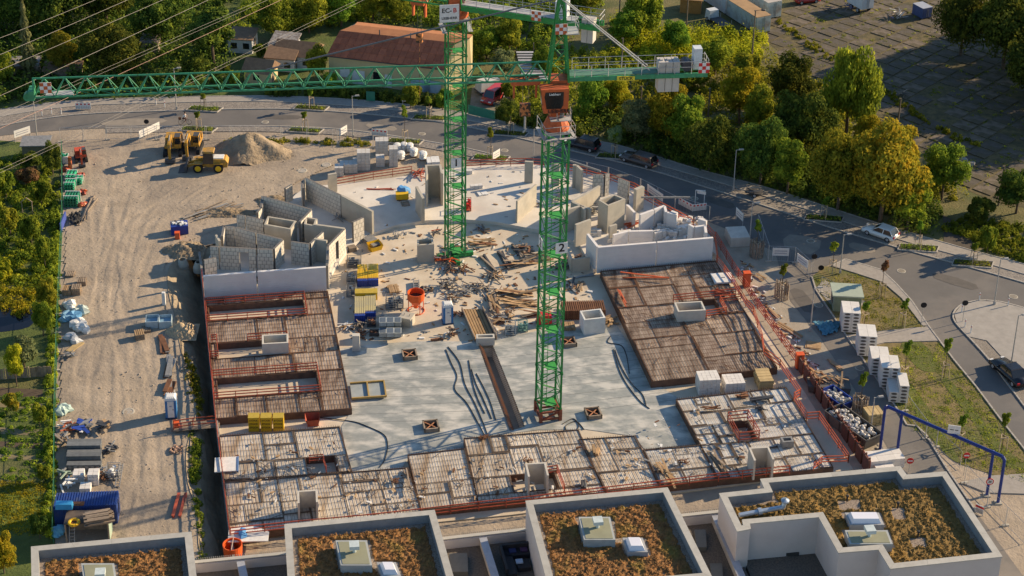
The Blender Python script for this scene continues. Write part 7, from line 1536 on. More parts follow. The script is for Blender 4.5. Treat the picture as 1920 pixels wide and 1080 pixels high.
def house(label, x, y, L, W, hw, hr, rz, wc, rc, name='house', cat='house', win=2, flat=False):
    t = T(name, label, cat, P(x, y), rz, None); MB().box(0, 0, 0, L, W, hw).build('wall', wc, t); m = MB()
    if flat: m.add([(-L/2-.2, -W/2-.3, hw), (L/2+.2, -W/2-.3, hw), (L/2+.2, W/2+.3, hw+hr), (-L/2-.2, W/2+.3, hw+hr), (-L/2-.2, -W/2-.3, hw+.12), (L/2+.2, -W/2-.3, hw+.12), (L/2+.2, W/2+.3, hw+hr+.12), (-L/2-.2, W/2+.3, hw+hr+.12)], [(3, 2, 1, 0), (4, 5, 6, 7), (0, 1, 5, 4), (1, 2, 6, 5), (2, 3, 7, 6), (3, 0, 4, 7)])
    else:
        e = .35; A = [(-L/2-e, -W/2-e, hw-.1), (L/2+e, -W/2-e, hw-.1), (L/2+e, W/2+e, hw-.1), (-L/2-e, W/2+e, hw-.1), (-L/2-e, 0, hw+hr), (L/2+e, 0, hw+hr)]
        m.add(A, [(0, 1, 5, 4), (2, 3, 4, 5), (1, 2, 5), (3, 0, 4), (3, 2, 1, 0)])
    m.build('roof', rc, t)
    for k in range(win): xx = -L/2+(k+.5)*L/win; MB().box(xx, -W/2-.02, hw*.35, min(.9, L/win*.5), .06, hw*.4).build('window', glas, t)
    MB().box(L/2+.02, 0, 0, .06, .8, min(1.9, hw*.85)).build('door', gwood, t); return t
whw = M('white_house_wall', (.62, .62, .62), None, 1, .9); brf = M('brown_roof', (.24, .15, .09), (.17, .105, .065), 2, .9); grf = M('grey_roof', (.33, .31, .29), (.2, .17, .15), 2.5, .9, contrast=(.45, .55))
house('small white house with dark flat roof on the shaded lawn', 456, 92, 3.6, 3.2, 2.2, .4, -.15, whw, brf, flat=True)
house('white bungalow with brown gable roof left of the barn', 560, 118, 5.5, 4.5, 2.2, 1.3, -.25, whw, brf, win=3); house('low white annex with brown lean-to roof in front of the bungalow', 530, 128, 4.2, 2.4, 2.0, .8, -.2, whw, brf, flat=True); house('shed with patched grey roof left of the bungalow ridge', 535, 108, 3.6, 3.0, 2.4, .8, -.25, whw, grf, 'shed', 'shed', 1, True)
house('hut with brown pyramid roof at the lower left of the bungalow', 490, 150, 3.6, 3.4, 2.0, 1.3, -.3, cream, brf, 'hut', 'hut', 1); house('dark shed in the shaded garden at the left', 48, 142, 4.0, 2.2, 2.0, .3, .05, gwood, grf, 'shed', 'shed', 1, True); house('long low shed in the shaded garden above the jib', 120, 146, 5.0, 2.2, 1.6, .3, .05, gwood, brf, 'shed', 'shed', 2, True)
house('little grey hut half hidden in the dark garden', 284, 95, 2.4, 2.4, 1.8, .3, 0, gwood, grf, 'shed', 'shed', 1, True); house('grey hut at the far left edge of the gardens', 12, 60, 2.4, 2.4, 1.8, .3, 0, gwood, grf, 'shed', 'shed', 1, True)
house('orange wooden shed at the top beside the containers', 1295, 20, 3.2, 2.4, 2.2, .2, -.2, M('orange_shed', (.42, .22, .07), (.35, .17, .05), 2, .85), M('orange_shed_roof', (.3, .17, .07), None, 2, .9), 'shed', 'shed', 0, True)
house('small ribbed metal shed beside the left site corner', 70, 292, 3.3, 1.8, 1.9, .25, .05, M('shed_olive', (.16, .15, .10), None, 2, .9), steel, 'shed', 'shed', 0, True)
t = T('striped_pergola', 'grey slatted terrace roof left of the nearer crane head', 'pergola', P(995, 150)); o = t.location
for k in range(11): MB(o).beam(P(968+k*1.2, 98+k*5, 2.3), P(1000+k*3, 98+k*5, 2.3), .5, .08).build('slat', M('slat_grey', (.36, .36, .38), None, 2, .7, rnd=.2), t)
for x, y in ((968, 108), (1000, 108), (985, 160), (1030, 160)): MB(o).beam(P(x, y), P(x, y)+U3(2.3), .12).build('post', gwood, t)
t = T('covered_trailer', 'white covered trailer behind the red van', 'trailer', P(915, 172), .5); MB().box(0, 0, .5, 3.2, 1.8, 1.4, 0, .9, .8).build('cover', M('trailer_white', (.55, .53, .5), None, 1, .8), t); MB().box(0, 0, .35, 3.4, 1.9, .15).build('chassis', dsteel, t); [wheel(t, 0, s*.95, .3) for s in (-1, 1)]
sheet('drive', [(880, 210), (928, 222), (950, 195), (960, 165), (915, 150), (885, 165)], .05, M('drive_slabs', (.26, .22, .17), (.15, .14, .09), .8, .9))
t = T('red_sign_board', 'red and white billboard in front of the hedge', 'billboard', P(765, 199, .1), -.1); MB().box(0, 0, .7, 1.6, .06, .95).build('board', whtp, t); MB().box(0, -.04, .95, 1.5, .03, .6).build('red_field', redp, t); MB().box(-.2, -.06, 1.1, .7, .02, .25).build('orange_field', ored, t)
for s in (-.7, .7): MB().tube((s, 0, 0), (s, 0, .8), .04, 5).build('post', galv, t)
for x in (687, 704): pass
# ---- containers and trucks on the old yard
def container(label, x, y, L, W, h, rz, col, roof, z=.1, name='container', ribs=True, wheels=False):
    t = T(name, label, 'container', P(x, y, z), rz, 'containers and box bodies'); zb = .15 if not wheels else .8
    MB().box(0, 0, zb, L, W, h).build('body', col, t); MB().box(0, 0, zb+h, L+.04, W+.04, .06).build('roof', roof, t)
    if ribs:
        n = int(L/.4)
        for s in (-1, 1):
            m = MB(); [m.box(-L/2+(k+.5)*L/n, s*(W/2+.015), zb+.1, .12, .04, h-.2) for k in range(n)]; m.build('side_ribs', col, t)
    for s in (-.5, .5): d = MB().box(L/2+.02, s*W/2, zb+.08, .05, W/2-.08, h-.16).build('door', col, t); MB().box(L/2+.06, s*W/2*.3, zb+.2, .04, .05, h-.4).build('lock_bar', steel, d)
    for sx in (-1, 1):
        for sy in (-1, 1):
            if wheels: wheel(t, sx*(L/2-1), sy*W/2, .4)
            else: MB().box(sx*(L/2-.1), sy*(W/2-.1), 0, .2, .2, .15).build('corner_foot', dsteel, t)
    return t
cw = M('container_white', (.55, .58, .60), (.45, .48, .5), 1.2, .7); cg = M('container_grey', (.42, .47, .46), (.33, .37, .36), 1.2, .7, col3=(.28, .24, .2), scale3=.6)
dirn = atan2(P(1430, 60).y-P(1375, 25).y, P(1430, 60).x-P(1375, 25).x)
container('grey container with orange brown roof at the yard corner', 1402, 44, 8.0, 2.5, 2.5, dirn, cg, M('rust_roof', (.38, .24, .12), (.3, .19, .1), 1, .9)); container('white box trailer behind the grey container', 1352, 12, 6.0, 2.5, 2.6, dirn, cw, M('blue_roof', (.12, .2, .4), None, 1, .7), name='box_trailer'); container('pale container with grey roof farther right', 1425, 18, 7.5, 2.5, 2.5, dirn, cg, M('pale_roof', (.44, .40, .36), None, 2, .9))
t = T('flatbed_truck', 'small white flatbed truck beside the containers', 'truck', P(1346, 45, .1), dirn); MB().box(-1.7, 0, .4, 1.3, 1.7, 1.4, 0, .85, .9).build('cab', cw, t); MB().box(-2.2, 0, 1.0, .5, 1.5, .5).build('windscreen', glas, t); MB().box(.8, 0, .6, 3.4, 1.8, .12).build('bed', dsteel, t); [MB().beam((x, s*.85, .7), (x, s*.85, 1.4), .06).build('stanchion', steel, t) for x in (-.7, 2.3) for s in (-1, 1)]; [wheel(t, x, s*.88, .34) for x in (-1.7, 1.5) for s in (-1, 1)]
container('small white caravan at the far edge of the yard', 1612, 18, 3.6, 2.2, 2.0, dirn, cw, M('caravan_roof', (.5, .47, .42), None, 2, .8), name='caravan', ribs=False, wheels=True); container('dark blue bin under a pale sheet at the far yard', 1728, 30, 2.4, 1.8, 1.6, dirn, M('bin_blue', (.05, .08, .2), None, 2, .7), M('pale_sheet', (.35, .38, .45), None, 2, .7), name='waste_bin', ribs=False)
clutter('junk heap at the far edge of the yard', 1680, 32, 1.6, 26, gwood, z=.1, h=1.0, mats=[gwood, whitep, dsteel, blu, steel]); clutter('blue and white scrap beside the caravan', 1590, 16, 1.3, 16, blu, z=.1, h=.7, mats=[blu, whitep, gwood]); clutter('stone heap and stumps at the yard edge by the bushes', 1800, 308, 1.2, 14, M('stone_grey', (.33, .3, .26), None, 2, .9), z=.1, kind='lumps', h=.5, L=(1, 2), rx=2.5); clutter('dark machine on the far yard corner', 1555, 22, .8, 10, dsteel, z=.1, h=.8)
clutter('car wreck parts beyond the weed strip', 1690, 178, 1.0, 10, dsteel, z=.1, h=.5, mats=[dsteel, gwood])
car('red car at the top edge of the old yard', 1512, 4, (1530, 2), (.30, .03, .03), 'hatch', 4.0, z=.1)
# ---- overhead lines in the top left
wire = M('wire', (0.33, 0.30, 0.27), None, 2, .5)
for k, (a, b, nm) in enumerate((((0, 65), (157, 0), 'topmost overhead wire in the left corner'), ((0, 96), (219, 0), 'second overhead wire from the left corner'), ((0, 125), (285, 0), 'third overhead wire from the left corner'), ((0, 173), (372, 0), 'fourth overhead wire from the left corner'), ((0, 207), (470, 0), 'upper of the thin overhead wire pair'), ((0, 214), (480, 1), 'lower of the thin overhead wire pair'), ((0, 234), (480, 13), 'thick reddish overhead wire passing the jib'), ((0, 311), (480, 82), 'upper of the lowest overhead wire pair'), ((0, 317), (480, 88), 'lower of the lowest overhead wire pair'))):
    z = 34; p, q = P(*a, z), P(*b, z); d = q-p; p, q = p-d*.9, q+d*2.2; pts = [p.lerp(q, i/16)-U3(.5*(1-(2*i/16-1)**2)) for i in range(17)]; o = pts[0].copy()
    ob = MB(o).path(pts, .011 if 'thin' in nm or 'lowest' in nm else .018, 4).build('overhead_wire', M('wire_red', (.45, .26, .2), None, 2, .5) if 'reddish' in nm else wire); ob.location = o; ob['kind'] = 'thing'; tag(ob, nm, 'wire', 'overhead power wires')
# ================================================================ MACHINES
cat_y = M('machine_yellow', (0.52, 0.27, 0.03), (.34, .19, .04), 2.5, .6, col3=(.2, .15, .09), scale3=1.2)
def excavator(label, x, y, rz, body, s=1.0, boom_up=True, bucket=dsteel, z=.0):
    t = T('excavator', label, 'excavator', P(x, y, z), rz, 'excavators'); t.scale = (s,)*3
    for e in (-1, 1):
        m = MB(); m.side([(-1.9, .15), (-1.6, 0), (1.6, 0), (1.9, .15), (1.95, .5), (1.6, .85), (-1.6, .85), (-1.95, .5)], e*1.15-.28, e*1.15+.28); m.build('track', tyre, t)
    MB().lathe([(.7, .6), (.7, 1.1), (0, 1.1)], 12).build('turntable', dsteel, t)
    MB().box(-.5, 0, 1.1, 3.0, 2.5, .35).build('deck', body, t); MB().box(-1.1, -.1, 1.45, 1.9, 2.3, .9, 0, .95, .95).build('engine_cover', body, t); MB().box(-2.0, 0, 1.1, .6, 2.5, 1.2, 0, .85, .95).build('counterweight', body, t)
    c = MB().box(.45, .75, 1.45, 1.5, .95, 1.55, 0, .85, .92).build('cab', body, t); MB().box(1.1, .75, 1.75, .14, .85, 1.1).build('windscreen', glas, c); MB().box(.45, 1.2, 1.85, 1.1, .1, .9).build('side_window', glas, c); MB().box(.4, .75, 3.0, 1.35, .9, .08).build('cab_roof', dsteel, c)
    p0, p1, p2, p3 = Vector((.9, -.15, 1.7)), Vector((2.3, -.15, 4.0)), Vector((4.2, -.15, 3.4)), Vector((4.0, -.15, .9))
    b = MB().beam(p0, p1, .4, .6).beam(p1, p2, .36, .5).build('boom', body, t); MB().beam(p2+Vector((.1, 0, .2)), p3, .3, .4).build('stick', body, t)
    MB().tube((1.2, -.15, 1.5), (2.4, -.15, 3.3), .08, 6).tube((2.6, -.15, 4.2), (4.0, -.15, 3.9), .08, 6).build('hydraulic_ram', steel, b)
    m = MB(); m.side([(3.6, .95), (4.35, .85), (4.4, .35), (3.9, .0), (3.35, .25), (3.2, .6), (3.4, .65), (3.6, .35), (3.95, .3), (4.1, .6)], -.15-.75, -.15+.75); m.build('bucket', bucket, t); return t
excavator('yellow excavator at the left with its boom towards the yard', 326, 285, -pi/2+.05, cat_y, .84); excavator('yellow excavator beside the sand heap with its cab to the right', 362, 281, -pi/2-.05, cat_y, .8)
excavator('small red excavator at the top of the left storage strip', 152, 300, -pi/2+.3, M('machine_red', (.55, .09, .04), None, 2, .5), .55)
t = T('wheel_loader', 'yellow wheel loader in front of the excavators', 'wheel loader', P(392, 318), pi); 
for x, rr in ((-1.3, .62), (1.25, .62)):
    for s in (-1, 1): wheel(t, x, s*1.0, rr, .42, rimm=ylw)
m = MB(); m.side([(-2.4, .7), (-2.5, 1.3), (-2.2, 1.75), (-.7, 1.8), (-.7, .6)], -.75, .75); m.build('engine_cover', cat_y, t); MB().box(-1.3, 0, 1.72, 1.3, 1.1, .16).build('engine_lid', whitep, t)
MB().box(.6, 0, .55, 2.4, .9, .55).build('front_frame', cat_y, t); c = MB().box(-.05, 0, 1.1, 1.35, 1.3, 1.5, 0, .92, .92).build('cab', glas, t); MB().box(-.05, 0, 2.6, 1.5, 1.4, .22, 0, .9, .9).build('cab_roof', cat_y, c)
m = MB(); [m.beam((.8, s*.45, 1.3), (2.7, s*.45, .7), .18, .3) for s in (-1, 1)]; m.build('lift_arm', cat_y, t); m = MB(); m.side([(2.6, .15), (3.6, .05), (3.7, .15), (2.9, .35), (2.85, 1.0), (2.6, 1.1)], -1.2, 1.2); m.build('bucket', dsteel, t)
for x in (-1.3, 1.25): m = MB(); [m.box(x, s*.85, 1.25, 1.2, .45, .08) for s in (-1, 1)]; m.build('mudguard', cat_y, t)
def heap(label, x, y, rx, ry, h, mat, name='sand_heap', cat='heap', n=40, seed=1, z=0.0, pw=1.25):
    r = random.Random(seed); t = P(x, y, z); V, Fc = [], []; ph = [r.uniform(0, 6) for _ in range(6)]
    for i in range(n+1):
        for j in range(n+1):
            u, v = i/n*2-1, j/n*2-1; d = hypot(u, v); e = 1+.12*sin(3*atan2(v, u)+ph[0])+.08*sin(5*atan2(v, u)+ph[1]); k = max(0, 1-d/e); hh = h*k**(1/pw)*(1+.1*sin(9*u+ph[2])*sin(8*v+ph[3]))+r.uniform(-.1, .1)*(k > 0)
            V.append((u*rx, v*ry, hh-.02 if k > 0 else -.05))
    m = MB(); m.add(V, [(i*(n+1)+j, (i+1)*(n+1)+j, (i+1)*(n+1)+j+1, i*(n+1)+j+1) for i in range(n) for j in range(n)]); o = m.build(name, mat, None, True); o.location = t; o['kind'] = 'thing'; return tag(o, label, cat)
sandm = M('sand', (.36, .28, .19), (.24, .185, .125), .8, .95, .25, 2); heap('big heap of sandy earth right of the loader', 468, 288, 5.4, 3.4, 3.3, sandm, seed=3, pw=.95)
clutter('rubble and roots on the excavation bank', 352, 690, 2.6, 30, MATS['bank_dirt'], z=-.3, kind='lumps', h=.4, L=(.5, 1.4), rx=.5, mats=[MATS['bank_dirt'], gwood], name='bank_rubble', cat='rubble')
heap('small sand heap on the excavation edge by the tubs', 341, 622, 1.7, 1.6, 1.1, M('pale_sand', (.50, .38, .24), None, 1, .95, .05, 3), seed=5); heap('grey earth heap at the corner of the excavation', 345, 470, 2.4, 2.0, 1.0, sandm, seed=6); heap('earth berm behind the left block walls', 420, 400, 4.0, 1.2, .7, sandm, seed=7); heap('earth mound at the left rim of the upper slab', 520, 378, 3.0, 1.3, .8, sandm, seed=8)
# ---- blocks by the far rim
for k, (x, y, a, b, c) in enumerate(((636, 327, 2, 2, 3), (654, 321, 4, 2, 3), (670, 316, 2, 2, 3), (682, 316, 3, 2, 6), (713, 309, 2, 2, 3), (738, 309, 2, 2, 6), (716, 288, 3, 2, 5))): pack('pallet of pale blocks behind the far red rail, %s from the left' % ORD[k], x, y, a, b, c, .02, .05, (.55, .6, .42), mat=M('pale_block', (.55, .53, .50), None, 2, .9, rnd=.05), gap=.03)
for k, (x, y) in enumerate(((746, 283), (757, 282), (768, 283), (776, 292), (793, 298), (752, 298))): t = T('building_bags', 'wrapped white bag pallet near the cobbled verge, %s of six' % ORD[k], 'bag pallet', P(x, y, .05), .1, 'wrapped bag pallets'); [MB().blob((random.uniform(-.05, .05), 0, .2+j*.24), (.52, .6, .17), 9, 4, .1).build('bag', whitep, t) for j in range(4)]; MB().box(0, 0, 0, .9, 1.0, .1).build('pallet', gwood, t)
stack('white board packs right of the bag pallets', 812, 305, 3, 2, 1.6, .55, .25, .05, .1, whitep, 'board_packs', 'board pack', .03, 'pack')
# ---- left storage strip
t = T('blue_tool_box', 'blue steel box full of tools on the dirt', 'tool box', P(337, 436), .2); MB().box(0, 0, .1, 2.0, 1.4, 1.1).build('body', blu, t); MB().box(0, 0, 0, 1.9, 1.3, .1).build('skid', dsteel, t)
for k in range(12): MB().box(random.uniform(-.8, .8), random.uniform(-.5, .5), 1.2, .35, .25, random.uniform(.05, .25), random.uniform(0, 3)).build('tool', random.choice((steel, dsteel, whitep)), t)
for x, y, w_ in ((333, 448, 'in front of the blue tool box'), (331, 805, 'at the end of the gangway')): t = T('orange_locker', 'small orange cabinet '+w_, 'cabinet', P(x, y), .1, 'small orange cabinets'); MB().box(0, 0, .06, .55, .5, .8).build('body', ored, t); MB().box(0, 0, .86, .6, .55, .05).build('lid', ored, t); MB().box(0, -.26, .12, .45, .02, .65).build('door', MATS['rail_orange'], t)
clutter('bundle of long steel tubes behind the blue tool box', 402, 398, .8, 14, steel, h=.3, kind='tubes', L=(4, 6.5), ang=.62, w=.13, rx=2, mats=[steel, gwood]); 
gpl = M('green_pipe', (.03, .34, .17), (.025, .27, .14), 2, .4); opl = M('orange_pipe', (.52, .14, .05), None, 2, .5)
def pipes(label, x, y, nx, nz, L, r, mat, rz=0.0):
    t = T('pipe_bundle', label, 'pipe bundle', P(x, y), rz, 'bundles of plastic pipes')
    for k in range(nz):
        for i in range(nx): m = MB(); c = ((i-(nx-1)/2)*r*2.1, k*r*2.05+r); m.tube((c[0], -L/2, c[1]), (c[0], L/2, c[1]), r, 10); m.build('pipe', mat, t)
    for yy in (-L*.3, L*.3):
        for s in (-1, 1): MB().box(s*nx*r*1.1, yy, 0, .07, .09, nz*r*2.1+.1).build('crate_post', whitep, t)
        MB().box(0, yy, nz*r*2.05+.05, nx*r*2.3, .09, .07).build('crate_bar', whitep, t)
for a in (('bright green pipe bundle at the top of the strip', 134, 335, 3, 2, 2.0, .2, gpl), ('bright green pipe bundle in the middle of the strip', 132, 352, 4, 3, 1.6, .15, gpl), ('dark green pipe bundle at the lower end of the strip', 136, 382, 5, 4, 2.0, .16, M('dkgreen_pipe', (.015, .17, .09), None, 2, .4)), ('short green pipe bundle beside the white crate', 149, 343, 2, 2, 1.2, .2, gpl)): pipes(*a)
t = T('orange_pipe', 'single upright orange pipe between the machines and pipes', 'pipe', P(132, 318)); m = MB(); m.tube((0, 0, 0), (0, .2, 1.7), .24, 12); m.build('pipe', opl, t); m = MB(); m.tube((0, .0, .6), (0, .02, .72), .27, 12); m.build('socket', opl, t)
for a in (('heap of red brown pipe fittings, upper one', 122, 320, .7), ('heap of red brown pipe fittings beside the green bundle', 150, 330, .6), ('heap of red fittings below the white frame', 153, 362, .8), ('heap of orange round fittings at the lower end', 154, 385, .7)): clutter(a[0], a[1], a[2], a[3], 16, opl, kind='lumps', h=.6, L=(.6, 1.1), mats=[opl, M('red_pipe', (.38, .07, .04), None, 2, .5), red], name='fittings_heap', cat='fittings')
t = T('white_tank', 'white tank crate filled with green offcuts', 'tank', P(121, 305), .05); MB().box(0, 0, .1, 1.1, 1.0, .95).build('tank', whitep, t); [MB().box(random.uniform(-.4, .4), random.uniform(-.35, .35), 1.05, .3, .2, .12, random.uniform(0, 3)).build('offcut', gpl, t) for k in range(9)]
tarp('black sheet lying in the storage strip', [(129, 404), (150, 400), (153, 418), (130, 424)], .05, M('black_sheet', (.05, .048, .045), None, 2, .6), .5, 10); t = T('blue_screen', 'blue board standing by the green fence', 'board', P(119, 425)); MB().box(0, 0, 0, .15, 3.0, 1.2).build('board', M('screen_blue', (.05, .08, .32), None, 2, .6), t); MB().box(.12, -1.2, 0, .3, .1, .1).build('foot', dsteel, t)
clutter('long dark planks edging the storage strip', 163, 395, 1.5, 8, gwood, h=.12, L=(4, 7), ang=1.55, w=.15, mats=[dsteel, gwood], rx=.3)
def pallets(label, x, y, n, rz=0.0):
    t = T('pallet_pile', label, 'pallets', P(x, y), rz, 'piles of wooden pallets')
    for k in range(n):
        z = k*.15
        for i in range(5): MB().box(-.4+i*.2, 0, z+.11, .13, 1.1, .03).build('top_board', gwood if k % 2 else wood, t)
        for j in (-.5, 0, .5): MB().box(0, j, z, .95, .1, .11).build('bearer', gwood, t)
for a in (('pallet pile on the left strip, upper left', 132, 516, 2), ('pallet pile on the left strip, right side', 154, 532, 4, .1), ('pallet pile on the left strip, lower left', 127, 550, 5), ('pallet pile on the left strip, lower right', 144, 550, 6, .05), ('pallet pile leaning beside the dirt track', 262, 634, 5, .3), ('small pallet pile behind the leaning one', 274, 620, 2, .2)): pallets(*a)
for k, (x, y, c, w_) in enumerate(((132, 575, whitep, 'white chair like plastic heap above the bags'), (128, 598, M('bag_blue', (.25, .45, .6), None, 2, .6), 'pale blue rubbish bags by the fence'), (142, 598, M('bag_blue2', (.12, .3, .5), None, 2, .6), 'bright blue rubbish bags in the middle'), (150, 585, M('bag_green', (.45, .52, .48), None, 2, .6), 'greenish rubbish bags at the top right'), (148, 608, whitep, 'big white rubbish bags at the front'), (156, 620, whitep, 'single white rubbish bag at the lower end'), (134, 640, M('bag_grey', (.48, .5, .52), None, 2, .5), 'grey plastic sheet heap above the yellow boards'), (118, 772, M('bag_mint', (.4, .52, .48), None, 2, .6), 'mint coloured sheet scrap by the fence'))): clutter(w_, x, y, .8, 6, c, kind='lumps', h=.7, L=(1.4, 2.4), name='rubbish_bags', cat='rubbish bags')
stack('yellow timber boards lying below the grey sheet', 141, 652, 4, 2, 2.0, .2, .1, 0, -.5, MATS['fresh_timber']); clutter('grey steel feet heap at the lower strip', 130, 668, .7, 12, steel, h=.5, L=(.6, 1.1))
for k, x in enumerate((286, 311)):
    t = T('lined_tub', 'open tub lined with blue foil, %s of two' % ('left', 'right')[k], 'tub', P(x, 610), .1, 'foil lined tubs')
    for a, b, sx, sy in ((0, -.7, 1.3, .06), (0, .7, 1.3, .06), (-.65, 0, .06, 1.34), (.65, 0, .06, 1.34)): MB().box(a, b, 0, sx, sy, .9).build('side', M('foil', (.42, .52, .56), None, 2, .4), t)
    MB().box(0, 0, .05, 1.2, 1.3, .5).build('filling', M('foil_blue', (.22, .36, .48), None, 2, .3), t)
for a in (('rusty sheet piles lying along the excavation, upper ones', 305, 648, 1.75, 3.2), ('rusty sheet piles lying along the excavation, middle ones', 318, 690, 1.65, 4.0), ('rusty sheet piles lying along the excavation, lower ones', 318, 730, 1.6, 2.6)): clutter(a[0], a[1], a[2], .4, 5, rustm, kind='boards', h=.3, L=(a[4]*.8, a[4]), ang=a[3], w=.2, mats=[rustm, steel], name='sheet_piles', cat='sheet piles')
t = T('concrete_post', 'white concrete post standing at the excavation rim', 'post', P(308, 572)); MB().box(0, 0, 0, .35, .35, 1.6).build('shaft', whitep, t); MB().box(0, 0, 0, .5, .5, .12).build('foot', conc, t)
for k, x in enumerate((330, 343)): t = T('red_girder', 'red steel girder lying on the dirt near the leftmost roof, %s of two' % ('left', 'right')[k], 'girder', P(x, 950), -.03, 'two red girders'); [MB().box(0, 0, z, .26, 3.2, .05).build('flange', red, t) for z in (0, .25)]; MB().box(0, 0, .05, .06, 3.2, .2).build('web', red, t)
clutter('heap of brick rubble beside the dirt track', 330, 845, .9, 26, M('brick_rubble', (.42, .27, .19), None, 2, .9, rnd=.3), kind='lumps', h=.4, L=(.3, .7), name='rubble_heap', cat='rubble heap')
for x, y, w_ in ((241, 772, 'on the open dirt near the toilet'), (567, 320, 'on the dirt beyond the left walls'), (612, 309, 'beside the red far rail')): t = T('manhole', 'round manhole cover '+w_, 'manhole', P(x, y, .05), 0, 'manhole covers'); MB().lathe([(0, .03), (.42, .03), (.42, 0)], 18).build('lid', M('lid_grey', (.4, .36, .31), None, 3, .8), t); MB().lathe([(.45, 0), (.45, .05), (.6, .04), (.62, 0)], 18).build('ring', conc, t)
for k, (x, y) in enumerate(((343, 503), (374, 508))): t = T('concrete_ring', 'concrete shaft cone in the excavation corner, %s one' % ('left', 'right')[k], 'shaft cone', P(x, y, -1.0), 0, 'shaft cones'); MB().lathe([(.7, 0), (.7, .5), (.42, 1.2), (.36, 1.2), (.6, .5), (.6, 0)], 16).build('cone', conc, t); MB().lathe([(0, .3), (.55, .3)], 16).build('inside', dsteel, t)
# lower left storage: formwork, blocks, blue container, hut
for k, y in enumerate((838, 848, 858, 868, 880)): t = T('grey_panel_stack', 'stack of long dark grey formwork panels, %s from the far end' % ORD[k], 'panel stack', P(159, y), .02, 'grey formwork panel stacks'); [MB().box(0, 0, .05+j*.14, 3.2, .62, .11).build('panel', M('panel_grey', (.17, .18, .18), (.12, .125, .13), 2, .6, rnd=.2), t) for j in range(5+(k % 2)*2)]; [MB().box(-1.3+i*.52, -.32, .1, .3, .02, .5).build('end_frame', steel, t) for i in range(6)] if k in (0, 4) else None
for a in (('heap of white and blue oddments at the top of the lower storage', 130, 805, 1.0, 18, [whitep, opl, steel]), ('grey crates and boards heap at the top of the lower storage', 155, 808, 1.2, 20, [steel, blu, whitep, dsteel]), ('brown furniture like boards right of the crates', 192, 805, .8, 10, [gwood, wood, dsteel]), ('grey oddments left of the panel stacks', 118, 830, .8, 12, [steel, gwood]), ('mixed scrap right of the panel stacks', 206, 848, .6, 10, [dsteel, steel]), ('green and grey frames above the block pallets', 126, 895, .9, 12, [steel, M('pale_green', (.3, .38, .3), None, 2, .7)]), ('white sacks beside the blue container', 128, 915, .8, 10, [whitep]), ('rusty oddments right of the block pallets', 192, 895, .8, 12, [rustm, steel])): clutter(a[0], a[1], a[2], a[3], a[4], steel, h=.8, mats=a[5], kind='boards' if 'boards' in a[0] else 'bars', w=.14, L=(.7, 1.5))
for k, (x, y, n) in enumerate(((149, 900, 3), (161, 920, 2), (177, 905, 4))): pack('block pallet above the blue container, %s of three' % ('left', 'middle', 'right')[k], x, y, 2, 2, n, 0, .05, (.5, .5, .32), gap=.03)
crate('grey crate with white canisters in the lower storage', 213, 893, 1.2, 1.3, 1.1, 0, mat=steel, fill=whitep); t = T('ladder_rack', 'grey ladders leaning beside the canister crate', 'ladder', P(224, 900), .0)
for s in (-.2, .2): MB().beam((s, -1.2, .1), (s, 1.2, .9), .08).build('side_rail', steel, t)
for k in range(9): MB().beam((-.2, -1.1+k*.27, .14+k*.09), (.2, -1.1+k*.27, .14+k*.09), .05).build('rung', steel, t)
crib = M('container_blue', (.022, .062, .25), (.018, .05, .2), 1.2, .6, col3=(.06, .08, .16), scale3=.8)
t = T('blue_container', 'blue corrugated shipping container at the lower left', 'container', P(165, 972), .06); MB().box(0, 0, .1, 6.1, 2.3, 2.4).build('body', crib, t)
for k in range(24): MB().box(-2.95+k*.256, 0, 2.5, .13, 2.3, .06).build('roof_rib', crib, t)
for k in range(24): MB().box(-2.95+k*.256, -1.17, .2, .13, .05, 2.2).build('side_rib', crib, t)
for s in (-.55, .55): d = MB().box(3.06, s, .15, .05, 1.05, 2.2).build('door', crib, t); MB().box(3.11, s*.4, .4, .04, .05, 1.8).build('lock_bar', steel, d)
t.scale = (.9, .85, .85)
t = T('light_blue_tank', 'light blue tank lying on the blue container roof', 'tank', P(121, 952, 2.2), .0); MB().box(0, 0, .05, 1.5, .7, .5, 0, .95, .8).build('tank', M('tank_blue', (.06, .35, .65), None, 2, .4), t); MB().box(0, 0, 0, 1.3, .6, .06).build('cradle', dsteel, t)
t = T('rusty_plate', 'brown plate lying on the blue container roof', 'plate', P(145, 945, 2.19), .05); MB().box(0, 0, 0, 1.2, .5, .05).build('plate', rustm, t); MB().box(.1, .05, .055, 1.0, .35, .04).build('second_plate', rustm, t)
t = T('timber_hut', 'open timber hut in front of the blue container', 'hut', P(168, 1005), .04); MB().box(0, .0, 2.0, 3.9, 1.8, .1).build('roof', M('hut_roof', (.13, .1, .08), None, 2, .9), t)
for x in (-1.85, 1.85):
    for y in (-.8, .8): MB().box(x, y, 0, .12, .12, 2.0).build('post', gwood, t)
MB().box(0, .86, 0, 3.8, .06, 2.0).build('back_wall', gwood, t); MB().box(1.9, 0, 0, .06, 1.7, 1.9).build('side_wall', MATS['pale_green'], t)
stack('grey planks heaped on the timber hut', 186, 975, 6, 6, 2.2, .24, .1, 2.15, .25+pi/2, gwood, jit=.12); t = T('yellow_hose_reel', 'yellow hose reel lying on the hut roof', 'hose reel', P(139, 982, 2.15)); m = MB(); [m.tube((cos(a*.524)*.42, sin(a*.524)*.42, .15), (cos((a+1)*.524)*.42, sin((a+1)*.524)*.42, .15), .14, 6) for a in range(12)]; m.build('coil', ylw, t); MB().lathe([(0, .1), (.3, .1), (.3, .0)], 12).build('hub', rustm, t)
t = T('steel_ladder', 'steel ladder leaning on the front of the timber hut', 'ladder', P(139, 1015), 0)
for s in (-.22, .22): MB().beam((s, -.9, 0), (s, .0, 2.2), .06).build('side_rail', steel, t)
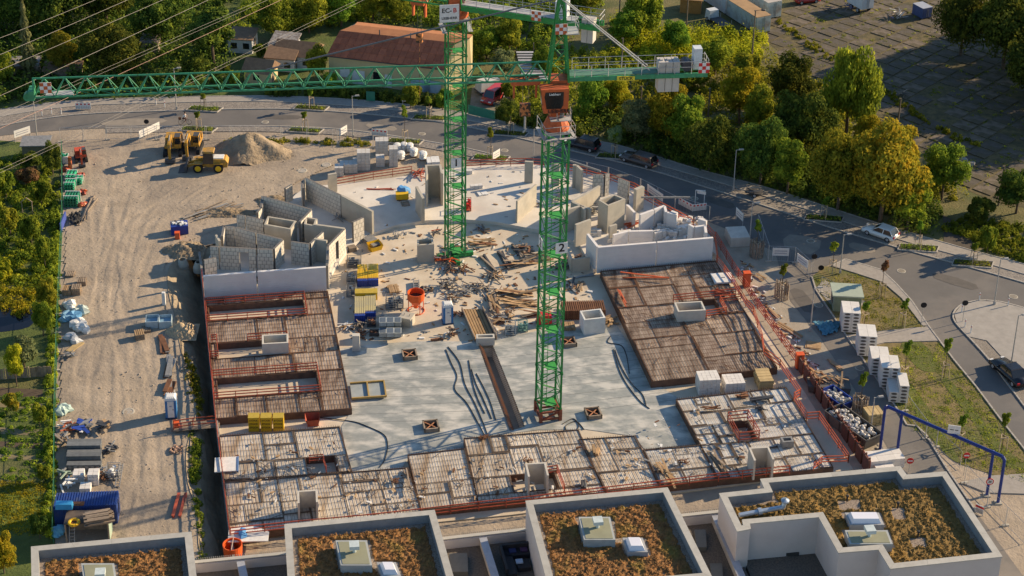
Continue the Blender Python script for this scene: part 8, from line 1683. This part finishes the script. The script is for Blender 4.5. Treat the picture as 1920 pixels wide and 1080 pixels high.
for k in range(8): MB().beam((-.22, -.85+k*.11, .2+k*.26), (.22, -.85+k*.11, .2+k*.26), .05).build('rung', steel, t)
clutter('light blue sheet bundle left of the timber hut', 113, 1000, .7, 7, M('sheet_blue', (.15, .45, .65), None, 2, .5), kind='lumps', h=.8, L=(1.4, 2.2), name='sheet_bundle', cat='sheet bundle'); clutter('grey plastic rolls left of the hut', 116, 978, .6, 8, MATS['bag_grey'], kind='lumps', h=.9, L=(1, 1.6), name='plastic_rolls', cat='plastic rolls')
t = T('orange_drum', 'big round orange container at the lower left corner of the decks', 'drum', P(437, 1040), 0); MB().lathe([(0, .15), (.72, .15), (.78, 1.15), (.86, 1.15), (.8, 0), (0, 0)], 22).build('shell', ored, t); MB().beam((0, -.8, 1.18), (0, .8, 1.18), .07).build('cross_bar', M('bar_pale', (.5, .36, .3), None, 2, .7), t)
# allotment
sheet('ground_patch', smooth([(-60, 572), (20, 570), (62, 580), (66, 600), (40, 618), (-60, 622)], 3, True), .04, M('dark_patch', (.008, .010, .018), None, 1, .12))  # flat, smooth, very dark patch on the allotment ground
for k, (y0, y1, c) in enumerate(((725, 740, 0), (752, 762, 1), (800, 812, 1), (826, 836, 0), (850, 858, 1), (925, 990, 2))): sheet('garden_bed', [(-40, y0), (80, y0+6), (80, y1+6), (-40, y1)], .035, (M('bed_soil', (.10, .075, .05), (.07, .05, .035), 2, .95), M('bed_straw', (.22, .18, .10), None, 2, .95), M('bright_lawn', (.10, .15, .02), (.13, .16, .03), .5, .95, .05, 6))[c])
t = T('board_fence', 'brown board fence across the allotment', 'fence', P(0, 712)); o = t.location
for k in range(26): p = P(-30+k*5, 714-k*.35); MB(o).beam(p, p+U3(1.2+random.uniform(-.05, .05)), .25, .04).build('board', gwood, t) if k % 9 != 8 else MB(o).beam(p, p+U3(1.3), .12).build('post', gwood, t)
t = T('garden_trellis', 'small timber garden trellis in the allotment', 'trellis', P(52, 400)); [MB().beam((s*.6, 0, 0), (s*.6, 0, 1.6), .08).build('post', gwood, t) for s in (-1, 1)]; [MB().beam((s*.7, 0, 1.5), (0, 0, 2.1), .08).build('rafter', gwood, t) for s in (-1, 1)]
# ---- cyclist
c = P(347, 233, .04); bt = T('bicycle', 'dark city bicycle ridden along the street', 'bicycle', c, 0.03)
for x in (-.55, .55):
    m = MB(); [m.tube((x+cos(a*.393)*.33, 0, .34+sin(a*.393)*.33), (x+cos((a+1)*.393)*.33, 0, .34+sin((a+1)*.393)*.33), .022, 5) for a in range(16)]; wl = m.build('wheel', tyre, bt); m = MB(); [m.tube((x, 0, .34), (x+cos(a*.785)*.32, 0, .34+sin(a*.785)*.32), .006, 3) for a in range(8)]; m.build('spokes', steel, wl)
fr = MB().tube((-.55, 0, .34), (-.1, 0, .32), .02, 5).tube((-.1, 0, .32), (-.22, 0, .85), .02, 5).tube((-.1, 0, .32), (.38, 0, .78), .022, 5).tube((-.55, 0, .34), (-.2, 0, .7), .016, 5).tube((.38, 0, .95), (.55, 0, .34), .02, 5).build('frame', dsteel, bt)
MB().tube((.36, -.28, 1.0), (.36, .28, 1.0), .016, 5).build('handlebar', dsteel, bt); MB().box(-.23, 0, .86, .26, .16, .06, 0, .8, .6).build('saddle', dsteel, bt); MB().box(-.65, 0, .72, .35, .2, .3).build('rear_basket', rustm, bt)
def skin(name, verts, edges, mat, parent=None, loc=None, rz=0.0):
    me = bpy.data.meshes.new(name); me.from_pydata([v[:3] for v in verts], edges, []); o = link(name, me, mat, parent, loc, rz); o.modifiers.new('skin', 'SKIN'); o.modifiers.new('sub', 'SUBSURF').levels = 1; o.modifiers['sub'].render_levels = 1
    for i, v in enumerate(verts): me.skin_vertices[0].data[i].radius = (v[3], v[3]); 
    me.skin_vertices[0].data[0].use_root = True; return o
sk = M('skin_tone', (.45, .27, .18), None, 4, .6)
J = [(-.2, 0, .98, .13), (-.05, 0, 1.25, .14), (.02, 0, 1.45, .13), (.06, 0, 1.53, .055), (.08, 0, 1.62, .085), (.09, 0, 1.74, .095), (.05, .19, 1.43, .055), (.18, .25, 1.2, .042), (.35, .24, 1.03, .032), (.39, .23, 1.02, .03), (.05, -.19, 1.43, .055), (.18, -.25, 1.2, .042), (.35, -.24, 1.03, .032), (.39, -.23, 1.02, .03), (-.15, .1, .93, .09), (.18, .11, .72, .06), (-.02, .12, .34, .042), (.08, .12, .28, .035), (-.15, -.1, .93, .09), (.2, -.11, .9, .06), (.05, -.12, .52, .042), (.15, -.12, .47, .035)]
Ed = [(0, 1), (1, 2), (2, 3), (3, 4), (4, 5), (2, 6), (6, 7), (7, 8), (8, 9), (2, 10), (10, 11), (11, 12), (12, 13), (0, 14), (14, 15), (15, 16), (16, 17), (0, 18), (18, 19), (19, 20), (20, 21)]
person = skin('person', J, Ed, sk, None, c, .03); person['kind'] = 'thing'; tag(person, 'person in white top and brown trousers riding a bicycle', 'person')
def sub(ids, add, name, mat):
    mp = {j: i for i, j in enumerate(ids)}; skin(name, [(*J[j][:3], J[j][3]+add) for j in ids], [(mp[a], mp[b]) for a, b in Ed if a in mp and b in mp], mat, person)
sub([1, 0, 2, 6, 7, 10, 11], .018, 'white_top', whitep); sub([0, 14, 15, 16, 18, 19, 20], .02, 'trousers', M('trouser_brown', (.09, .035, .03), None, 4, .9))
MB().blob((.06, 0, 1.78), (.12, .115, .1), 9, 5, .05).build('hair', M('hair_dark', (.04, .025, .018), None, 4, .8), person, True)
for s in (-1, 1): MB().blob((.185, s*.035, 1.735), (.012, .014, .01), 6, 3, 0).build('eye', dsteel, person)
MB().blob((.2, 0, 1.705), (.02, .014, .022), 6, 3, 0).build('nose', sk, person)
